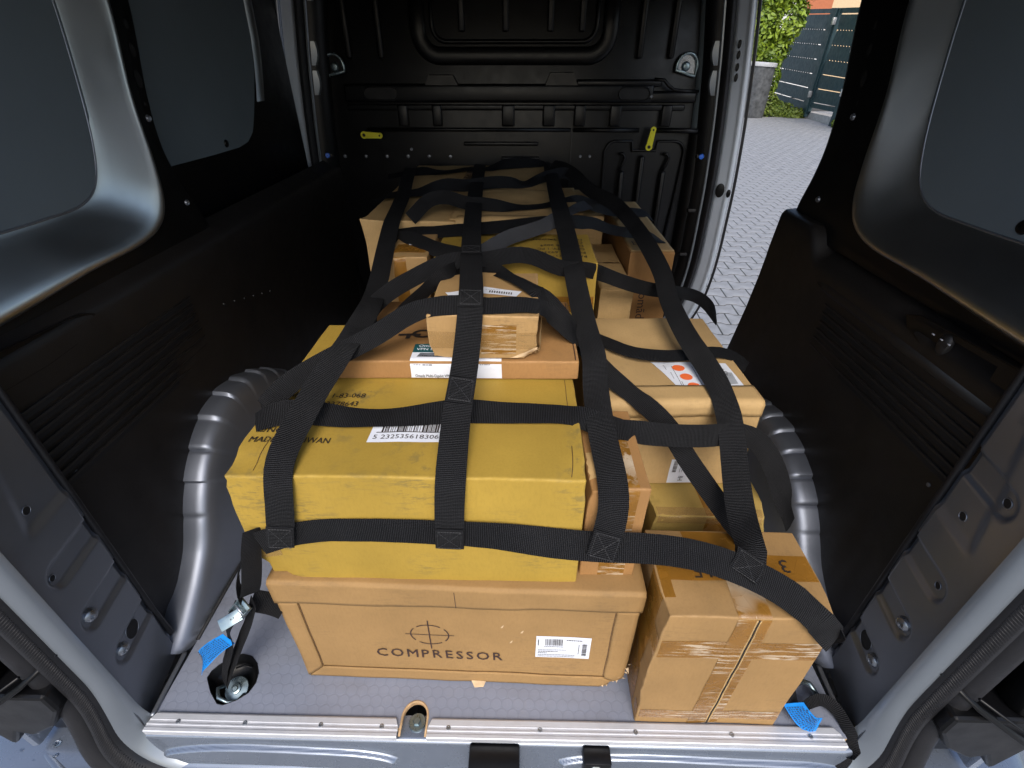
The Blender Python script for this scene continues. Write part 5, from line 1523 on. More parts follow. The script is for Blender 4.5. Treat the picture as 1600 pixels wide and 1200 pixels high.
STRAPS = {
    'C5': (0.038, [
        (-0.3428,0.8657,0.6218,0.0682,-0.7212,-0.6894),(-0.3287,0.8617,0.6274,0.027,-0.7521,-0.6585),(-0.3148,0.8573,0.6326,-0.0294,-0.7982,-0.6017),(-0.301,0.8537,0.6367,-0.0273,-0.8469,-0.531),(-0.2867,0.8523,0.6391,0.0206,-0.861,-0.5082),
        (-0.2716,0.8523,0.6401,0.0344,-0.8358,-0.548),(-0.256,0.8526,0.6404,0.0266,-0.8161,-0.5773),(-0.2402,0.8529,0.6408,0.0367,-0.8108,-0.5842),(-0.2246,0.8533,0.6414,0.0624,-0.8104,-0.5825),(-0.2089,0.854,0.6425,0.0859,-0.8105,-0.5794),
        (-0.1933,0.8549,0.6439,0.0968,-0.8108,-0.5773),(-0.1776,0.8558,0.6454,0.0934,-0.8119,-0.5763),(-0.162,0.8565,0.6467,0.0812,-0.8133,-0.5762),(-0.1463,0.8572,0.6477,0.0691,-0.8082,-0.5849),(-0.1306,0.8578,0.6486,0.0638,-0.8028,-0.5929),
        (-0.1149,0.8584,0.6496,0.0655,-0.7973,-0.6),(-0.0993,0.859,0.6505,0.07,-0.792,-0.6065),(-0.0836,0.8596,0.6515,0.074,-0.7869,-0.6127),(-0.0679,0.8603,0.6526,0.0774,-0.7823,-0.6181),(-0.0522,0.861,0.6537,0.081,-0.7785,-0.6224),
        (-0.0366,0.8617,0.6549,0.0846,-0.7754,-0.6257),(-0.0209,0.8624,0.6561,0.0873,-0.7729,-0.6285),(-0.0053,0.8632,0.6574,0.0891,-0.7706,-0.6311),(0.0104,0.864,0.6587,0.0907,-0.7681,-0.6338),(0.026,0.8648,0.66,0.0927,-0.7655,-0.6367),
        (0.0417,0.8656,0.6613,0.0921,-0.7625,-0.6404),(0.0573,0.8664,0.6626,0.0828,-0.7594,-0.6454),(0.073,0.867,0.6636,0.0627,-0.7562,-0.6514),(0.0887,0.8675,0.6643,0.0372,-0.7534,-0.6566),(0.1044,0.8677,0.6646,0.0317,-0.7527,-0.6575),
        (0.1194,0.8687,0.6644,0.1128,-0.7478,-0.6543),(0.1318,0.8732,0.663,0.317,-0.6604,-0.6808),(0.1404,0.883,0.6603,0.3993,-0.4863,-0.7772),(0.1472,0.896,0.6567,0.3965,-0.4463,-0.8023),(0.155,0.9089,0.6531,0.4122,-0.5174,-0.75),
        (0.1648,0.9202,0.6497,0.371,-0.6082,-0.7018),(0.1765,0.9298,0.6463,0.2942,-0.6668,-0.6847),(0.1891,0.9383,0.6425,0.2212,-0.688,-0.6912),(0.2014,0.9466,0.6376,0.1651,-0.6927,-0.7021),(0.2132,0.9549,0.6317,0.1212,-0.7136,-0.69),
        (0.2252,0.9623,0.6255,0.0795,-0.768,-0.6355),(0.2384,0.9672,0.6201,0.0325,-0.8258,-0.5631),(0.2528,0.97,0.6158,0.0271,-0.8494,-0.5271),(0.2677,0.9729,0.6123,0.0917,-0.8435,-0.5293),(0.2821,0.9775,0.6089,0.1737,-0.8224,-0.5418),
        (0.2961,0.9836,0.6053,0.2222,-0.8025,-0.5537),(0.3099,0.9902,0.6016,0.2339,-0.7907,-0.5657),(0.3236,0.9969,0.5979,0.2191,-0.7845,-0.5801),(0.3373,1.0035,0.5941,0.184,-0.7832,-0.5939),(0.3511,1.0096,0.5897,0.1434,-0.7947,-0.5899),
        (0.3649,1.0153,0.5849,0.1178,-0.8285,-0.5474),(0.3788,1.0203,0.5795,0.1243,-0.889,-0.4406),(0.3928,1.0246,0.5739,0.1595,-0.9492,-0.2713),(0.407,1.0283,0.5682,0.2148,-0.9722,-0.0929),
    ]),
    'T': (0.042, [
        (-0.4796,1.4575,0.6606,0.1427,-0.9631,-0.2284),(-0.4639,1.4593,0.6628,0.1423,-0.9642,-0.2239),(-0.4483,1.4611,0.6651,0.1493,-0.9635,-0.2224),(-0.4327,1.4631,0.6672,0.1865,-0.9549,-0.2311),(-0.4174,1.4661,0.6693,0.2665,-0.928,-0.2603),
        (-0.4025,1.4706,0.6713,0.3514,-0.8817,-0.315),(-0.388,1.4764,0.6733,0.3778,-0.8365,-0.3969),(-0.3734,1.4821,0.6749,0.3068,-0.8246,-0.4752),(-0.3584,1.4861,0.6755,0.1554,-0.8527,-0.4987),(-0.343,1.4879,0.6744,0.026,-0.9012,-0.4327),
        (-0.3274,1.4885,0.6725,0.0089,-0.9451,-0.3266),(-0.3117,1.4894,0.671,0.0841,-0.969,-0.2321),(-0.2961,1.4917,0.6703,0.1877,-0.9676,-0.1691),(-0.2808,1.4955,0.6702,0.2868,-0.9482,-0.1364),(-0.2659,1.5008,0.6703,0.3687,-0.9213,-0.1239),
        (-0.2514,1.5072,0.6707,0.4256,-0.8964,-0.1242),(-0.2372,1.5143,0.6715,0.4546,-0.88,-0.1377),(-0.2231,1.5216,0.6724,0.4516,-0.8776,-0.1607),(-0.2089,1.5285,0.6732,0.414,-0.8915,-0.1839),(-0.1943,1.5347,0.6734,0.3539,-0.9152,-0.1926),
        (-0.1794,1.54,0.6729,0.3008,-0.9376,-0.1742),(-0.1642,1.5447,0.672,0.2821,-0.9486,-0.1436),(-0.1491,1.5493,0.6711,0.3126,-0.9421,-0.1217),(-0.1343,1.5548,0.6706,0.3929,-0.9096,-0.1355),(-0.1203,1.5617,0.6712,0.5006,-0.8456,-0.1854),
        (-0.1073,1.5703,0.6728,0.5854,-0.7661,-0.2653),(-0.0948,1.5798,0.6752,0.6035,-0.7016,-0.3789),(-0.0823,1.5892,0.6775,0.5435,-0.6566,-0.5229),(-0.0692,1.5979,0.6792,0.4379,-0.6167,-0.6542),(-0.0554,1.6055,0.6802,0.3423,-0.5839,-0.7361),
        (-0.041,1.6123,0.6808,0.278,-0.5683,-0.7744),(-0.0264,1.6184,0.6812,0.2355,-0.5716,-0.786),(-0.0116,1.624,0.6811,0.2047,-0.5918,-0.7796),(0.0034,1.6293,0.6807,0.183,-0.6302,-0.7545),(0.0185,1.6343,0.6799,0.1699,-0.6845,-0.7089),
        (0.0336,1.639,0.6786,0.1664,-0.7529,-0.6368),(0.0488,1.6433,0.6771,0.1701,-0.8289,-0.5329),(0.0641,1.6473,0.6754,0.1741,-0.9004,-0.3987),(0.0795,1.6508,0.6737,0.17,-0.9513,-0.2572),(0.095,1.6537,0.6719,0.1594,-0.978,-0.1346),
        (0.1106,1.6563,0.6703,0.1575,-0.9865,-0.0458),
    ]),
    'A': (0.037, [
        (-0.4332,1.0807,0.6658,0.3138,-0.9439,0.1028),(-0.4189,1.0858,0.6692,0.3838,-0.9214,0.0616),(-0.4051,1.0928,0.6718,0.4912,-0.871,-0.0079),(-0.3918,1.101,0.6738,0.5271,-0.8416,-0.1178),(-0.3782,1.1092,0.675,0.4899,-0.8371,-0.2437),
        (-0.3641,1.1167,0.6756,0.4289,-0.8381,-0.337),(-0.3496,1.1235,0.6757,0.3849,-0.8414,-0.3794),(-0.335,1.13,0.6756,0.3742,-0.8419,-0.3887),(-0.3205,1.1366,0.6754,0.3988,-0.8227,-0.4051),(-0.3063,1.1438,0.6758,0.4563,-0.7667,-0.4517),
        (-0.2928,1.1522,0.677,0.517,-0.6518,-0.5549),(-0.2802,1.1617,0.6791,0.5367,-0.5056,-0.6755),(-0.2682,1.1718,0.6818,0.4877,-0.3797,-0.7861),(-0.2561,1.1817,0.6844,0.4047,-0.3503,-0.8447),(-0.2431,1.1905,0.6861,0.277,-0.3714,-0.8862),
        (-0.229,1.1974,0.6863,0.1338,-0.3967,-0.9081),(-0.2141,1.2026,0.6851,0.0381,-0.4107,-0.911),(-0.1988,1.2068,0.6833,0.0178,-0.4133,-0.9104),(-0.1836,1.2113,0.6817,0.0613,-0.4084,-0.9107),(-0.1687,1.2168,0.6809,0.1376,-0.3987,-0.9067),
        (-0.1542,1.2233,0.6809,0.2098,-0.3879,-0.8975),(-0.14,1.2307,0.6815,0.2483,-0.382,-0.8902),(-0.126,1.2384,0.6823,0.2436,-0.3836,-0.8908),(-0.1118,1.2457,0.6828,0.2063,-0.3903,-0.8973),(-0.0973,1.2523,0.6829,0.1573,-0.3977,-0.9039),
        (-0.0825,1.2583,0.6824,0.1145,-0.4079,-0.9058),(-0.0674,1.2637,0.6815,0.0796,-0.4299,-0.8993),(-0.0522,1.2684,0.6802,0.0428,-0.4905,-0.8704),(-0.0369,1.2721,0.6783,0.0042,-0.6035,-0.7973),(-0.0215,1.2748,0.6755,0.0272,-0.7575,-0.6522),
        (-0.0065,1.278,0.6727,0.1925,-0.8567,-0.4786),(0.0072,1.2837,0.6712,0.4617,-0.8107,-0.36),(0.019,1.2931,0.6713,0.6713,-0.6746,-0.3071),(0.0292,1.305,0.6726,0.7598,-0.5719,-0.3093),(0.0387,1.3177,0.6744,0.7727,-0.5213,-0.3622),
        (0.0481,1.3305,0.6762,0.7436,-0.4943,-0.4503),(0.0577,1.3431,0.6778,0.6829,-0.4724,-0.5572),(0.0677,1.3555,0.679,0.6039,-0.4479,-0.6593),(0.0781,1.3676,0.6799,0.5288,-0.4229,-0.7359),(0.0889,1.3795,0.6805,0.4729,-0.4037,-0.7832),
        (0.0998,1.3911,0.6809,0.4405,-0.3922,-0.8075),(0.1109,1.4027,0.6812,0.4226,-0.3875,-0.8193),(0.122,1.4142,0.6814,0.3847,-0.3902,-0.8365),(0.1333,1.4254,0.6809,0.2816,-0.399,-0.8726),(0.1449,1.4359,0.6789,0.1032,-0.4027,-0.9095),
        (0.1567,1.4454,0.6747,-0.0946,-0.3904,-0.9158),(0.1685,1.4541,0.6686,-0.2454,-0.3695,-0.8962),(0.18,1.4624,0.6613,-0.3369,-0.3518,-0.8733),(0.1914,1.4703,0.6533,-0.394,-0.3394,-0.8541),(0.2025,1.478,0.6448,-0.4456,-0.3286,-0.8327),
        (0.2132,1.4854,0.6356,-0.4988,-0.3205,-0.8053),(0.2238,1.4924,0.6258,-0.5268,-0.33,-0.7833),(0.2344,1.4987,0.6158,-0.4914,-0.3824,-0.7825),(0.2456,1.5047,0.6061,-0.3728,-0.4924,-0.7865),(0.2575,1.5107,0.5974,-0.1865,-0.6385,-0.7467),
        (0.2699,1.517,0.5895,0.005,-0.7668,-0.6419),(0.2826,1.5235,0.5823,0.1287,-0.8497,-0.5113),(0.2956,1.5295,0.5753,0.1785,-0.9009,-0.3957),(0.309,1.5348,0.5684,0.2139,-0.9285,-0.3037),
    ]),
    'B': (0.035, [
        (-0.2825,0.8658,0.6705,0.6162,0.0007,-0.7876),(-0.2751,0.8784,0.6764,0.6887,-0.0574,-0.7228),(-0.2681,0.8911,0.6823,0.7257,-0.0689,-0.6845),(-0.2613,0.904,0.6884,0.7199,-0.0715,-0.6904),(-0.2542,0.9166,0.6942,0.6611,-0.1081,-0.7425),
        (-0.2453,0.9282,0.6991,0.5414,-0.1803,-0.8212),(-0.2343,0.9382,0.7026,0.3806,-0.2634,-0.8864),(-0.2212,0.9459,0.7042,0.2077,-0.3381,-0.9179),(-0.2067,0.9511,0.704,0.0292,-0.397,-0.9174),(-0.1918,0.9535,0.7019,-0.1467,-0.4387,-0.8866),
        (-0.1769,0.9535,0.6979,-0.2642,-0.4532,-0.8514),(-0.1622,0.9525,0.6932,-0.2519,-0.4589,-0.852),(-0.1473,0.9529,0.6895,-0.124,-0.4636,-0.8773),(-0.1323,0.9553,0.6875,-0.0005,-0.4622,-0.8868),(-0.1171,0.9589,0.6863,0.028,-0.466,-0.8843),
        (-0.1019,0.9623,0.6848,-0.0082,-0.4798,-0.8773),(-0.0865,0.9649,0.6827,-0.0383,-0.5112,-0.8586),(-0.0711,0.9673,0.6805,-0.0303,-0.5842,-0.811),(-0.0557,0.9696,0.6782,0.0164,-0.714,-0.7),(-0.0403,0.9722,0.6761,0.0918,-0.8498,-0.5191),
        (-0.025,0.9753,0.6744,0.1717,-0.9255,-0.3377),(-0.0098,0.979,0.6731,0.236,-0.9464,-0.2204),(0.0053,0.9833,0.6723,0.282,-0.945,-0.1657),(0.0203,0.9882,0.6718,0.3199,-0.9362,-0.1458),(0.035,0.9936,0.6716,0.3717,-0.9185,-0.1347),
        (0.0493,1,0.6715,0.4601,-0.8796,-0.121),(0.0626,1.008,0.6715,0.5793,-0.809,-0.0997),(0.0745,1.018,0.6717,0.6852,-0.7243,-0.0766),(0.0852,1.0294,0.6721,0.7436,-0.6656,-0.0637),(0.0954,1.0413,0.6726,0.7576,-0.649,-0.0699),
        (0.1056,1.0532,0.6728,0.7444,-0.6599,-0.102),(0.116,1.0646,0.6722,0.7371,-0.6578,-0.155),(0.1256,1.076,0.6707,0.7699,-0.5966,-0.2266),(0.1334,1.0885,0.6684,0.8372,-0.5001,-0.2215),(0.1398,1.1021,0.6654,0.8551,-0.4631,-0.233),
        (0.1465,1.1158,0.6622,0.7682,-0.5307,-0.3581),(0.1548,1.1284,0.6587,0.5457,-0.612,-0.5725),(0.1651,1.1393,0.6549,0.2615,-0.6099,-0.7481),(0.177,1.1482,0.6504,0.0499,-0.561,-0.8263),(0.1898,1.1557,0.6452,-0.0545,-0.5275,-0.8478),
        (0.2026,1.1628,0.6396,-0.0745,-0.5161,-0.8533),(0.2152,1.1704,0.6341,-0.0361,-0.5171,-0.8552),(0.2271,1.1791,0.6287,0.0237,-0.5212,-0.8531),(0.2384,1.1887,0.6236,0.0578,-0.5245,-0.8494),(0.2498,1.1982,0.6185,0.0473,-0.5291,-0.8472),
        (0.2618,1.2069,0.6135,0.0244,-0.5355,-0.8442),(0.2746,1.2146,0.6088,0.0281,-0.5429,-0.8394),(0.2877,1.2222,0.6045,0.0686,-0.5503,-0.8321),(0.3006,1.2302,0.6006,0.1316,-0.5569,-0.8201),(0.3133,1.2389,0.5972,0.1951,-0.562,-0.8038),
        (0.3258,1.248,0.5943,0.245,-0.5663,-0.7869),(0.3382,1.2573,0.5917,0.2784,-0.5717,-0.7718),(0.3505,1.2668,0.5893,0.2995,-0.5812,-0.7567),(0.3629,1.2763,0.5869,0.3138,-0.5984,-0.7372),(0.3752,1.2857,0.5844,0.324,-0.6277,-0.7078),
        (0.3876,1.295,0.5816,0.326,-0.6722,-0.6647),(0.4,1.304,0.5782,0.3098,-0.7322,-0.6066),(0.4123,1.3123,0.5734,0.2657,-0.8032,-0.5332),(0.4243,1.3195,0.5668,0.1968,-0.8751,-0.4421),(0.4357,1.3253,0.5581,0.1474,-0.9321,-0.3308),
        (0.4468,1.3297,0.5482,0.1972,-0.9581,-0.2079),
    ]),
    'D3': (0.036, [
        (-0.2618,0.4358,0.5727,0.588,0.0343,-0.8081),(-0.2521,0.445,0.5802,0.4686,0.2039,-0.8596),(-0.2423,0.4541,0.5877,0.3517,0.3394,-0.8724),(-0.2326,0.4633,0.5952,0.3088,0.3784,-0.8726),(-0.2229,0.4726,0.6026,0.292,0.3716,-0.8813),
        (-0.2135,0.4824,0.6096,0.2617,0.3646,-0.8936),(-0.2044,0.4926,0.6161,0.223,0.4025,-0.8879),(-0.195,0.5019,0.6231,0.2342,0.4928,-0.838),(-0.1846,0.5083,0.6309,0.3613,0.5612,-0.7447),(-0.1739,0.5099,0.6393,0.5623,0.4454,-0.6967),
        (-0.1641,0.5077,0.647,0.5953,0.1478,-0.7898),(-0.156,0.5073,0.6523,0.4252,0.0393,-0.9042),(-0.1489,0.5141,0.6545,0.3947,-0.1826,-0.9005),(-0.1423,0.5263,0.6545,0.407,-0.2328,-0.8833),(-0.1373,0.5402,0.6529,0.3534,-0.2403,-0.9041),
        (-0.1346,0.5546,0.65,0.3853,-0.2596,-0.8855),(-0.133,0.5692,0.6463,0.3476,-0.2635,-0.8999),(-0.1312,0.584,0.6427,0.1718,-0.2515,-0.9525),(-0.1289,0.5988,0.6392,-0.0679,-0.2081,-0.9758),(-0.1262,0.6135,0.636,-0.3137,-0.1304,-0.9405),
        (-0.1229,0.6282,0.6331,-0.4924,-0.0392,-0.8695),(-0.119,0.6427,0.6306,-0.6271,0.0328,-0.7782),
    ]),
    'D4': (0.042, [
        (-0.3542,0.8606,0.6034,0.5383,-0.0497,-0.8413),(-0.3438,0.8518,0.6105,0.5092,-0.0953,-0.8554),(-0.3338,0.8424,0.6175,0.4466,-0.1712,-0.8782),(-0.3242,0.8325,0.6242,0.3048,-0.2984,-0.9044),(-0.3148,0.8223,0.6306,0.0598,-0.4702,-0.8805),
        (-0.3049,0.8124,0.6363,-0.1408,-0.591,-0.7943),(-0.2939,0.8035,0.6409,-0.3265,-0.7042,-0.6305),(-0.2819,0.7949,0.644,-0.4323,-0.7326,-0.5257),(-0.2698,0.7858,0.6456,-0.5168,-0.7111,-0.4767),(-0.258,0.7761,0.6461,-0.5871,-0.6775,-0.443),
        (-0.2466,0.7657,0.6458,-0.6364,-0.6559,-0.4061),(-0.2356,0.755,0.645,-0.6558,-0.6522,-0.3801),(-0.2245,0.7444,0.6442,-0.6473,-0.661,-0.3795),(-0.2132,0.734,0.6433,-0.6233,-0.6632,-0.4143),(-0.2016,0.7238,0.6426,-0.5968,-0.6483,-0.4727),
        (-0.1901,0.7136,0.6422,-0.5694,-0.6279,-0.5306),(-0.1786,0.7034,0.6421,-0.5334,-0.6137,-0.5821),(-0.167,0.6934,0.6424,-0.4895,-0.6061,-0.6269),(-0.1551,0.6836,0.6429,-0.4543,-0.6006,-0.658),(-0.1432,0.6739,0.6437,-0.4546,-0.615,-0.6442),
        (-0.1317,0.6646,0.6445,-0.4597,-0.6744,-0.5778),(-0.1213,0.6583,0.6445,-0.2926,-0.7955,-0.5306),(-0.1129,0.6592,0.6423,0.3175,-0.8439,-0.4325),(-0.1068,0.6671,0.638,0.654,-0.6853,-0.3205),
    ]),
    'D5': (0.034, [
        (-0.0987,0.659,0.6466,0.7696,-0.4095,-0.4899),(-0.0907,0.6727,0.6477,0.71,-0.3727,-0.5975),(-0.0822,0.6861,0.6493,0.6191,-0.3159,-0.719),(-0.0732,0.6992,0.6511,0.5428,-0.2638,-0.7974),(-0.0639,0.712,0.6532,0.5028,-0.2405,-0.8303),
        (-0.0543,0.7246,0.6552,0.4823,-0.2391,-0.8428),(-0.0445,0.7371,0.6571,0.4578,-0.2475,-0.8539),(-0.0344,0.7493,0.6587,0.4078,-0.2562,-0.8764),(-0.0236,0.761,0.6599,0.3254,-0.2501,-0.9119),(-0.0121,0.7719,0.6605,0.2327,-0.209,-0.9498),
        (0.0001,0.7822,0.661,0.1706,-0.145,-0.9746),(0.0126,0.7921,0.6618,0.1474,-0.0923,-0.9848),(0.025,0.8021,0.6629,0.1485,-0.0699,-0.9864),(0.0372,0.8123,0.6641,0.1681,-0.0672,-0.9835),(0.0491,0.8229,0.6656,0.2256,-0.0824,-0.9707),
        (0.0604,0.8338,0.6676,0.3517,-0.1391,-0.9257),(0.071,0.8453,0.6705,0.5305,-0.248,-0.8106),(0.0808,0.8574,0.6738,0.6777,-0.3653,-0.6382),(0.0898,0.8699,0.6764,0.7615,-0.4286,-0.4862),(0.0976,0.8831,0.6774,0.8163,-0.4273,-0.3888),
        (0.1042,0.8972,0.6768,0.8503,-0.4025,-0.3391),(0.1104,0.9117,0.6754,0.8627,-0.3926,-0.3189),(0.1165,0.9264,0.6738,0.86,-0.3978,-0.3197),(0.1227,0.941,0.6723,0.857,-0.3988,-0.3264),(0.1288,0.9555,0.6707,0.8664,-0.3746,-0.3302),
        (0.134,0.9703,0.6687,0.8952,-0.3286,-0.3011),(0.1383,0.9854,0.6661,0.9166,-0.292,-0.273),(0.1421,1.0007,0.6634,0.9165,-0.2887,-0.277),(0.1462,1.0159,0.6607,0.9008,-0.3067,-0.3073),(0.1507,1.031,0.6582,0.8781,-0.3269,-0.3493),
        (0.1555,1.0461,0.6559,0.8542,-0.3419,-0.3917),(0.1606,1.061,0.6536,0.8292,-0.3532,-0.4332),(0.1659,1.0759,0.6513,0.8008,-0.3624,-0.4769),(0.1714,1.0908,0.6491,0.7698,-0.3698,-0.5201),(0.177,1.1055,0.6468,0.7387,-0.3761,-0.5594),
        (0.1829,1.1202,0.6445,0.706,-0.3811,-0.5969),(0.1888,1.1348,0.642,0.6781,-0.3862,-0.6254),(0.1948,1.1494,0.6394,0.6493,-0.3903,-0.6527),(0.2009,1.1639,0.6367,0.6294,-0.3944,-0.6696),(0.207,1.1784,0.6338,0.6132,-0.3968,-0.683),
        (0.2132,1.1929,0.6309,0.6081,-0.3989,-0.6863),(0.2193,1.2073,0.6278,0.609,-0.3998,-0.6851),(0.2253,1.2218,0.6248,0.6167,-0.4001,-0.678),(0.2313,1.2363,0.6217,0.6295,-0.3997,-0.6663),(0.2373,1.2508,0.6187,0.6457,-0.3984,-0.6515),
        (0.2431,1.2653,0.6157,0.666,-0.3971,-0.6315),(0.249,1.2799,0.6127,0.6853,-0.3955,-0.6115),(0.2548,1.2945,0.6098,0.7053,-0.3938,-0.5895),(0.2605,1.3091,0.607,0.7251,-0.3928,-0.5656),(0.2663,1.3238,0.6043,0.7412,-0.3924,-0.5446),
        (0.2721,1.3384,0.6017,0.7574,-0.393,-0.5215),(0.278,1.3531,0.5992,0.7732,-0.3942,-0.4968),(0.2839,1.3677,0.5967,0.7861,-0.396,-0.4745),(0.2898,1.3824,0.5943,0.7998,-0.3986,-0.4488),(0.2958,1.397,0.592,0.8118,-0.4022,-0.4233),
        (0.3019,1.4116,0.5898,0.8201,-0.4072,-0.4019),(0.3081,1.4261,0.5876,0.8273,-0.4147,-0.3788),(0.3145,1.4406,0.5856,0.8288,-0.4267,-0.3619),(0.3213,1.455,0.5836,0.8252,-0.4434,-0.3498),(0.3283,1.4692,0.5819,0.8261,-0.4592,-0.3266),
        (0.3356,1.4833,0.5802,0.834,-0.4667,-0.2944),
    ]),
    'D2': (0.034, [
        (-0.1086,0.6118,0.6418,-0.3194,-0.4724,-0.8215),(-0.096,0.6029,0.642,-0.3307,-0.4924,-0.8051),(-0.0841,0.5933,0.6431,-0.3213,-0.4958,-0.8068),(-0.0728,0.583,0.645,-0.3225,-0.5018,-0.8026),(-0.0622,0.5721,0.6476,-0.4188,-0.5335,-0.7349),
        (-0.0528,0.5602,0.6502,-0.6405,-0.5635,-0.5218),(-0.0447,0.5474,0.6526,-0.7971,-0.5379,-0.2745),(-0.0368,0.5343,0.6545,-0.8387,-0.5336,-0.1088),(-0.0285,0.5214,0.6556,-0.8277,-0.5611,-0.0051),(-0.0196,0.5088,0.6561,-0.8095,-0.5866,0.027),
        (-0.0103,0.4964,0.6565,-0.8022,-0.5955,0.0442),(-0.0011,0.484,0.6568,-0.8051,-0.5911,0.0491),(0.008,0.4714,0.6568,-0.8149,-0.5778,0.0456),(0.0168,0.4588,0.6565,-0.8171,-0.5763,0.0182),(0.0248,0.4477,0.6553,-0.7488,-0.6546,-0.1041),
        (0.0314,0.4428,0.652,-0.4176,-0.8071,-0.4173),(0.0371,0.4462,0.6458,-0.1355,-0.7925,-0.5947),(0.0441,0.4519,0.637,-0.4337,-0.6409,-0.6334),(0.0533,0.4536,0.6272,-0.6166,-0.5278,-0.5841),(0.0637,0.4514,0.6168,-0.6746,-0.5213,-0.5227),
        (0.074,0.4481,0.6058,-0.7041,-0.5167,-0.4871),(0.0839,0.4448,0.5946,-0.7075,-0.54,-0.4558),(0.0929,0.4424,0.5835,-0.6313,-0.6419,-0.4353),(0.1001,0.4436,0.573,-0.3897,-0.7588,-0.522),(0.1054,0.4501,0.5629,0.0551,-0.8076,-0.5871),
        (0.1103,0.4592,0.5524,0.0225,-0.787,-0.6166),(0.1159,0.4676,0.541,-0.3835,-0.6821,-0.6226),(0.1223,0.4742,0.5287,-0.5459,-0.6023,-0.5825),(0.129,0.4799,0.5159,-0.5325,-0.6421,-0.5515),(0.1359,0.4849,0.503,-0.3929,-0.775,-0.4949),
        (0.143,0.4894,0.49,-0.0615,-0.9337,-0.3526),
    ]),
    'C4': (0.034, [
        (-0.2645,0.4169,0.5718,0.725,0.6782,0.1201),(-0.2751,0.4272,0.5774,0.759,0.6258,0.1796),(-0.2846,0.438,0.5834,0.8422,0.5085,0.1794),(-0.2912,0.4495,0.5899,0.9456,0.3252,-0.0076),(-0.2927,0.4618,0.5968,0.9471,0.0882,-0.3085),
        (-0.2893,0.4747,0.603,0.8593,-0.0826,-0.5048),(-0.2841,0.4883,0.6072,0.7851,-0.1437,-0.6025),(-0.2795,0.5026,0.6091,0.7216,-0.1596,-0.6736),(-0.2746,0.5155,0.6109,0.6453,-0.171,-0.7446),(-0.2669,0.5238,0.6152,0.5757,-0.1597,-0.8019),
        (-0.256,0.5276,0.6219,0.5281,-0.1603,-0.8339),(-0.2434,0.531,0.6287,0.4835,-0.1727,-0.8581),(-0.2304,0.5367,0.6345,0.4555,-0.1825,-0.8713),(-0.2174,0.5439,0.6396,0.4456,-0.1873,-0.8754),(-0.2044,0.5513,0.6446,0.4417,-0.198,-0.875),
        (-0.1912,0.5584,0.6495,0.4331,-0.22,-0.8741),(-0.1778,0.565,0.6543,0.4047,-0.2379,-0.883),(-0.164,0.5712,0.6585,0.3498,-0.2746,-0.8957),(-0.1498,0.5769,0.6616,0.2745,-0.3685,-0.8882),(-0.135,0.5811,0.6634,0.1845,-0.4672,-0.8647),
        (-0.1197,0.5841,0.6642,0.1163,-0.5328,-0.8382),(-0.1043,0.587,0.6639,0.1156,-0.6191,-0.7767),(-0.0896,0.5916,0.6626,0.1956,-0.6918,-0.6951),(-0.0757,0.5983,0.6608,0.2651,-0.6538,-0.7087),(-0.0622,0.606,0.6596,0.2824,-0.5635,-0.7764),
        (-0.0485,0.6135,0.6596,0.2776,-0.5048,-0.8174),(-0.0343,0.6203,0.6602,0.241,-0.4969,-0.8336),(-0.0198,0.6262,0.6603,0.1578,-0.5068,-0.8475),(-0.0048,0.6308,0.6594,0.0373,-0.5146,-0.8566),(0.0103,0.6338,0.6571,-0.1076,-0.5126,-0.8518),
        (0.0253,0.635,0.6531,-0.2484,-0.4966,-0.8317),(0.0399,0.6347,0.6477,-0.3438,-0.4588,-0.8193),(0.0543,0.6342,0.6414,-0.3804,-0.3736,-0.846),(0.0686,0.6345,0.6349,-0.3556,-0.2634,-0.8968),(0.0831,0.636,0.6294,-0.2609,-0.195,-0.9455),
        (0.0979,0.6389,0.6259,-0.1354,-0.1584,-0.978),(0.1129,0.6429,0.6242,-0.0706,-0.1234,-0.9899),(0.128,0.6471,0.6227,-0.1097,-0.0945,-0.9895),(0.1427,0.6511,0.6201,-0.21,-0.0989,-0.9727),(0.1557,0.6561,0.6158,-0.2967,-0.1684,-0.94),
        (0.166,0.664,0.6104,-0.3227,-0.2453,-0.9142),(0.1741,0.6747,0.6044,-0.3117,-0.283,-0.907),(0.1824,0.6858,0.598,-0.2484,-0.3504,-0.9031),(0.1925,0.6952,0.5913,-0.2115,-0.4291,-0.8781),(0.2045,0.7024,0.5846,-0.2117,-0.4825,-0.8499),
        (0.2174,0.7082,0.5778,-0.2135,-0.5002,-0.8392),(0.2305,0.7139,0.5711,-0.2,-0.4951,-0.8455),(0.2433,0.7202,0.5646,-0.1894,-0.4639,-0.8654),(0.2557,0.7276,0.5582,-0.2008,-0.4115,-0.889),(0.2677,0.7357,0.5519,-0.2309,-0.3525,-0.9069),
        (0.2798,0.7437,0.5458,-0.2578,-0.3,-0.9185),(0.2923,0.7513,0.5399,-0.2649,-0.2656,-0.927),(0.3051,0.7585,0.5343,-0.2512,-0.2535,-0.9342),(0.3181,0.7658,0.5291,-0.222,-0.2575,-0.9404),(0.3311,0.7732,0.5242,-0.1835,-0.2716,-0.9448),
        (0.3442,0.7808,0.5197,-0.1405,-0.2995,-0.9437),(0.3573,0.7885,0.5154,-0.0995,-0.3426,-0.9342),(0.3704,0.7962,0.5112,-0.0608,-0.4006,-0.9142),(0.3835,0.8039,0.5069,-0.0215,-0.4658,-0.8846),(0.3967,0.8115,0.5025,0.0149,-0.5218,-0.8529),
        (0.4098,0.8191,0.4981,0.0391,-0.5593,-0.8281),(0.4229,0.8266,0.4936,0.0387,-0.5765,-0.8162),(0.436,0.834,0.4888,0.0071,-0.5769,-0.8168),(0.449,0.8411,0.4836,-0.0546,-0.5646,-0.8236),(0.462,0.8478,0.4776,-0.1416,-0.5397,-0.8298),
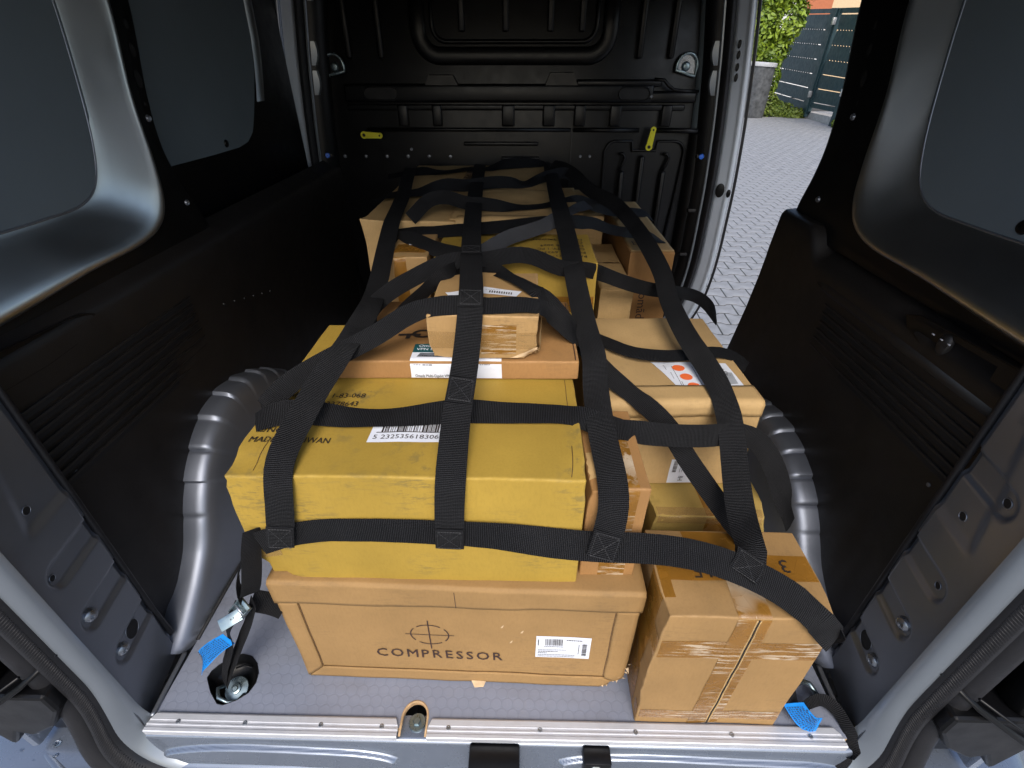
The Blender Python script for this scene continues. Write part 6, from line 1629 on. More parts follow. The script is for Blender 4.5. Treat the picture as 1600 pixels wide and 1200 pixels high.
        (0.4747,0.8541,0.4707,-0.242,-0.5046,-0.8287),(0.4871,0.8598,0.463,-0.341,-0.4666,-0.8161),(0.4991,0.8651,0.4542,-0.4292,-0.4364,-0.7908),(0.5105,0.87,0.4446,-0.505,-0.4246,-0.7514),(0.5213,0.8744,0.434,-0.5638,-0.4447,-0.696),
        (0.5312,0.8784,0.4225,-0.5827,-0.5199,-0.6247),(0.5403,0.8819,0.4101,-0.5377,-0.6534,-0.5329),(0.5488,0.8845,0.3972,-0.4386,-0.7938,-0.4213),(0.5572,0.8864,0.384,-0.2829,-0.9083,-0.3081),
    ]),
    'CR': (0.036, [
        (0.155,0.5951,0.488,-0.6564,-0.736,-0.1656),(0.1669,0.5846,0.4873,-0.6671,-0.7265,-0.1648),(0.1784,0.5738,0.4871,-0.6868,-0.7084,-0.1628),(0.1896,0.5626,0.4871,-0.699,-0.6966,-0.162),(0.2008,0.5514,0.4871,-0.6956,-0.6996,-0.1634),
        (0.2121,0.5403,0.487,-0.6589,-0.7329,-0.1692),(0.2242,0.5303,0.487,-0.5687,-0.8028,-0.1792),(0.2375,0.5223,0.487,-0.4381,-0.879,-0.188),(0.2521,0.5164,0.487,-0.3118,-0.9307,-0.1915),(0.2673,0.5123,0.487,-0.2105,-0.9587,-0.1913),
        (0.2828,0.5097,0.487,-0.1207,-0.9746,-0.1888),(0.2986,0.5085,0.487,-0.0326,-0.9823,-0.1843),(0.3144,0.5086,0.4871,0.0449,-0.9829,-0.1788),(0.3301,0.5099,0.4873,0.1028,-0.9794,-0.1735),(0.3458,0.5118,0.4879,0.1428,-0.9751,-0.1699),
        (0.3615,0.5142,0.4889,0.1613,-0.9718,-0.1718),(0.3771,0.5166,0.4899,0.1506,-0.9713,-0.1839),(0.3927,0.5187,0.4906,0.1126,-0.9728,-0.2025),(0.4085,0.5201,0.4906,0.0481,-0.9759,-0.213),(0.4241,0.5205,0.4895,-0.0542,-0.9764,-0.2089),
        (0.4392,0.5193,0.4863,-0.2006,-0.959,-0.2002),(0.453,0.5164,0.4803,-0.3709,-0.9076,-0.1967),(0.4652,0.5118,0.4719,-0.5092,-0.8384,-0.1943),(0.4764,0.5064,0.4622,-0.5609,-0.8051,-0.1926),
    ]),
    'C3': (0.035, [
        (-0.4305,0.2572,0.5111,-0.4176,-0.8079,-0.4159),(-0.4225,0.2483,0.5203,-0.2627,-0.8435,-0.4685),(-0.415,0.2426,0.5287,0.4185,-0.6776,-0.6047),(-0.4079,0.2426,0.5367,0.7576,-0.2612,-0.5982),(-0.4002,0.2481,0.5451,0.7332,-0.0572,-0.6776),
        (-0.3914,0.2566,0.5535,0.6503,-0.0114,-0.7596),(-0.3814,0.2658,0.561,0.5987,-0.0897,-0.7959),(-0.3701,0.2745,0.5675,0.5561,-0.1826,-0.8108),(-0.3579,0.2824,0.5733,0.5274,-0.2508,-0.8118),(-0.3452,0.2898,0.5789,0.5111,-0.3,-0.8055),
        (-0.3322,0.2958,0.5846,0.4947,-0.3454,-0.7975),(-0.3187,0.3002,0.5908,0.4762,-0.3851,-0.7906),(-0.3051,0.3042,0.5969,0.4696,-0.4095,-0.7822),(-0.2916,0.3094,0.6023,0.4798,-0.4243,-0.7679),(-0.2783,0.3159,0.6072,0.4961,-0.4362,-0.7507),
        (-0.265,0.3228,0.612,0.5082,-0.4398,-0.7405),(-0.2518,0.3296,0.6172,0.5194,-0.4326,-0.7369),(-0.2387,0.3363,0.6227,0.5411,-0.4188,-0.7292),(-0.2259,0.3432,0.6286,0.5686,-0.401,-0.7183),(-0.2134,0.3501,0.635,0.5749,-0.3965,-0.7157),
        (-0.2007,0.3569,0.6413,0.537,-0.4193,-0.732),(-0.1876,0.3629,0.6466,0.4557,-0.47,-0.756),(-0.1742,0.3665,0.6513,0.3286,-0.5835,-0.7427),(-0.1608,0.3662,0.6559,0.1536,-0.7243,-0.6722),(-0.1469,0.3643,0.6598,0.0798,-0.7657,-0.6382),
        (-0.1321,0.3641,0.662,0.0928,-0.7158,-0.6921),(-0.1167,0.3655,0.6626,0.0751,-0.6917,-0.7183),(-0.1011,0.3671,0.6623,0.0386,-0.7203,-0.6926),(-0.0855,0.3683,0.6615,0.0187,-0.7867,-0.6171),(-0.0698,0.3692,0.6606,0.0352,-0.8548,-0.5178),
        (-0.0542,0.3705,0.6599,0.0729,-0.89,-0.4501),(-0.0385,0.3723,0.6597,0.1013,-0.8972,-0.4299),(-0.0229,0.3742,0.6596,0.1024,-0.8973,-0.4295),(-0.0073,0.376,0.6593,0.0802,-0.9083,-0.4106),(0.0079,0.3775,0.6583,0.0782,-0.9316,-0.355),
        (0.0215,0.3797,0.6558,0.1506,-0.9143,-0.3759),(0.0321,0.3844,0.6512,0.1903,-0.8357,-0.5152),(0.0409,0.3913,0.6443,0.0555,-0.7955,-0.6034),(0.0504,0.3976,0.6355,-0.3353,-0.6146,-0.7141),(0.0607,0.4025,0.6253,-0.4937,-0.5097,-0.7046),
        (0.0708,0.4071,0.6143,-0.5455,-0.4917,-0.6787),(0.0803,0.4119,0.6028,-0.5404,-0.5341,-0.6502),(0.089,0.4171,0.591,-0.4382,-0.6561,-0.6144),(0.0967,0.4228,0.5794,-0.2002,-0.7911,-0.578),(0.1032,0.43,0.5684,0.1383,-0.8419,-0.5216),
        (0.1088,0.4383,0.5576,0.219,-0.8409,-0.4949),(0.1147,0.4462,0.5459,0.1009,-0.8755,-0.4725),(0.1211,0.4528,0.5334,0.1255,-0.9127,-0.3889),(0.1274,0.4589,0.5204,0.2552,-0.9182,-0.3031),(0.1336,0.4649,0.5073,0.3947,-0.8908,-0.2249),
    ]),
    'D1': (0.036, [
        (0.1242,0.4388,0.5409,-0.7509,-0.6127,-0.2464),(0.1338,0.4306,0.5321,-0.7826,-0.4806,-0.3956),(0.1433,0.4216,0.524,-0.7791,-0.3751,-0.5023),(0.1526,0.4116,0.5171,-0.7607,-0.355,-0.5435),(0.1619,0.4006,0.5117,-0.7363,-0.3712,-0.5657),
        (0.1715,0.3894,0.5071,-0.712,-0.3972,-0.579),(0.1814,0.3783,0.503,-0.7036,-0.4353,-0.5617),(0.1916,0.3674,0.499,-0.7191,-0.5044,-0.478),(0.2019,0.3566,0.4951,-0.7299,-0.5807,-0.3605),(0.2125,0.3461,0.491,-0.7108,-0.5831,-0.3933),
        (0.2234,0.3365,0.4861,-0.6482,-0.3878,-0.6553),(0.2345,0.3279,0.48,-0.6122,-0.202,-0.7645),(0.2454,0.3197,0.4729,-0.6616,-0.1934,-0.7245),(0.2557,0.3114,0.465,-0.7204,-0.1839,-0.6687),(0.2651,0.3027,0.4564,-0.7766,-0.143,-0.6135),
        (0.2732,0.2936,0.447,-0.82,-0.1006,-0.5635),(0.2805,0.2842,0.4372,-0.8371,-0.0817,-0.5409),(0.2878,0.2748,0.4273,-0.8297,-0.0907,-0.5509),(0.2955,0.2655,0.4177,-0.8124,-0.1104,-0.5725),(0.3037,0.2564,0.4083,-0.7993,-0.1253,-0.5877),
        (0.3121,0.2472,0.3991,-0.7953,-0.1387,-0.5901),(0.3203,0.2375,0.3904,-0.8062,-0.1778,-0.5644),(0.3282,0.227,0.3824,-0.8301,-0.242,-0.5024),(0.3359,0.2158,0.375,-0.842,-0.2761,-0.4634),(0.3436,0.2044,0.368,-0.843,-0.2927,-0.4514),
        (0.3512,0.1931,0.3611,-0.838,-0.2816,-0.4674),(0.3582,0.1813,0.3557,-0.8489,-0.2776,-0.4498),(0.364,0.1685,0.3522,-0.9029,-0.334,-0.2706),(0.3697,0.1554,0.3491,-0.9045,-0.4245,-0.0417),(0.3764,0.1429,0.3446,-0.8634,-0.4936,0.1042),
    ]),
    'C2': (0.039, [
        (-0.4097,0.2081,0.5337,0.3665,-0.9033,-0.2229),(-0.3954,0.2125,0.5392,0.3763,-0.8314,-0.4088),(-0.3808,0.2163,0.5436,0.2986,-0.7181,-0.6286),(-0.3655,0.2188,0.5462,0.1516,-0.7014,-0.6965),(-0.3498,0.22,0.5466,0.0225,-0.7351,-0.6776),
        (-0.334,0.2202,0.5457,-0.0496,-0.7643,-0.6429),(-0.3181,0.22,0.5441,-0.0765,-0.8096,-0.582),(-0.3023,0.2197,0.5423,-0.078,-0.8701,-0.4868),(-0.2865,0.2193,0.5404,-0.0603,-0.9237,-0.3783),(-0.2707,0.219,0.5388,-0.0304,-0.9581,-0.2849),
        (-0.2548,0.2191,0.5376,-0.0004,-0.9753,-0.2208),(-0.2389,0.2195,0.5368,0.024,-0.9828,-0.1832),(-0.223,0.2201,0.5365,0.0448,-0.9846,-0.169),(-0.2071,0.221,0.5365,0.0658,-0.9829,-0.172),(-0.1912,0.2221,0.537,0.0881,-0.9766,-0.1962),
        (-0.1753,0.2236,0.5378,0.1099,-0.9619,-0.2505),(-0.1595,0.2252,0.539,0.1263,-0.9362,-0.328),(-0.1437,0.2269,0.5404,0.1319,-0.9008,-0.4137),(-0.1279,0.2286,0.5416,0.1225,-0.8611,-0.4935),(-0.1121,0.2302,0.5426,0.0949,-0.8275,-0.5534),
        (-0.0963,0.2313,0.5431,0.0521,-0.813,-0.5799),(-0.0804,0.232,0.5428,0.0081,-0.8251,-0.5649),(-0.0645,0.2323,0.542,-0.0177,-0.8582,-0.513),(-0.0486,0.2325,0.541,-0.0166,-0.8956,-0.4446),(-0.0327,0.2327,0.54,0.0006,-0.9219,-0.3873),
        (-0.0167,0.2332,0.5394,0.0174,-0.9363,-0.3508),(-0.0008,0.2337,0.539,0.025,-0.9451,-0.3257),(0.0151,0.2343,0.5385,0.0234,-0.9532,-0.3014),(0.031,0.2348,0.538,0.0167,-0.9629,-0.2695),(0.0469,0.2352,0.5373,0.0075,-0.9736,-0.2283),
        (0.0628,0.2355,0.5363,-0.0062,-0.9812,-0.1927),(0.0786,0.2355,0.5347,-0.0357,-0.9737,-0.2249),(0.094,0.2354,0.5315,-0.1275,-0.8921,-0.4335),(0.1089,0.2352,0.5264,-0.2457,-0.7414,-0.6244),(0.1236,0.235,0.5204,-0.2677,-0.6991,-0.6631),
        (0.1384,0.2352,0.5145,-0.2027,-0.7602,-0.6172),(0.1534,0.2359,0.5095,-0.0922,-0.8794,-0.4671),(0.1686,0.2371,0.505,-0.0016,-0.9408,-0.3391),(0.1838,0.2391,0.5006,-0.0171,-0.8593,-0.5112),(0.1988,0.2418,0.4961,-0.1043,-0.634,-0.7663),
        (0.2137,0.2452,0.4915,-0.139,-0.5094,-0.8492),(0.2285,0.2488,0.487,-0.1273,-0.4927,-0.8608),(0.2434,0.2526,0.4828,-0.1055,-0.4969,-0.8614),(0.2583,0.2566,0.4789,-0.0846,-0.5013,-0.8611),(0.2733,0.2607,0.4752,-0.0671,-0.5049,-0.8606),
        (0.2882,0.265,0.4716,-0.0527,-0.5077,-0.8599),(0.3032,0.2693,0.4682,-0.0373,-0.5108,-0.8589),(0.3181,0.2738,0.4651,-0.0125,-0.5164,-0.8563),(0.3331,0.2785,0.4622,0.0238,-0.5248,-0.8509),(0.348,0.2836,0.4599,0.0475,-0.5297,-0.8469),
        (0.3629,0.2887,0.4576,0.0177,-0.5204,-0.8537),(0.3777,0.2933,0.4546,-0.0794,-0.4891,-0.8686),(0.3925,0.297,0.4502,-0.2172,-0.4413,-0.8707),(0.4068,0.2995,0.4441,-0.3644,-0.4022,-0.8399),(0.4203,0.3009,0.4362,-0.5086,-0.3831,-0.771),
        (0.4326,0.301,0.4264,-0.6417,-0.3417,-0.6867),(0.4434,0.3002,0.415,-0.7454,-0.2555,-0.6156),(0.4531,0.2986,0.4025,-0.8103,-0.1633,-0.5628),(0.4619,0.2967,0.3894,-0.8482,-0.0897,-0.522),(0.4699,0.2945,0.3759,-0.8719,-0.0368,-0.4883),
        (0.4774,0.2922,0.362,-0.8888,-0.0093,-0.4582),(0.4844,0.2897,0.3479,-0.9052,-0.0113,-0.4247),(0.4908,0.2871,0.3336,-0.9216,-0.0464,-0.3853),(0.4967,0.2844,0.319,-0.9269,-0.138,-0.349),(0.5026,0.2817,0.3045,-0.896,-0.3117,-0.3162),
        (0.5088,0.2791,0.2901,-0.8099,-0.5208,-0.2698),(0.5155,0.2764,0.2759,-0.7172,-0.6628,-0.2152),(0.5224,0.2736,0.2618,-0.6763,-0.7148,-0.1777),(0.5292,0.2704,0.2477,-0.6652,-0.729,-0.1615),
    ]),
    'C1': (0.043, [
        (-0.3901,0.088,0.397,0.3512,-0.1372,-0.9262),(-0.3754,0.0901,0.4023,0.338,-0.1443,-0.93),(-0.3605,0.0918,0.4072,0.3011,-0.1286,-0.9449),(-0.3453,0.093,0.4115,0.2573,-0.126,-0.9581),(-0.3299,0.0937,0.4152,0.218,-0.1312,-0.9671),
        (-0.3144,0.0941,0.4183,0.1817,-0.1366,-0.9738),(-0.2988,0.0943,0.4209,0.1412,-0.142,-0.9798),(-0.2831,0.0943,0.4228,0.0975,-0.1472,-0.9843),(-0.2673,0.0943,0.424,0.0604,-0.1515,-0.9866),(-0.2515,0.0942,0.4247,0.037,-0.1542,-0.9873),
        (-0.2357,0.0941,0.4252,0.0247,-0.156,-0.9874),(-0.2199,0.0939,0.4256,0.0166,-0.1574,-0.9874),(-0.204,0.0936,0.4258,0.0088,-0.1587,-0.9873),(-0.1882,0.0933,0.426,0.0021,-0.1598,-0.9871),(-0.1724,0.0929,0.426,-0.0026,-0.1608,-0.987),
        (-0.1565,0.0925,0.426,-0.0064,-0.1616,-0.9868),(-0.1407,0.0921,0.426,-0.0105,-0.1627,-0.9866),(-0.1249,0.0916,0.4258,-0.015,-0.169,-0.9855),(-0.109,0.0911,0.4256,-0.0191,-0.1889,-0.9818),(-0.0932,0.0906,0.4254,-0.0223,-0.2184,-0.9756),
        (-0.0774,0.09,0.4252,-0.0264,-0.25,-0.9679),(-0.0616,0.0894,0.4248,-0.0346,-0.2836,-0.9583),(-0.0458,0.0887,0.4244,-0.0487,-0.3218,-0.9455),(-0.03,0.088,0.4237,-0.068,-0.3673,-0.9276),(-0.0142,0.087,0.4228,-0.0879,-0.4215,-0.9026),
        (0.0016,0.0859,0.4216,-0.1018,-0.4824,-0.87),(0.0173,0.0848,0.4203,-0.1052,-0.5442,-0.8323),(0.0331,0.0837,0.4191,-0.0991,-0.6007,-0.7933),(0.0488,0.0826,0.418,-0.0891,-0.6423,-0.7612),(0.0646,0.0818,0.417,-0.0808,-0.6596,-0.7472),
        (0.0804,0.0811,0.4159,-0.0741,-0.6624,-0.7455),(0.0961,0.0808,0.4148,-0.0629,-0.6635,-0.7455),(0.1119,0.0805,0.4139,-0.0421,-0.6658,-0.745),(0.1277,0.0801,0.4135,-0.0173,-0.6685,-0.7436),(0.1435,0.08,0.4135,-0.0044,-0.6707,-0.7417),
        (0.1593,0.0803,0.4132,-0.0113,-0.6977,-0.7163),(0.1749,0.0807,0.4124,-0.0276,-0.7853,-0.6185),(0.1906,0.0804,0.4116,-0.0544,-0.8452,-0.5317),(0.2063,0.0795,0.4111,-0.0839,-0.8494,-0.521),(0.2221,0.0782,0.4102,-0.1131,-0.8436,-0.5248),
        (0.2378,0.0767,0.4088,-0.1476,-0.8354,-0.5294),(0.2534,0.0747,0.407,-0.1882,-0.8239,-0.5346),(0.2688,0.0724,0.4045,-0.2314,-0.8095,-0.5396),(0.2841,0.0696,0.4015,-0.2725,-0.7937,-0.5439),(0.2992,0.0664,0.398,-0.3091,-0.7778,-0.5472),
        (0.3141,0.0628,0.3941,-0.3423,-0.7619,-0.5499),(0.3288,0.059,0.3898,-0.3753,-0.7444,-0.5523),(0.3433,0.0548,0.3851,-0.4123,-0.7227,-0.5548),(0.3576,0.0503,0.3798,-0.4548,-0.6948,-0.5571),(0.3714,0.0453,0.3741,-0.5014,-0.6607,-0.5587),
        (0.3848,0.0398,0.3677,-0.5523,-0.6194,-0.558),(0.3977,0.0339,0.3607,-0.6056,-0.5946,-0.5289),(0.4097,0.0277,0.3528,-0.6259,-0.6704,-0.3986),(0.421,0.0223,0.3436,-0.6381,-0.6517,-0.4101),(0.4315,0.0188,0.3331,-0.729,-0.3075,-0.6115),
        (0.4417,0.0172,0.3214,-0.7573,-0.1396,-0.638),(0.4519,0.0162,0.3094,-0.7548,-0.213,-0.6204),(0.4621,0.0151,0.2974,-0.6496,-0.5747,-0.4977),
    ]),
    'L1': (0.039, [
        (-0.3513,0.082,0.4027,0.9831,0.0795,-0.1649),(-0.3489,0.0843,0.4183,0.9788,0.1067,-0.175),(-0.3461,0.086,0.4339,0.9745,0.1211,-0.1888),(-0.3432,0.0872,0.4496,0.9743,0.1115,-0.1957),(-0.3401,0.0882,0.4652,0.9765,0.0928,-0.1944),
        (-0.3371,0.0891,0.4809,0.9788,0.077,-0.1898),(-0.3342,0.09,0.4966,0.9803,0.0687,-0.1852),(-0.3314,0.0915,0.5119,0.9837,0.064,-0.1679),(-0.3296,0.0953,0.5254,0.9902,0.0662,-0.1226),(-0.3293,0.1037,0.5356,0.9853,0.1133,-0.1279),
        (-0.3298,0.1164,0.5426,0.9636,0.1206,-0.2385),(-0.3297,0.1311,0.5479,0.9267,0.0846,-0.3663),(-0.3285,0.1463,0.5527,0.9021,0.038,-0.4298),(-0.3264,0.1613,0.5575,0.8907,0.0036,-0.4546),(-0.3235,0.1762,0.5627,0.8866,-0.0097,-0.4625),
        (-0.3206,0.1909,0.5679,0.8883,-0.0067,-0.4593),(-0.3183,0.2059,0.5724,0.8903,-0.0027,-0.4554),(-0.3163,0.2212,0.5761,0.8865,-0.0135,-0.4625),(-0.3138,0.2362,0.5801,0.8752,-0.0409,-0.4821),(-0.3098,0.2502,0.5855,0.8592,-0.0692,-0.507),
        (-0.3044,0.263,0.5924,0.8392,-0.0725,-0.539),(-0.2986,0.2757,0.5996,0.8403,-0.0815,-0.5359),(-0.2931,0.2891,0.606,0.9004,-0.1554,-0.4064),(-0.2884,0.3031,0.6116,0.9514,-0.1957,-0.238),(-0.2849,0.3175,0.6156,0.9716,-0.1264,-0.2001),
        (-0.2835,0.3324,0.617,0.9697,-0.0359,-0.2415),(-0.2835,0.3477,0.6166,0.9596,-0.0047,-0.2812),(-0.2836,0.3635,0.6163,0.9288,-0.0186,-0.3702),(-0.2827,0.3793,0.6171,0.9028,-0.026,-0.4293),(-0.2814,0.3952,0.6188,0.9001,-0.0178,-0.4354),
        (-0.2805,0.411,0.6205,0.9096,0.0018,-0.4155),(-0.2802,0.4269,0.6217,0.9224,0.0297,-0.3851),(-0.2809,0.4428,0.6218,0.9338,0.0621,-0.3523),(-0.2826,0.4585,0.6207,0.9435,0.0936,-0.3178),(-0.2851,0.4741,0.6187,0.9498,0.1167,-0.2902),
        (-0.2878,0.4897,0.6164,0.9508,0.125,-0.2833),(-0.2904,0.5054,0.6146,0.9467,0.1217,-0.2984),(-0.2926,0.5211,0.6141,0.9405,0.1177,-0.3188),(-0.2943,0.5369,0.6149,0.9363,0.1191,-0.3304),(-0.2956,0.5527,0.6168,0.9369,0.1249,-0.3265),
        (-0.2969,0.5684,0.6192,0.9412,0.1322,-0.311),(-0.2984,0.5841,0.6218,0.9462,0.1394,-0.292),(-0.2999,0.5998,0.6245,0.9504,0.1453,-0.2749),(-0.3016,0.6155,0.6271,0.9533,0.1492,-0.2625),(-0.3034,0.6312,0.6298,0.9551,0.1515,-0.2548),
        (-0.3052,0.6468,0.6325,0.9559,0.1523,-0.2512),(-0.3069,0.6625,0.6353,0.9559,0.1518,-0.2514),(-0.3086,0.6781,0.6384,0.9552,0.1502,-0.2549),(-0.3102,0.6937,0.6415,0.9541,0.1481,-0.2604),(-0.3117,0.7093,0.6447,0.953,0.1462,-0.2654),
        (-0.3133,0.7249,0.6476,0.9526,0.1452,-0.2672),(-0.3149,0.7406,0.6503,0.9534,0.1452,-0.2645),(-0.3166,0.7563,0.6527,0.955,0.1452,-0.2587),(-0.3184,0.772,0.655,0.957,0.1436,-0.2522),(-0.3202,0.7878,0.6571,0.9594,0.1394,-0.2454),
        (-0.3219,0.8035,0.6593,0.963,0.132,-0.2352),(-0.3234,0.8193,0.6617,0.9685,0.1211,-0.2177),(-0.3248,0.835,0.6641,0.9755,0.1071,-0.192),(-0.3259,0.8508,0.6664,0.9829,0.0934,-0.159),(-0.327,0.8666,0.6685,0.9891,0.0851,-0.1202),
        (-0.3282,0.8824,0.6701,0.9918,0.0838,-0.0968),(-0.3295,0.8983,0.6712,0.993,0.0823,-0.0851),(-0.3307,0.9143,0.6721,0.9934,0.0786,-0.0831),(-0.3318,0.9302,0.673,0.9932,0.0757,-0.0886),(-0.333,0.9461,0.6738,0.9927,0.0745,-0.0953),
        (-0.3341,0.962,0.6746,0.9917,0.0747,-0.1048),(-0.3352,0.978,0.6755,0.9904,0.0762,-0.115),(-0.3363,0.9939,0.6763,0.9891,0.0791,-0.1245),(-0.3375,1.0098,0.6772,0.9878,0.0832,-0.1314),(-0.3388,1.0257,0.6781,0.9868,0.0885,-0.1353),
        (-0.3401,1.0417,0.6791,0.9862,0.0946,-0.1358),(-0.3415,1.0575,0.6802,0.986,0.1011,-0.1329),(-0.3431,1.0734,0.6814,0.9858,0.107,-0.1292),(-0.3447,1.0893,0.6826,0.9858,0.1104,-0.1267),(-0.3463,1.1051,0.6841,0.9857,0.1139,-0.1243),
        (-0.348,1.1209,0.6854,0.9854,0.1234,-0.1171),(-0.35,1.1367,0.6862,0.985,0.1384,-0.1026),(-0.3523,1.1525,0.6861,0.9845,0.1506,-0.0903),(-0.3548,1.1682,0.6857,0.9842,0.1538,-0.0882),(-0.3573,1.184,0.6853,0.984,0.1514,-0.0934),
        (-0.3597,1.1998,0.6852,0.9838,0.1484,-0.1004),(-0.3621,1.2157,0.6851,0.9835,0.1462,-0.1066),(-0.3645,1.2315,0.6851,0.9832,0.1444,-0.112),(-0.3668,1.2473,0.685,0.9829,0.1429,-0.1165),(-0.3691,1.2631,0.685,0.9825,0.1413,-0.1211),
        (-0.3713,1.279,0.685,0.9823,0.1397,-0.125),(-0.3736,1.2948,0.685,0.9823,0.1383,-0.1266),(-0.3758,1.3106,0.6851,0.9823,0.1371,-0.1279),(-0.378,1.3265,0.6852,0.9824,0.1359,-0.1283),(-0.3801,1.3423,0.6853,0.9829,0.1345,-0.126),
        (-0.3823,1.3582,0.6856,0.9833,0.1327,-0.1246),(-0.3843,1.374,0.6859,0.9838,0.1298,-0.1239),(-0.3863,1.3899,0.6864,0.9846,0.1261,-0.1215),(-0.3882,1.4057,0.6871,0.9853,0.1206,-0.121),(-0.39,1.4216,0.6881,0.9861,0.1136,-0.1211),
        (-0.3916,1.4374,0.6895,0.9873,0.1073,-0.117),(-0.3931,1.4533,0.6911,0.9885,0.1044,-0.1093),
    ]),
    'L2': (0.042, [
        (-0.1029,0.0893,0.3913,0.9964,0.0214,-0.0818),(-0.1016,0.0861,0.4063,0.9969,0.0235,-0.0751),(-0.1005,0.0844,0.4215,0.9977,0.0289,-0.0616),(-0.0997,0.0846,0.4369,0.9978,0.0397,-0.0537),(-0.0989,0.0858,0.4526,0.9974,0.0455,-0.0563),
        (-0.098,0.0873,0.4684,0.9972,0.038,-0.0649),(-0.0969,0.0886,0.4841,0.9968,0.027,-0.0755),(-0.0957,0.0899,0.4999,0.9963,0.0193,-0.0838),(-0.0944,0.092,0.5151,0.9965,0.0134,-0.083),(-0.0934,0.0971,0.5281,0.998,0.0054,-0.0636),
        (-0.0931,0.107,0.5375,0.9982,0.0215,-0.0556),(-0.093,0.1204,0.5444,0.9956,0.0394,-0.0855),(-0.0931,0.135,0.5503,0.9933,0.0438,-0.1073),(-0.093,0.1497,0.5563,0.9926,0.0411,-0.114),(-0.0929,0.1643,0.5624,0.9921,0.0333,-0.1207),
        (-0.0925,0.1787,0.569,0.9911,0.0209,-0.1314),(-0.0917,0.193,0.5756,0.9897,0.0081,-0.1427),(-0.0909,0.2076,0.5814,0.9886,-0.001,-0.1508),(-0.09,0.2225,0.5866,0.9877,-0.0043,-0.156),(-0.0891,0.2371,0.5923,0.9866,0.0008,-0.163),
        (-0.0879,0.2511,0.5995,0.9854,0.0149,-0.1696),(-0.0868,0.2646,0.6076,0.9863,0.0262,-0.1626),(-0.0859,0.2779,0.6162,0.9884,0.0322,-0.1484),(-0.0851,0.2911,0.6249,0.9901,0.0369,-0.1355),(-0.0845,0.3043,0.6338,0.9914,0.0411,-0.1241),
        (-0.084,0.3174,0.6426,0.9933,0.0416,-0.1082),(-0.0837,0.3307,0.6512,0.9964,0.0341,-0.078),(-0.0836,0.3444,0.6592,0.9985,0.0296,-0.0464),(-0.0838,0.3583,0.6664,0.9988,0.0385,-0.0303),(-0.0843,0.3725,0.6717,0.998,0.057,-0.0282),
        (-0.0852,0.3873,0.6743,0.997,0.0734,-0.0265),(-0.0864,0.4026,0.6748,0.9962,0.0834,-0.0237),(-0.0878,0.4183,0.6747,0.9958,0.0882,-0.0232),(-0.0892,0.4341,0.6748,0.9956,0.0909,-0.022),(-0.0907,0.4499,0.675,0.9955,0.0929,-0.0188),
        (-0.0922,0.4657,0.6752,0.9955,0.0941,-0.0139),(-0.0937,0.4815,0.6754,0.9955,0.0944,-0.0093),(-0.0952,0.4972,0.6758,0.9956,0.0935,-0.0071),(-0.0966,0.513,0.6765,0.9958,0.0916,-0.0083),(-0.098,0.5288,0.6775,0.9959,0.0893,-0.0124),
        (-0.0994,0.5445,0.6785,0.9961,0.0869,-0.017),(-0.1008,0.5603,0.6794,0.9962,0.085,-0.0203),(-0.1021,0.5761,0.6799,0.9962,0.0842,-0.0218),(-0.1034,0.5919,0.6799,0.9962,0.0845,-0.0221),(-0.1048,0.6077,0.6793,0.9961,0.0849,-0.0222),
        (-0.1061,0.6234,0.6784,0.9962,0.0842,-0.0239),(-0.1075,0.6392,0.6778,0.9962,0.0824,-0.0272),(-0.1088,0.655,0.6774,0.9963,0.0803,-0.0312),(-0.11,0.6708,0.6775,0.9963,0.0782,-0.0358),(-0.1112,0.6866,0.6778,0.9963,0.076,-0.0403),
        (-0.1124,0.7024,0.6784,0.9963,0.0741,-0.0445),(-0.1135,0.7182,0.6791,0.9962,0.0723,-0.0486),(-0.1146,0.734,0.68,0.9961,0.0705,-0.0528),(-0.1157,0.7498,0.6809,0.996,0.0689,-0.0568),(-0.1167,0.7656,0.6818,0.9959,0.0675,-0.0601),
        (-0.1177,0.7814,0.6827,0.9958,0.0663,-0.0625),(-0.1187,0.7972,0.6835,0.9958,0.0651,-0.0639),(-0.1197,0.813,0.6843,0.9959,0.064,-0.0639),(-0.1207,0.8288,0.6849,0.996,0.0631,-0.0628),(-0.1216,0.8447,0.6855,0.9962,0.0621,-0.0613),
        (-0.1225,0.8605,0.6861,0.9964,0.0609,-0.0593),(-0.1235,0.8763,0.6867,0.9966,0.0598,-0.0572),(-0.1244,0.8921,0.6873,0.9968,0.0587,-0.0551),(-0.1253,0.9079,0.6879,0.9969,0.0573,-0.0538),(-0.1261,0.9238,0.6887,0.997,0.0557,-0.0532),
        (-0.1269,0.9396,0.6895,0.9971,0.0556,-0.0517),(-0.1278,0.9554,0.69,0.9972,0.0581,-0.0473),(-0.1288,0.9712,0.6899,0.9972,0.0616,-0.0431),(-0.1298,0.987,0.6892,0.9972,0.0627,-0.0417),(-0.1308,1.0028,0.6886,0.9972,0.0614,-0.0437),
        (-0.1318,1.0186,0.6882,0.9971,0.0596,-0.0468),(-0.1327,1.0344,0.688,0.9971,0.0583,-0.0493),(-0.1337,1.0503,0.6878,0.997,0.0573,-0.0512),(-0.1346,1.0661,0.6876,0.997,0.0564,-0.0531),(-0.1355,1.0819,0.6875,0.9969,0.0553,-0.0553),
        (-0.1363,1.0978,0.6875,0.9969,0.0541,-0.057),(-0.1372,1.1136,0.6874,0.9969,0.053,-0.0586),(-0.138,1.1294,0.6875,0.9968,0.0519,-0.0601),(-0.1388,1.1453,0.6875,0.9968,0.0509,-0.0609),(-0.1396,1.1611,0.6875,0.9969,0.0503,-0.0613),
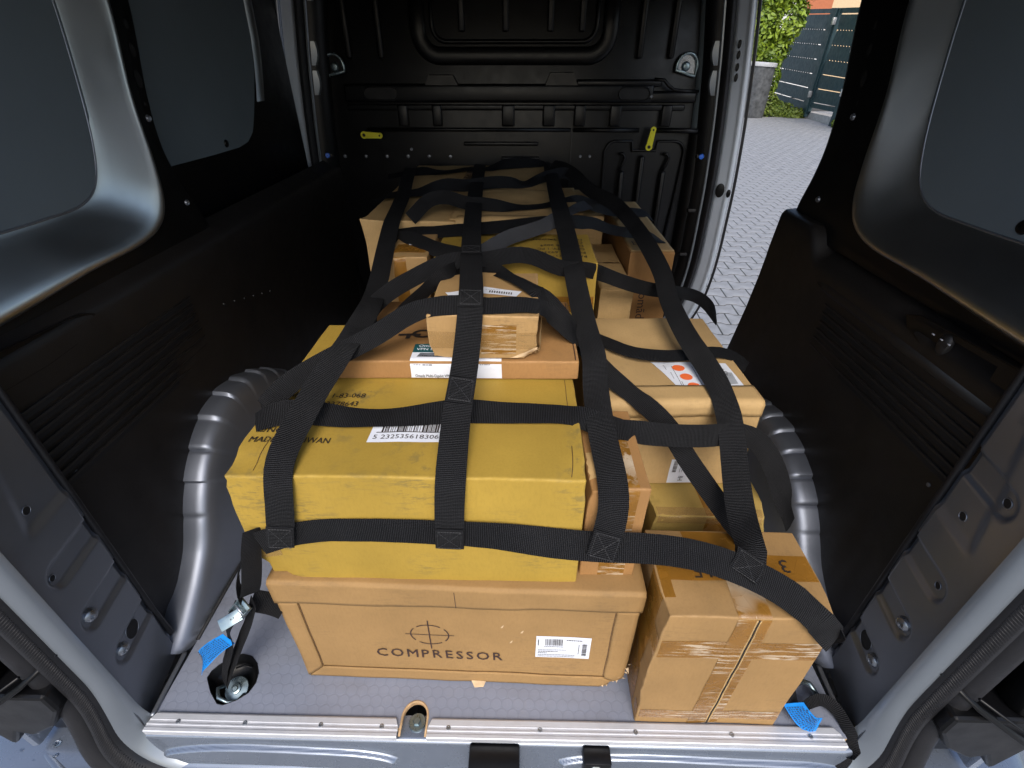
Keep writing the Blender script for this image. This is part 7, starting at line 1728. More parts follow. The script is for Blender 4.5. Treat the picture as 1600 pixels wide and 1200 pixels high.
        (-0.1404,1.1769,0.6875,0.9969,0.0499,-0.0613),(-0.1412,1.1928,0.6874,0.9969,0.0497,-0.0612),(-0.142,1.2086,0.6873,0.9969,0.0495,-0.0609),(-0.1428,1.2245,0.6872,0.9969,0.0494,-0.0608),(-0.1436,1.2403,0.687,0.9969,0.0493,-0.0609),
        (-0.1444,1.2561,0.6868,0.9969,0.049,-0.0611),(-0.1452,1.272,0.6866,0.9969,0.0487,-0.0615),(-0.146,1.2878,0.6864,0.9969,0.0484,-0.0618),(-0.1468,1.3037,0.6862,0.9969,0.0481,-0.0623),(-0.1475,1.3195,0.686,0.9969,0.0476,-0.063),
        (-0.1483,1.3353,0.6859,0.9969,0.0471,-0.0632),(-0.149,1.3512,0.6858,0.9969,0.0466,-0.0632),(-0.1498,1.367,0.6857,0.9969,0.0461,-0.0634),(-0.1505,1.3829,0.6856,0.997,0.0455,-0.0633),(-0.1512,1.3987,0.6856,0.997,0.0449,-0.0626),
        (-0.1519,1.4145,0.6857,0.9971,0.0441,-0.0621),(-0.1526,1.4304,0.6858,0.9971,0.0429,-0.0622),(-0.1533,1.4462,0.6861,0.9972,0.0415,-0.0615),(-0.1539,1.4621,0.6865,0.9973,0.0398,-0.061),(-0.1545,1.4779,0.6871,0.9974,0.0373,-0.0616),
        (-0.155,1.4937,0.688,0.9975,0.0344,-0.0616),(-0.1554,1.5095,0.6892,0.9977,0.0322,-0.0599),(-0.1559,1.5253,0.6906,0.9979,0.0313,-0.0568),
    ]),
    'L3': (0.043, [
        (0.118,0.0702,0.4047,0.9607,-0.0785,-0.2663),(0.1224,0.077,0.4184,0.9619,-0.09,-0.2582),(0.1267,0.0839,0.4321,0.9663,-0.1614,-0.2006),(0.1304,0.0905,0.4459,0.9654,-0.2384,-0.1062),(0.1329,0.0963,0.4604,0.9792,-0.1994,-0.0386),
        (0.1338,0.1017,0.4751,0.9937,-0.1103,0.0217),(0.1335,0.108,0.4886,0.9968,-0.042,0.0678),(0.1328,0.1174,0.4988,0.9974,0.0129,0.0703),(0.1321,0.1303,0.5051,0.9964,0.0324,0.0783),(0.1311,0.1453,0.5091,0.9914,0.0393,0.125),
        (0.13,0.1609,0.5124,0.9839,0.0349,0.1753),(0.1288,0.1764,0.5159,0.98,0.0232,0.1975),(0.1277,0.1918,0.5198,0.9808,0.0141,0.1946),(0.1267,0.207,0.5243,0.9857,0.0109,0.168),(0.1258,0.2221,0.529,0.9931,0.0082,0.1169),
        (0.1255,0.2372,0.5322,0.9949,-0.0139,0.0997),(0.1258,0.2525,0.5335,0.9935,-0.0322,0.109),(0.1263,0.2681,0.5345,0.9902,-0.0391,0.1344),(0.1266,0.2838,0.5369,0.9888,-0.0454,0.1424),(0.1269,0.2994,0.5402,0.9899,-0.0586,0.1291),
        (0.1275,0.3148,0.5441,0.9911,-0.0805,0.1058),(0.1285,0.33,0.5488,0.9914,-0.0973,0.0878),(0.1295,0.3449,0.5541,0.9913,-0.0895,0.0961),(0.1301,0.3599,0.5593,0.9894,-0.054,0.1347),(0.1299,0.3752,0.5637,0.9832,-0.0103,0.1823),
        (0.1291,0.3907,0.5668,0.9763,0.0205,0.2156),(0.1282,0.4064,0.5683,0.9723,0.0348,0.2311),(0.1274,0.4223,0.5693,0.9705,0.04,0.2378),(0.1263,0.438,0.5708,0.9696,0.0393,0.2415),(0.1251,0.4537,0.5734,0.9686,0.0313,0.2466),
        (0.1238,0.4692,0.5768,0.9671,0.019,0.2536),(0.1225,0.4845,0.5809,0.9649,0.007,0.2624),(0.1211,0.4997,0.5857,0.9638,-0.0013,0.2667),(0.1197,0.5147,0.5909,0.9644,-0.0057,0.2644),(0.1184,0.5296,0.5963,0.9656,-0.0081,0.2599),
        (0.1171,0.5446,0.6017,0.9668,-0.0098,0.2553),(0.1159,0.5596,0.6071,0.9681,-0.0116,0.2502),(0.1146,0.5745,0.6127,0.9698,-0.0137,0.2433),(0.1134,0.5893,0.6185,0.9724,-0.0149,0.233),(0.1123,0.6041,0.6243,0.9763,-0.0126,0.2163),
        (0.1113,0.619,0.6299,0.982,-0.0057,0.189),(0.1104,0.6341,0.6348,0.9877,0.0013,0.1566),(0.1098,0.6495,0.6388,0.9912,0.0031,0.1326),(0.1094,0.6651,0.6418,0.9918,0.0016,0.128),(0.1091,0.6808,0.6443,0.9905,0.0027,0.1373),
        (0.1086,0.6965,0.6469,0.9882,0.0054,0.1531),(0.1081,0.7123,0.6495,0.9855,0.0083,0.1695),(0.1074,0.728,0.6522,0.9826,0.0108,0.1856),(0.1067,0.7437,0.655,0.9791,0.0132,0.2029),(0.1058,0.7593,0.658,0.9749,0.0151,0.2223),
        (0.1048,0.7749,0.6613,0.9703,0.0162,0.2415),(0.1035,0.7903,0.6652,0.9675,0.0177,0.2522),(0.1021,0.8056,0.6695,0.9694,0.0225,0.2445),(0.1006,0.8208,0.674,0.9764,0.0329,0.2134),(0.0991,0.8361,0.6783,0.984,0.0448,0.1727),
        (0.0977,0.8515,0.6825,0.989,0.0536,0.1375),(0.0963,0.8668,0.6863,0.9922,0.0541,0.112),(0.0952,0.8823,0.6894,0.9949,0.041,0.0923),(0.0946,0.898,0.6908,0.9971,0.0186,0.0744),(0.0945,0.9138,0.6908,0.9981,0.0016,0.0619),
        (0.0946,0.9297,0.6902,0.9982,-0.0018,0.0604),(0.0947,0.9457,0.6897,0.9978,0.0016,0.0663),(0.0946,0.9616,0.6895,0.9974,0.0042,0.072),(0.0946,0.9776,0.6894,0.9971,0.0046,0.0757),(0.0945,0.9936,0.6893,0.9969,0.004,0.0785),
        (0.0944,1.0095,0.6892,0.9967,0.003,0.0807),(0.0944,1.0255,0.6889,0.9966,0.0018,0.0822),(0.0944,1.0414,0.6887,0.9965,0.0005,0.0835),(0.0945,1.0574,0.6884,0.9964,-0.0007,0.0846),(0.0945,1.0733,0.688,0.9963,-0.0014,0.0863),
        (0.0946,1.0893,0.6877,0.9961,-0.0019,0.0883),(0.0946,1.1052,0.6874,0.9959,-0.0021,0.0902),(0.0947,1.1212,0.687,0.9957,-0.0022,0.0924),(0.0948,1.1372,0.6867,0.9955,-0.0022,0.0943),(0.0948,1.1531,0.6865,0.9954,-0.0022,0.0957),
        (0.0949,1.1691,0.6863,0.9953,-0.0021,0.0971),(0.0949,1.185,0.6861,0.9952,-0.002,0.0975),(0.095,1.201,0.6859,0.9953,-0.0019,0.0972),(0.095,1.2169,0.6857,0.9953,-0.0019,0.0969),(0.0951,1.2329,0.6856,0.9954,-0.002,0.0954),
        (0.0951,1.2488,0.6855,0.9956,-0.0021,0.0933),(0.0952,1.2648,0.6853,0.9959,-0.0024,0.0909),(0.0952,1.2808,0.6852,0.9961,-0.0027,0.0882),(0.0953,1.2967,0.685,0.9963,-0.0024,0.0865),(0.0953,1.3127,0.685,0.9962,-0.0008,0.0867),
        (0.0953,1.3286,0.6851,0.9961,0.0015,0.0878),(0.0952,1.3446,0.6854,0.9963,0.0018,0.086),(0.0952,1.3605,0.6855,0.9969,-0.002,0.0781),(0.0953,1.3765,0.6853,0.9977,-0.0089,0.0667),(0.0955,1.3924,0.6845,0.9982,-0.0147,0.0576),
        (0.0959,1.4083,0.6835,0.9984,-0.0172,0.0534),(0.0962,1.4242,0.6824,0.9985,-0.0175,0.0524),(0.0965,1.4401,0.6814,0.9984,-0.0165,0.0533),(0.0968,1.4561,0.6804,0.9983,-0.0144,0.0558),(0.0971,1.472,0.6796,0.9982,-0.0121,0.0587),
        (0.0973,1.4879,0.679,0.9981,-0.0108,0.0603),(0.0975,1.5039,0.6784,0.9981,-0.0101,0.061),(0.0977,1.5198,0.6778,0.998,-0.0086,0.0629),(0.0978,1.5358,0.6774,0.9977,-0.0056,0.067),(0.0979,1.5517,0.6772,0.9975,-0.0027,0.0713),
        (0.098,1.5677,0.6772,0.9973,-0.0013,0.0735),(0.098,1.5836,0.6772,0.9973,-0.001,0.074),(0.098,1.5996,0.6772,0.9972,-0.001,0.0742),
    ]),
    'L4': (0.043, [
        (0.3198,0.055,0.3891,0.7752,-0.5451,-0.3193),(0.3287,0.0635,0.396,0.802,-0.5461,-0.2421),(0.3361,0.0741,0.3998,0.8946,-0.4318,-0.115),(0.3408,0.0872,0.4016,0.9077,-0.2757,0.3162),(0.3433,0.1019,0.4033,0.6748,-0.1561,0.7213),
        (0.3452,0.1171,0.4041,0.7175,-0.1173,0.6867),(0.3472,0.1323,0.4044,0.7659,-0.1442,0.6266),(0.3492,0.1475,0.4061,0.8319,-0.1941,0.5198),(0.351,0.1628,0.4096,0.882,-0.2191,0.4172),(0.3532,0.178,0.4138,0.9148,-0.2287,0.3329),
        (0.3555,0.193,0.4183,0.9383,-0.2297,0.2586),(0.3577,0.2078,0.4236,0.9402,-0.2375,0.244),(0.3598,0.2222,0.4299,0.9409,-0.2411,0.2377),(0.3616,0.2363,0.437,0.9411,-0.2398,0.2383),(0.3629,0.2496,0.4451,0.9422,-0.2338,0.24),
        (0.3637,0.2621,0.4543,0.9517,-0.215,0.2194),(0.3646,0.2748,0.4628,0.9726,-0.1787,0.1489),(0.3663,0.2887,0.469,0.9812,-0.1656,0.0994),(0.3683,0.3035,0.4735,0.969,-0.1662,0.1829),(0.3697,0.3184,0.478,0.9542,-0.1435,0.2626),
        (0.3702,0.3333,0.4831,0.9701,-0.0913,0.2249),(0.3702,0.3484,0.488,0.9857,-0.0444,0.1625),(0.3701,0.3637,0.492,0.9844,-0.0224,0.1747),(0.3696,0.3792,0.4954,0.969,-0.0016,0.2472),(0.3685,0.3948,0.4985,0.9379,0.0199,0.3464),
        (0.3667,0.4103,0.5013,0.9031,0.0379,0.4278),(0.3645,0.4258,0.504,0.8812,0.051,0.4699),(0.3621,0.4413,0.5067,0.8719,0.0608,0.4859),(0.3593,0.4567,0.5096,0.8664,0.0708,0.4943),(0.3562,0.472,0.5126,0.8625,0.0795,0.4997),
        (0.353,0.4873,0.5155,0.8647,0.0783,0.4961),(0.3503,0.5028,0.5179,0.8745,0.0633,0.481),(0.3483,0.5184,0.5201,0.8865,0.0422,0.4608),(0.3466,0.534,0.5224,0.8958,0.0251,0.4438),(0.3449,0.5496,0.5251,0.902,0.0135,0.4315),
        (0.3434,0.5652,0.5279,0.907,0.0046,0.4212),(0.3421,0.5808,0.5308,0.9117,-0.004,0.4109),(0.3411,0.5965,0.5334,0.9166,-0.0133,0.3995),(0.3404,0.6122,0.5358,0.9214,-0.0232,0.388),(0.34,0.628,0.538,0.9256,-0.0338,0.3771),
        (0.3398,0.6438,0.5402,0.9294,-0.047,0.366),(0.3398,0.6595,0.5424,0.9334,-0.0657,0.3527),(0.3401,0.6752,0.5451,0.9386,-0.0899,0.333),(0.3407,0.6907,0.5485,0.9442,-0.1143,0.3088),(0.3413,0.706,0.5528,0.9471,-0.1296,0.2935),
        (0.3419,0.721,0.5579,0.9436,-0.1296,0.3045),(0.342,0.736,0.5633,0.9305,-0.1148,0.3479),(0.3415,0.7509,0.5688,0.9083,-0.0921,0.4081),(0.3402,0.7658,0.5741,0.8838,-0.0705,0.4626),(0.3384,0.7808,0.5792,0.8642,-0.0543,0.5003),
        (0.3362,0.7957,0.5843,0.8512,-0.0422,0.5231),(0.3338,0.8107,0.5891,0.8466,-0.0304,0.5314),(0.3314,0.8257,0.5937,0.8509,-0.0177,0.5251),(0.3291,0.8409,0.5978,0.862,-0.0047,0.5069),(0.327,0.8563,0.6015,0.8733,0.0075,0.4871),
        (0.3248,0.8716,0.6051,0.8803,0.0201,0.474),(0.3223,0.8869,0.6089,0.8834,0.0317,0.4675),(0.3197,0.9021,0.6127,0.886,0.0381,0.4621),(0.3173,0.9175,0.6159,0.8899,0.0375,0.4546),(0.3155,0.9331,0.6182,0.8935,0.035,0.4477),
        (0.3141,0.9488,0.6199,0.8929,0.0372,0.4487),(0.3125,0.9646,0.6216,0.8866,0.0462,0.4602),(0.3106,0.9802,0.6234,0.8764,0.0594,0.4779),(0.3081,0.9958,0.6257,0.8646,0.0736,0.4971),(0.3051,1.0112,0.6284,0.8532,0.0866,0.5144),
        (0.3017,1.0264,0.6313,0.8445,0.0963,0.5268),(0.2981,1.0417,0.6341,0.8406,0.1013,0.5321),(0.2947,1.057,0.6364,0.84,0.103,0.5327),(0.2916,1.0725,0.6383,0.838,0.106,0.5353),(0.2886,1.0881,0.6398,0.8287,0.1155,0.5477),
        (0.2852,1.1035,0.6415,0.808,0.134,0.5737),(0.2811,1.1187,0.6433,0.7753,0.1603,0.611),(0.2759,1.1336,0.6455,0.734,0.1898,0.6521),(0.2698,1.1481,0.6475,0.692,0.2167,0.6886),(0.2632,1.1625,0.6491,0.6582,0.2367,0.7147),
        (0.2565,1.1769,0.6502,0.6389,0.2478,0.7283),(0.2498,1.1913,0.651,0.6366,0.2499,0.7296),(0.2433,1.2058,0.6518,0.6487,0.245,0.7205),(0.2369,1.2204,0.6528,0.6664,0.2371,0.7069),(0.2307,1.235,0.6539,0.6817,0.2303,0.6944),
        (0.2245,1.2496,0.6552,0.6951,0.2244,0.683),(0.2185,1.2643,0.6566,0.7125,0.216,0.6676),(0.2128,1.279,0.6583,0.7369,0.2034,0.6447),(0.2073,1.2938,0.6602,0.7666,0.1868,0.6143),(0.2022,1.3087,0.6625,0.7974,0.1683,0.5794),
        (0.1974,1.3237,0.6651,0.8233,0.1518,0.5469),(0.193,1.3387,0.6679,0.8389,0.1417,0.5255),(0.1888,1.3538,0.6708,0.8423,0.1404,0.5205),(0.1845,1.3689,0.6736,0.834,0.1476,0.5316),(0.1799,1.3839,0.6763,0.8159,0.1612,0.5552),
        (0.175,1.3988,0.6788,0.7915,0.1778,0.5847),(0.1698,1.4137,0.681,0.7678,0.1938,0.6107),(0.1643,1.4285,0.6829,0.7485,0.208,0.6297),(0.1585,1.4432,0.6846,0.7324,0.2224,0.6436),(0.1525,1.4579,0.6861,0.7168,0.2399,0.6547),
        (0.1463,1.4725,0.6873,0.7059,0.2643,0.6571),(0.1397,1.4869,0.6882,0.6975,0.2972,0.652),(0.1326,1.5011,0.6889,0.6849,0.3444,0.6421),(0.1245,1.5147,0.6895,0.6622,0.4141,0.6245),(0.115,1.5272,0.6903,0.6455,0.5073,0.5709),
        (0.1041,1.5385,0.6915,0.6651,0.5925,0.4546),
    ]),
}

# ------------------------------------------------------------------ cargo net
net = thing('cargo_net', 'black webbing cargo net with blue tags, stretched over the whole load of boxes', 'cargo net', (-0.02, 0.8, 0.0))

def web_rows(rows):
    return [(Vector(r[:3]), Vector(r[3:6])) for r in rows]

def ribbon(name, rows, width, mat, parent, thick=0.0016, wob=0.0, seed=0, v0=0.0):
    """webbing band: rows of (centre, across direction); world coordinates turned into the parent's"""
    off = Vector(parent_origin(parent))
    nu = 6
    V, F, UV = [], [], []
    s = v0
    prev = None
    n = len(rows)
    norms = []
    for i, (p, ac) in enumerate(rows):
        a = rows[max(0, i - 1)][0]; b = rows[min(n - 1, i + 1)][0]
        t = (b - a).normalized()
        norms.append(ac.cross(t).normalized())
    for i, (p, ac) in enumerate(rows):
        if prev is not None:
            s += (p - prev).length
        prev = p
        nn = norms[i]
        for lay in (0, 1):
            for j in range(nu + 1):
                u = j / nu - 0.5
                cup = wob * noise.noise(Vector((s * 7.0, u * 1.5, seed))) + 0.0012 * noise.noise(Vector((s * 30.0, u * 2, seed + 5)))
                edge = -0.0006 * (2 * u) ** 4
                hgt = cup + (edge if lay else -edge) + (thick / 2 if lay else -thick / 2)
                V.append(p + ac * (u * width) + nn * hgt - off)
                UV.append((j / nu, s))
    st = 2 * (nu + 1)
    for i in range(n - 1):
        o, q = i * st, (i + 1) * st
        for j in range(nu):
            F.append((o + nu + 1 + j, o + nu + 2 + j, q + nu + 2 + j, q + nu + 1 + j))
            F.append((o + j + 1, o + j, q + j, q + j + 1))
        F.append((o, o + nu + 1, q + nu + 1, q)); F.append((o + 2 * nu + 1, o + nu, q + nu, q + 2 * nu + 1))
    for o in (0, (n - 1) * st):
        for j in range(nu):
            F.append((o + j, o + j + 1, o + nu + 2 + j, o + nu + 1 + j))
    ob = mesh_obj(name, V, F, mat, parent, smooth=True)
    uvl = ob.data.uv_layers.new(name='UVMap')
    for lp in ob.data.loops:
        uvl.data[lp.index].uv = UV[lp.vertex_index]
    auto_smooth(ob, 60)
    return ob

def parent_origin(o):
    p = Vector((0, 0, 0))
    while o is not None:
        p += o.location
        o = o.parent
    return p

def resample(rows, step):
    return rows

strap_obj = {}
for si, (k, (wd, rr)) in enumerate(STRAPS.items()):
    strap_obj[k] = ribbon('strap', web_rows(rr), wd, M['web_lit'] if k == 'D5' else M['web'], net, wob=0.0025, seed=si * 3.1, v0=si * 0.37)

def nearest_row(k, p):
    rr = web_rows(STRAPS[k][1])
    p = Vector(p)
    return min(range(len(rr)), key=lambda i: (rr[i][0] - p).length)

def crossing(ka, kb):
    A, B = web_rows(STRAPS[ka][1]), web_rows(STRAPS[kb][1])
    return min(((a[0] - b[0]).length, i) for i, a in enumerate(A) for b in B)[1]

def stitch(ka, kb, ln=0.046, end=False):
    """second layer of webbing sewn down with a crossed box of stitches where two straps meet"""
    rows = web_rows(STRAPS[ka][1]); wd = STRAPS[ka][0]
    i = crossing(ka, kb)
    if end: i = 1
    i = min(max(i, 1), len(rows) - 2)
    p, ac = rows[i]
    t = (rows[i + 1][0] - rows[i - 1][0]).normalized()
    nn = ac.cross(t).normalized()
    if nn.dot(Vector((0.0, -0.38, 1.0)) - p) < 0:
        nn = -nn
    def at(u, v, h):
        # follow the strap along its length
        f = i + v * ln / 0.016
        f = min(max(f, 0), len(rows) - 1.001); j = int(f); q = rows[j][0].lerp(rows[j + 1][0], f - j)
        return q + ac * u * wd + nn * h
    rr = [(at(0, v, 0.0036), ac) for v in (-0.5, -0.25, 0, 0.25, 0.5)]
    pt = ribbon('stitched_patch', rr, wd * 0.98, M['web'], net, 0.0022, seed=i)
    off = parent_origin(pt)
    bm = bmesh.new()
    for (u0, v0, u1, v1) in ((-.4, -.42, .4, -.42), (.4, -.42, .4, .42), (.4, .42, -.4, .42), (-.4, .42, -.4, -.42), (-.4, -.42, .4, .42), (-.4, .42, .4, -.42)):
        k = 8
        for q in range(k):
            a, b = (q + 0.1) / k, (q + 0.85) / k
            add_tube(bm, [at(u0 + (u1 - u0) * a, v0 + (v1 - v0) * a, 0.0050) - off, at(u0 + (u1 - u0) * b, v0 + (v1 - v0) * b, 0.0050) - off], 0.0004, 4)
    bm_obj('stitching', bm, M['thread'], pt)

for a, b in (('L2', 'C1'), ('L3', 'C1'), ('L1', 'C1'), ('L2', 'C2'), ('L4', 'C1'), ('L2', 'C3'), ('L2', 'C4')):
    stitch(a, b, end=False)

# tie-down ends: left side
def band(name, pts, across, width, mat, parent, n=8, twist=0.0, **k):
    c = even(catmull(pts, 10), 0.010)
    rows = []
    A = Vector(across).normalized()
    for i, p in enumerate(c):
        a = c[max(0, i - 1)]; b = c[min(len(c) - 1, i + 1)]
        t = (b - a).normalized()
        ac = (A - t * A.dot(t)).normalized()
        if twist:
            ac = Matrix.Rotation(twist * i / len(c), 3, t) @ ac
        rows.append((p, ac))
    return ribbon(name, rows, width, mat, parent, **k)

band('tie_strap', [(-0.392, 0.092, 0.425), (-0.402, 0.082, 0.385), (-0.412, 0.080, 0.345), (-0.424, 0.078, 0.305), (-0.433, 0.078, 0.284)], (0.62, 0.75, 0.2), 0.030, M['web'], net, twist=0.3)
band('tie_strap', [(-0.402, 0.100, 0.392), (-0.420, 0.085, 0.368), (-0.438, 0.080, 0.332), (-0.446, 0.078, 0.300), (-0.446, 0.076, 0.276)], (0.3, -0.95, 0.0), 0.028, M['web'], net)
band('tie_strap', [(-0.455, 0.070, 0.262), (-0.474, 0.072, 0.231), (-0.494, 0.070, 0.196), (-0.503, 0.070, 0.150), (-0.537, 0.072, 0.075), (-0.560, 0.070, 0.014)], (0.75, -0.65, 0.1), 0.024, M['web'], net)
band('tie_strap', [(-0.430, 0.075, 0.268), (-0.456, 0.074, 0.210), (-0.492, 0.073, 0.140), (-0.530, 0.071, 0.066), (-0.556, 0.068, 0.012)], (0.7, -0.7, 0.1), 0.026, M['web'], net)
band('tie_strap', [(-0.440, 0.084, 0.258), (-0.424, 0.090, 0.243), (-0.410, 0.094, 0.228), (-0.402, 0.096, 0.216)], (0.235, 0.84, 0.355), 0.034, M['web'], net)

def cam_buckle(loc, zdir, ydir, sc=1.0):
    m = look(loc, zdir, ydir) @ Matrix.Scale(sc, 4)
    off = Matrix.Translation(-parent_origin(net))
    m = off @ m
    bm = bmesh.new()
    add_box(bm, -0.016, 0.016, -0.020, 0.020, -0.004, 0.002, 0.002, 2, m)
    add_box(bm, -0.0175, -0.0150, -0.022, 0.022, -0.004, 0.012, 0.001, 1, m)
    add_box(bm, 0.0150, 0.0175, -0.022, 0.022, -0.004, 0.012, 0.001, 1, m)
    b = auto_smooth(bm_obj('cam_buckle', bm, M['zinc'], net))
    bm = bmesh.new()
    m2 = m @ Matrix.Translation((0.004, -0.016, 0.010)) @ Matrix.Rotation(R(-24), 4, 'X') @ Matrix.Rotation(R(-14), 4, 'Z')
    add_box(bm, -0.0135, 0.0135, -0.036, 0.014, 0.0, 0.003, 0.0012, 2, m2)
    auto_smooth(bm_obj('buckle_lever', bm, M['zinc'], b))
    tube('buckle_pin', [m @ Vector((-0.018, 0.004, 0.009)), m @ Vector((0.018, 0.004, 0.009))], 0.0022, M['galv'], b)
    # small stamped mark on the lever
    vs, fs, wd = text_shape('2', 0.0)
    mesh_obj('printed_mark', [m2 @ Vector(((x - 0.25) * 0.012, (y - 0.3) * 0.012 - 0.006, 0.0034)) for x, y in vs], fs, M['ink'], b)
cam_buckle((-0.447, 0.066, 0.262), (-0.25, -0.80, 0.5), (0.62, 0.2, 0.75), 0.72)

def warning_tag(pts, across, width):
    t = band('warning_tag', pts, across, width, M['tag_blue'], net, thick=0.0006, wob=0.001)
    off = parent_origin(net)
    c = even(catmull(pts, 10), 0.004)
    A = Vector(across).normalized()
    V, F = [], []
    rr = random.Random(3)
    for i in range(2, len(c) - 2):
        tt = (c[i + 1] - c[i - 1]).normalized(); ac = (A - tt * A.dot(tt)).normalized(); nn = ac.cross(tt).normalized()
        if nn.dot(Vector((0, -0.38, 1)) - c[i]) < 0: nn = -nn
        u = -0.42
        while u < 0.40:
            w = rr.uniform(0.04, 0.12)
            b = len(V)
            for du, dt in ((u, -0.0008), (u + w, -0.0008), (u + w, 0.0008), (u, 0.0008)):
                V.append(c[i] + ac * du * width + tt * dt + nn * 0.0016 - off)
            F.append((b, b + 1, b + 2, b + 3))
            u += w + 0.05
    mesh_obj('fine_print', V, F, M['ink'], t)['kind'] = 'stuff'
warning_tag([(-0.497, 0.066, 0.172), (-0.520, 0.058, 0.160), (-0.545, 0.052, 0.135), (-0.558, 0.052, 0.105)], (0.25, 0.25, 1.0), 0.030)

# tie-down end: right side
band('tie_strap', [(0.464, 0.022, 0.322), (0.474, 0.030, 0.300), (0.480, 0.050, 0.25), (0.486, 0.075, 0.16), (0.500, 0.090, 0.08), (0.520, 0.090, 0.02)], (0.05, 1.0, 0.0), 0.034, M['web'], net)
band('tie_strap', [(0.486, 0.050, 0.075), (0.496, 0.040, 0.040), (0.512, 0.040, 0.018), (0.534, 0.050, 0.022), (0.556, 0.054, 0.030), (0.578, 0.042, 0.022), (0.590, 0.014, 0.010), (0.594, -0.008, -0.014), (0.588, -0.022, -0.040), (0.565, -0.026, -0.060), (0.530, -0.026, -0.070)], (0.1, 0.5, 0.85), 0.024, M['web'], net)
warning_tag([(0.487, 0.035, 0.058), (0.500, 0.024, 0.042), (0.517, 0.016, 0.026), (0.535, 0.016, 0.022)], (0.1, 0.2, 1.0), 0.036)

SLATS_A = [((9.946, 22.349, 2.616), (9.329, 18.199, 2.339), (9.344, 18.303, 2.236), (9.957, 22.428, 2.486)), ((9.955, 22.411, 2.455), (9.341, 18.277, 2.21), (9.349, 18.334, 1.837), (9.997, 22.695, 2.093)), ((9.995, 22.677, 2.061), (9.345, 18.308, 1.81), (9.363, 18.425, 1.461), (10.056, 23.09, 1.692)), ((10.053, 23.072, 1.659), (9.359, 18.399, 1.434), (9.363, 18.426, 1.08), (10.061, 23.125, 1.262)), ((10.058, 23.107, 1.228), (9.359, 18.399, 1.053), (9.363, 18.428, 0.691), (10.077, 23.23, 0.849)), ((10.074, 23.212, 0.814), (9.359, 18.401, 0.664), (9.378, 18.527, 0.301), (10.003, 22.735, 0.42)), ((10.001, 22.717, 0.386), (9.374, 18.499, 0.273), (9.378, 18.53, -0.088), (10.023, 22.871, 0.024)), ((10.021, 22.853, -0.011), (9.374, 18.502, -0.116), (9.377, 18.52, -0.407), (9.794, 21.326, -0.276))]
SLATS_B = [((9.252, 17.679, 2.163), (8.9, 15.311, 2.021), (8.945, 15.612, 1.697), (9.239, 17.596, 1.801)), ((9.237, 17.581, 1.776), (8.941, 15.591, 1.674), (8.942, 15.596, 1.338), (9.255, 17.698, 1.437)), ((9.252, 17.683, 1.412), (8.939, 15.575, 1.315), (8.939, 15.572, 0.979), (9.268, 17.789, 1.065)), ((9.266, 17.774, 1.039), (8.935, 15.551, 0.956), (8.936, 15.553, 0.624), (9.278, 17.856, 0.696)), ((9.276, 17.841, 0.669), (8.932, 15.531, 0.601), (8.936, 15.555, 0.283), (9.288, 17.922, 0.31)), ((9.286, 17.907, 0.283), (8.933, 15.533, 0.26), (8.936, 15.553, -0.062), (9.292, 17.95, -0.069)), ((9.29, 17.935, -0.097), (8.932, 15.53, -0.086), (8.946, 15.619, -0.208), (9.316, 18.115, -0.224))]
TOP_B = ((9.286, 17.907, 2.331), (8.94, 15.579, 2.187), (8.933, 15.538, 2.061), (9.255, 17.699, 2.194))
POSTS = [((9.298, 18.4, 2.368), (9.228, 17.925, 2.333), (9.248, 18.062, -0.496), (9.315, 18.512, -0.571)), ((9.271, 18.011, 2.339), (9.235, 17.771, 2.321), (9.259, 17.933, -0.339), (9.289, 18.135, -0.465)), ((8.864, 15.478, 2.21), (8.808, 15.104, 2.207), (8.868, 15.506, -0.497), (8.923, 15.875, -0.565))]
SLATS_C = [((9.089, 15.904, 1.532), (8.704, 13.315, 1.447), (8.668, 13.072, 1.108), (9.09, 15.91, 1.131)), ((9.093, 15.933, 1.102), (8.674, 13.108, 1.084), (8.639, 12.877, 0.745), (9.094, 15.94, 0.686)), ((9.098, 15.964, 0.655), (8.643, 12.901, 0.72), (8.61, 12.68, 0.38), (9.099, 15.972, 0.222)), ((9.103, 15.996, 0.189), (8.612, 12.692, 0.354), (8.58, 12.481, 0.011), (9.104, 16.004, -0.262))]
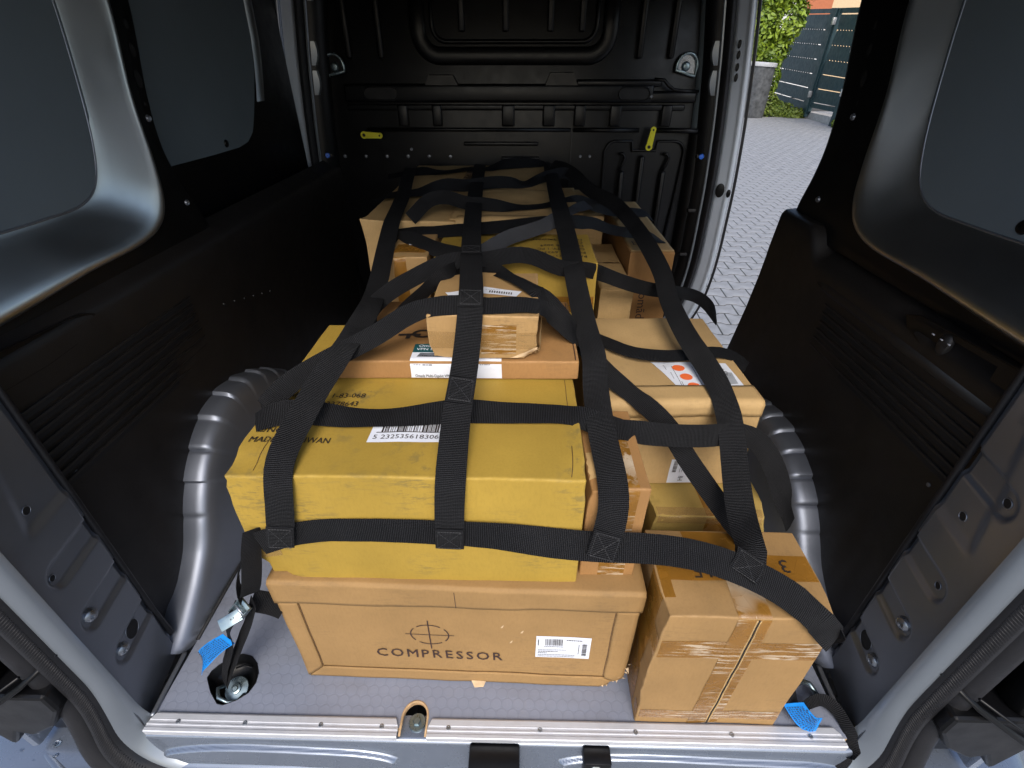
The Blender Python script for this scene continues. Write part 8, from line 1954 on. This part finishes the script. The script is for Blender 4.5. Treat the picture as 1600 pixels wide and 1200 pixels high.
SPACERS = [((9.82, 21.531, 2.043), (9.804, 21.421, 2.037), (9.794, 21.353, 1.97), (9.81, 21.463, 1.977)), ((9.781, 21.268, 2.027), (9.765, 21.16, 2.021), (9.755, 21.094, 1.956), (9.771, 21.201, 1.962)), ((9.743, 21.01, 2.012), (9.727, 20.905, 2.006), (9.717, 20.84, 1.941), (9.733, 20.945, 1.947)), ((9.705, 20.759, 1.997), (9.69, 20.656, 1.991), (9.681, 20.592, 1.927), (9.696, 20.695, 1.933)), ((9.669, 20.514, 1.983), (9.654, 20.413, 1.977), (9.645, 20.35, 1.914), (9.66, 20.45, 1.919)), ((9.633, 20.274, 1.968), (9.619, 20.175, 1.962), (9.609, 20.113, 1.9), (9.624, 20.211, 1.906)), ((9.598, 20.039, 1.954), (9.584, 19.943, 1.949), (9.575, 19.882, 1.887), (9.589, 19.978, 1.892)), ((9.564, 19.81, 1.941), (9.55, 19.716, 1.935), (9.542, 19.656, 1.874), (9.555, 19.75, 1.879)), ((9.531, 19.586, 1.927), (9.517, 19.494, 1.922), (9.509, 19.435, 1.862), (9.522, 19.527, 1.867)), ((9.499, 19.367, 1.914), (9.485, 19.277, 1.909), (9.477, 19.219, 1.849), (9.49, 19.308, 1.854)), ((9.467, 19.153, 1.901), (9.454, 19.065, 1.896), (9.445, 19.007, 1.837), (9.458, 19.095, 1.842)), ((9.436, 18.943, 1.889), (9.423, 18.857, 1.884), (9.414, 18.8, 1.826), (9.427, 18.886, 1.83)), ((9.865, 21.833, 1.649), (9.847, 21.714, 1.643), (9.837, 21.645, 1.575), (9.855, 21.763, 1.581)), ((9.823, 21.549, 1.634), (9.806, 21.433, 1.629), (9.796, 21.365, 1.562), (9.813, 21.481, 1.568)), ((9.782, 21.273, 1.62), (9.765, 21.16, 1.615), (9.755, 21.093, 1.549), (9.772, 21.205, 1.554)), ((9.742, 21.003, 1.607), (9.725, 20.893, 1.601), (9.716, 20.827, 1.536), (9.732, 20.937, 1.542)), ((9.703, 20.74, 1.594), (9.687, 20.632, 1.588), (9.677, 20.567, 1.524), (9.693, 20.675, 1.529)), ((9.664, 20.483, 1.581), (9.649, 20.378, 1.575), (9.639, 20.314, 1.512), (9.655, 20.419, 1.517)), ((9.627, 20.232, 1.568), (9.612, 20.13, 1.563), (9.603, 20.067, 1.5), (9.618, 20.169, 1.505)), ((9.591, 19.988, 1.556), (9.576, 19.887, 1.551), (9.567, 19.826, 1.489), (9.582, 19.926, 1.494)), ((9.555, 19.749, 1.544), (9.541, 19.651, 1.539), (9.532, 19.59, 1.478), (9.546, 19.687, 1.482)), ((9.521, 19.515, 1.532), (9.506, 19.419, 1.527), (9.497, 19.359, 1.467), (9.512, 19.455, 1.471)), ((9.487, 19.287, 1.52), (9.473, 19.193, 1.516), (9.464, 19.134, 1.456), (9.478, 19.227, 1.46)), ((9.453, 19.064, 1.509), (9.44, 18.972, 1.505), (9.431, 18.914, 1.446), (9.445, 19.005, 1.45)), ((9.869, 21.861, 1.233), (9.851, 21.741, 1.228), (9.841, 21.67, 1.16), (9.859, 21.79, 1.164)), ((9.827, 21.575, 1.221), (9.809, 21.458, 1.217), (9.799, 21.389, 1.15), (9.816, 21.506, 1.154)), ((9.785, 21.297, 1.21), (9.768, 21.183, 1.206), (9.758, 21.115, 1.14), (9.775, 21.228, 1.144)), ((9.745, 21.025, 1.2), (9.729, 20.914, 1.195), (9.719, 20.848, 1.13), (9.735, 20.958, 1.134)), ((9.706, 20.761, 1.189), (9.69, 20.652, 1.185), (9.68, 20.587, 1.12), (9.696, 20.695, 1.124)), ((9.667, 20.502, 1.179), (9.652, 20.396, 1.175), (9.642, 20.332, 1.111), (9.658, 20.437, 1.115)), ((9.63, 20.25, 1.169), (9.614, 20.147, 1.165), (9.605, 20.083, 1.102), (9.62, 20.186, 1.106)), ((9.593, 20.004, 1.159), (9.578, 19.903, 1.155), (9.569, 19.84, 1.093), (9.584, 19.941, 1.097)), ((9.557, 19.763, 1.15), (9.543, 19.665, 1.146), (9.534, 19.603, 1.084), (9.548, 19.701, 1.088)), ((9.523, 19.528, 1.141), (9.508, 19.432, 1.137), (9.499, 19.371, 1.076), (9.513, 19.467, 1.08)), ((9.488, 19.298, 1.132), (9.474, 19.204, 1.128), (9.465, 19.144, 1.068), (9.479, 19.238, 1.071)), ((9.455, 19.074, 1.123), (9.441, 18.982, 1.119), (9.433, 18.923, 1.06), (9.446, 19.015, 1.063)), ((9.881, 21.937, 0.827), (9.862, 21.815, 0.822), (9.852, 21.743, 0.754), (9.87, 21.865, 0.758)), ((9.837, 21.645, 0.817), (9.819, 21.526, 0.813), (9.809, 21.456, 0.745), (9.827, 21.574, 0.749)), ((9.795, 21.361, 0.807), (9.778, 21.245, 0.803), (9.767, 21.175, 0.736), (9.785, 21.291, 0.74)), ((9.754, 21.084, 0.798), (9.737, 20.97, 0.794), (9.727, 20.902, 0.728), (9.744, 21.015, 0.732)), ((9.714, 20.813, 0.789), (9.697, 20.702, 0.785), (9.687, 20.636, 0.72), (9.704, 20.746, 0.723)), ((9.674, 20.549, 0.78), (9.658, 20.441, 0.776), (9.648, 20.376, 0.712), (9.664, 20.483, 0.715)), ((9.636, 20.292, 0.771), (9.62, 20.186, 0.768), (9.611, 20.122, 0.704), (9.626, 20.227, 0.707)), ((9.599, 20.04, 0.763), (9.583, 19.937, 0.759), (9.574, 19.874, 0.696), (9.589, 19.976, 0.7)), ((9.562, 19.795, 0.754), (9.547, 19.694, 0.751), (9.538, 19.632, 0.689), (9.553, 19.732, 0.692)), ((9.527, 19.555, 0.746), (9.512, 19.457, 0.743), (9.503, 19.395, 0.682), (9.517, 19.493, 0.685)), ((9.492, 19.321, 0.738), (9.477, 19.225, 0.735), (9.468, 19.164, 0.675), (9.483, 19.26, 0.678)), ((9.458, 19.092, 0.731), (9.444, 18.998, 0.728), (9.435, 18.938, 0.668), (9.449, 19.032, 0.671)), ((9.221, 17.502, 1.811), (9.211, 17.435, 1.808), (9.204, 17.383, 1.754), (9.214, 17.451, 1.757)), ((9.189, 17.282, 1.8), (9.179, 17.216, 1.796), (9.171, 17.165, 1.743), (9.181, 17.231, 1.746)), ((9.157, 17.067, 1.788), (9.147, 17.002, 1.785), (9.14, 16.952, 1.732), (9.149, 17.017, 1.735)), ((9.125, 16.857, 1.777), (9.116, 16.794, 1.773), (9.109, 16.745, 1.722), (9.118, 16.807, 1.725)), ((9.095, 16.652, 1.766), (9.086, 16.59, 1.763), (9.079, 16.542, 1.711), (9.088, 16.603, 1.714)), ((9.065, 16.452, 1.755), (9.056, 16.392, 1.752), (9.049, 16.344, 1.701), (9.058, 16.404, 1.704)), ((9.036, 16.256, 1.745), (9.027, 16.198, 1.742), (9.021, 16.151, 1.692), (9.029, 16.209, 1.694)), ((9.008, 16.065, 1.734), (8.999, 16.008, 1.731), (8.992, 15.962, 1.682), (9.001, 16.019, 1.685)), ((9.236, 17.598, 1.448), (9.225, 17.526, 1.445), (9.217, 17.473, 1.39), (9.228, 17.545, 1.393)), ((9.201, 17.363, 1.437), (9.19, 17.292, 1.434), (9.183, 17.241, 1.38), (9.193, 17.311, 1.383)), ((9.167, 17.133, 1.426), (9.156, 17.065, 1.423), (9.149, 17.014, 1.37), (9.159, 17.083, 1.373)), ((9.133, 16.91, 1.415), (9.123, 16.843, 1.412), (9.116, 16.793, 1.36), (9.126, 16.86, 1.363)), ((9.101, 16.692, 1.405), (9.091, 16.627, 1.402), (9.084, 16.578, 1.35), (9.094, 16.643, 1.353)), ((9.069, 16.48, 1.395), (9.06, 16.416, 1.392), (9.053, 16.368, 1.34), (9.062, 16.431, 1.343)), ((9.039, 16.272, 1.385), (9.029, 16.21, 1.382), (9.022, 16.163, 1.331), (9.032, 16.225, 1.334)), ((9.009, 16.07, 1.375), (9.0, 16.009, 1.372), (8.993, 15.963, 1.322), (9.002, 16.023, 1.325)), ((9.248, 17.683, 1.077), (9.237, 17.606, 1.074), (9.229, 17.553, 1.019), (9.24, 17.629, 1.022)), ((9.211, 17.433, 1.067), (9.2, 17.358, 1.064), (9.192, 17.306, 1.01), (9.203, 17.38, 1.012)), ((9.175, 17.19, 1.057), (9.164, 17.117, 1.055), (9.156, 17.065, 1.001), (9.167, 17.138, 1.004)), ((9.14, 16.953, 1.048), (9.129, 16.882, 1.045), (9.122, 16.831, 0.992), (9.132, 16.902, 0.995)), ((9.105, 16.722, 1.039), (9.095, 16.653, 1.036), (9.088, 16.603, 0.984), (9.098, 16.672, 0.986)), ((9.072, 16.497, 1.03), (9.062, 16.43, 1.027), (9.055, 16.381, 0.976), (9.065, 16.448, 0.978)), ((9.04, 16.278, 1.021), (9.03, 16.213, 1.019), (9.023, 16.165, 0.968), (9.032, 16.23, 0.97)), ((9.008, 16.065, 1.013), (8.998, 16.001, 1.01), (8.991, 15.954, 0.96), (9.001, 16.017, 0.962))]
FITTINGS = [(9.165, 17.778, 2.012), (9.199, 18.005, 0.141), (8.862, 15.736, 1.302), (8.826, 15.492, 0.29)]
BLOCKS = [((9.34, 18.27, -0.372), (9.013, 16.076, -0.351), (9.01, 16.055, -0.582), (9.328, 18.195, -0.601)), ((8.949, 15.639, -0.395), (8.731, 14.176, -0.326), (8.723, 14.122, -0.469), (8.94, 15.582, -0.586)), ((9.64, 20.294, -0.554), (9.425, 18.847, -0.483), (9.421, 18.815, -0.597), (9.601, 20.029, -0.657))]
GATE_N = (-0.989, 0.147, 0.0)

# ------------------------------------------------------------------ outside: paving, gate, hedge, bin, house
GZ = -0.56
def quad_prism(name, q, depth, mat, parent, nrm):
    n = Vector(nrm)
    V = [Vector(p) for p in q] + [Vector(p) - n * depth for p in q]
    off = parent.location if parent else Vector((0, 0, 0))
    V = [v - off for v in V]
    return mesh_obj(name, V, [(0, 1, 2, 3), (7, 6, 5, 4), (0, 4, 5, 1), (1, 5, 6, 2), (2, 6, 7, 3), (3, 7, 4, 0)], mat, parent)

ground = mesh_obj('ground', [(-300, -300, GZ - 0.05), (300, -300, GZ - 0.05), (300, 300, GZ - 0.05), (-300, 300, GZ - 0.05)], [(0, 1, 2, 3)], M['joint'])
ground['kind'] = 'structure'
pav = mesh_obj('paving', [(-12, -8, GZ - 0.0024), (26, -8, GZ - 0.0024), (26, 24, GZ - 0.0024), (-12, 24, GZ - 0.0024)], [(0, 1, 2, 3)], M['pave_base'])
pav['kind'] = 'structure'
# I-shaped interlocking pavers: wide ends, narrow waist
PX, PY = 0.200, 0.165
def paver_outline(gx, gy):
    a, w1, w0 = PX / 2 - gx, PY / 2 + 0.012 - gy, PY / 2 - 0.012 - gy
    top = [(-a, w1), (-0.062, w1), (-0.036, w0), (0.036, w0), (0.062, w1), (a, w1)]
    return top + [(x, -y) for x, y in reversed(top)]
def paver_mesh():
    lo, mi, hi = paver_outline(0.003, 0.0045), paver_outline(0.0034, 0.0048), paver_outline(0.0070, 0.0095)
    n = len(lo)
    V = [(x, y, -0.02) for x, y in lo] + [(x, y, -0.004) for x, y in mi] + [(x, y, 0.0) for x, y in hi]
    F = [tuple(range(2 * n, 3 * n))[::-1]]
    for r0 in (0, n):
        F += [(r0 + (i + 1) % n, r0 + i, r0 + n + i, r0 + n + (i + 1) % n) for i in range(n)]
    return V, F
pvV, pvF = paver_mesh()
pme = bpy.data.meshes.new('paver'); pme.from_pydata(pvV, [], pvF); pme.update(); pme.materials.append(M['paver'])
ca, sa = math.cos(R(-4)), math.sin(R(-4))
cand = []
for j in range(-20, 140):
    for i in range(-40, 120):
        lx, ly = (i + 0.5 * (j % 2)) * PX, j * PY
        x, y = lx * ca - ly * sa, lx * sa + ly * ca
        if y < -2 or y > 21 or x > 16: continue
        sl = x / (y + 0.38) if y > 0.5 else None
        inview = sl is not None and 0.375 < sl < 0.66 and y > 1.9
        cand.append((0 if inview else 1, math.hypot(x, y + 0.38), x, y))
cand.sort()
single = [c for c in cand if c[0] == 0][:300]
rest = [c for c in cand if c not in set(single)]
rp = random.Random(11)
for _, d, x, y in single:
    o = bpy.data.objects.new('paver', pme)
    COL.objects.link(o); o.parent = pav
    o.location = (x, y, GZ + rp.uniform(-0.0007, 0.0007)); o.rotation_euler = (rp.gauss(0, 0.0025), rp.gauss(0, 0.0025), R(-4) + rp.gauss(0, 0.006))
V, F = [], []
for _, d, x, y in rest:
    # everything else on this forecourt that is near enough to make out; the joint sheet carries on beyond
    if -1.0 < x < 0.98 and -0.3 < y < 4.5: continue
    if x < -3.5 or (x < 0.98 and y > 4.0): continue
    if x > 0.98 and y > 4 and x / (y + 0.38) < 0.2: continue
    a = R(-4) + rp.gauss(0, 0.006); c_, s_ = math.cos(a), math.sin(a); dz = rp.uniform(-0.0007, 0.0007)
    b = len(V)
    n = len(pvV) // 3
    V += [(x + vx * c_ - vy * s_, y + vx * s_ + vy * c_, GZ + vz + dz) for vx, vy, vz in pvV[n:]]
    F += [tuple(k - n + b for k in f) for f in pvF if min(f) >= n]
o = mesh_obj('paver_field', V, F, M['paver'], pav); o['kind'] = 'stuff'

# slatted gate
gl = Vector((9.1, 17.0, GZ))
gate = thing('metal_gate', 'dark teal metal gate with wide horizontal slats and narrow gaps, across the paved yard', 'gate', gl)
for q in SLATS_A + SLATS_B + SLATS_C + [TOP_B]:
    quad_prism('slat', q, 0.04, M['gate'], gate, GATE_N)
for q in POSTS:
    quad_prism('post', q, 0.10, M['gate'], gate, GATE_N)
bm_v, bm_f = [], []
for q in SPACERS:
    b = len(bm_v); n = Vector(GATE_N)
    bm_v += [Vector(p) - gl for p in q] + [Vector(p) - n * 0.03 - gl for p in q]
    bm_f += [tuple(b + k for k in f) for f in [(0, 1, 2, 3), (7, 6, 5, 4), (0, 4, 5, 1), (1, 5, 6, 2), (2, 6, 7, 3), (3, 7, 4, 0)]]
o = mesh_obj('gap_spacer', bm_v, bm_f, M['gate'], gate); o['kind'] = 'stuff'
for p in FITTINGS:
    bm = bmesh.new(); add_box(bm, -0.05, 0.05, -0.04, 0.04, -0.09, 0.09, 0.012, 2, Matrix.Translation(Vector(p) - gl))
    auto_smooth(bm_obj('hinge', bm, M['gate_fit'], gate))
for q, lb in zip(BLOCKS, ('pale concrete block under the gap between the two gate posts', 'pale concrete block under the right end of the gate, beyond the second post', 'small pale stone in the weeds at the left foot of the gate')):
    n = Vector(GATE_N)
    c0 = sum((Vector(p) for p in q), Vector()) / 4; c0.z = GZ
    bl = thing('concrete_block', lb, 'block', c0 - n * 0.1)
    quad_prism('block_body', [Vector(p) - n * 0.07 for p in q], 0.25, M['concrete'], bl, GATE_N)

# weathered bin, a little out of plumb
bl = Vector((7.72, 18.57, GZ))
bn = thing('waste_bin', 'tall weathered grey tapered bin with a pale rim, under the hedge', 'bin', bl)
rows = []
for z, r_ in ((0.0, 0.36), (0.05, 0.375), (0.5, 0.405), (1.0, 0.435), (1.40, 0.455), (1.46, 0.455)):
    rows.append([(-0.08 * z / 1.5 + r_ * math.cos(a) * (1 + 0.02 * math.sin(6 * a)), r_ * math.sin(a) * (1 + 0.02 * math.sin(6 * a)), z) for a in [2 * math.pi * k / 28 for k in range(28)]])
loft('bin_body', rows, M['bin'], bn, close_u=True, ang=50)
rows = []
for z, r_ in ((1.44, 0.455), (1.44, 0.49), (1.48, 0.50), (1.54, 0.495), (1.555, 0.48), (1.54, 0.45), (1.30, 0.40)):
    rows.append([(-0.085 + r_ * math.cos(a), r_ * math.sin(a), z - 0.03 * math.cos(a)) for a in [2 * math.pi * k / 28 for k in range(28)]])
loft('bin_rim', rows, M['rim'], bn, close_u=True, ang=40)

def foliage(name, blobs, count, size, mat, parent, seed):
    rr = random.Random(seed)
    V, F, T = [], [], []
    tot = sum(b[6] for b in blobs)
    off = parent.location if parent else Vector((0, 0, 0))
    for (cx, cy, cz, rx, ry, rz, wt) in blobs:
        for k in range(int(count * wt / tot)):
            d = Vector((rr.gauss(0, 1), rr.gauss(0, 1), rr.gauss(0, 1))).normalized()
            rad = rr.uniform(0.45, 1.0) ** 0.5
            p = Vector((cx + d.x * rx * rad, cy + d.y * ry * rad, cz + d.z * rz * rad))
            p += noise.noise_vector(p * 2.5) * 0.15
            if p.z < GZ + 0.01: p.z = GZ + rr.uniform(0.01, 0.2)
            s = size * rr.uniform(0.6, 1.3)
            n = (d + Vector((rr.uniform(-.8, .8), rr.uniform(-.8, .8), rr.uniform(-.2, 1.0)))).normalized()
            m = look(p - off, n, Vector((rr.uniform(-1, 1), rr.uniform(-1, 1), rr.uniform(-1, .3))))
            b = len(V)
            for a, c in ((0, -1), (0.45, -0.2), (0.3, 0.5), (0, 1.0), (-0.3, 0.5), (-0.45, -0.2)):
                V.append(m @ Vector((a * s, c * s, 0.12 * s * (abs(a) * 2))))
            F += [(b, b + 1, b + 2, b + 3), (b, b + 3, b + 4, b + 5)]
            t = min(1, max(0, 0.5 + 0.5 * noise.noise(p * 1.7 + Vector((seed, 0, 0))) + rr.uniform(-.3, .3)))
            T += [t] * 6
    o = mesh_obj(name, V, F, mat, parent)
    at = o.data.attributes.new('tone', 'FLOAT', 'POINT')
    at.data.foreach_set('value', T)
    return o

hedge = thing('hedge', 'tall bright green leafy hedge rising behind the grey bin, left of the gate', 'hedge', (7.9, 19.0, GZ))
tube('trunk', [(0, 0, 0), (0.05, 0, 1.0), (-0.1, 0, 2.2), (0.1, 0.05, 3.2)], 0.07, M['bark'], hedge, 8)
foliage('crown', [(7.5, 18.9, 3.0, 0.75, 0.7, 0.8, 5), (8.35, 19.0, 3.2, 0.75, 0.6, 0.8, 5), (7.4, 18.9, 1.9, 0.7, 0.6, 0.9, 5), (8.25, 19.0, 2.1, 0.65, 0.5, 0.75, 4), (8.2, 19.1, 1.35, 0.42, 0.4, 0.6, 2.5), (7.3, 19.0, 1.1, 0.6, 0.5, 0.6, 2), (8.35, 19.2, 0.6, 0.32, 0.3, 0.6, 1.2), (9.0, 19.1, 3.35, 0.5, 0.4, 0.35, 1.0), (6.6, 19.0, 2.2, 0.6, 0.6, 1.6, 4)], 9000, 0.085, M['leaf'], hedge, 4)
weeds = thing('weed_clump', 'low yellow-green weeds at the foot of the gate beside the grey bin', 'weeds', (8.7, 18.9, GZ))
foliage('leaves', [(8.35, 18.9, GZ + 0.25, 0.35, 0.35, 0.50, 3), (8.75, 18.8, GZ + 0.16, 0.45, 0.3, 0.36, 3), (9.1, 18.4, GZ + 0.08, 0.35, 0.3, 0.22, 1.5)], 2600, 0.06, M['grass'], weeds, 9)
tuft = thing('grass_tuft', 'small tuft of grass at the foot of the right gate post', 'grass', (8.86, 15.35, GZ))
foliage('leaves', [(8.86, 15.35, GZ + 0.06, 0.12, 0.1, 0.12, 1)], 160, 0.05, M['grass'], tuft, 12)

house = thing('house', 'cream and terracotta rendered house wall showing above the gate', 'house', (16.0, 31.0, GZ))
def hb(name, x0, x1, y0, y1, z0, z1, mat):
    o = box(name, x0, x1, y0, y1, z0, z1, mat, house, 0.0, 1); o.data.transform(Matrix.Translation(-house.location)); return o
hb('wall', 15.0, 26.0, 30.0, 36.0, GZ, 6.5, M['wall_cream'])
hb('wall', 13.75, 14.99, 29.9, 36.0, 2.9, 6.5, M['wall_orange'])
hb('wall', 13.75, 14.99, 29.95, 36.0, GZ, 2.89, M['wall_white'])
hb('wall', 12.6, 13.74, 30.1, 36.0, GZ, 6.5, M['wall_white'])
rf = [(12.2, 29.5, 6.5), (26.4, 29.5, 6.5), (26.4, 36.5, 6.5), (12.2, 36.5, 6.5), (12.2, 33, 8.6), (26.4, 33, 8.6)]
mesh_obj('roof', [Vector(p) - house.location for p in rf], [(0, 1, 5, 4), (2, 3, 4, 5), (0, 4, 3), (1, 2, 5), (3, 2, 1, 0)], M['wall_orange'], house)
for x in (17.0, 20.5, 24.0):
    w_ = hb('window', x - 0.6, x + 0.6, 29.97, 30.05, 3.9, 5.3, M['wall_white'])
    p_ = hb('pane', x - 0.5, x + 0.5, 29.955, 29.975, 4.0, 5.2, M['ink_grey']); p_.parent = w_
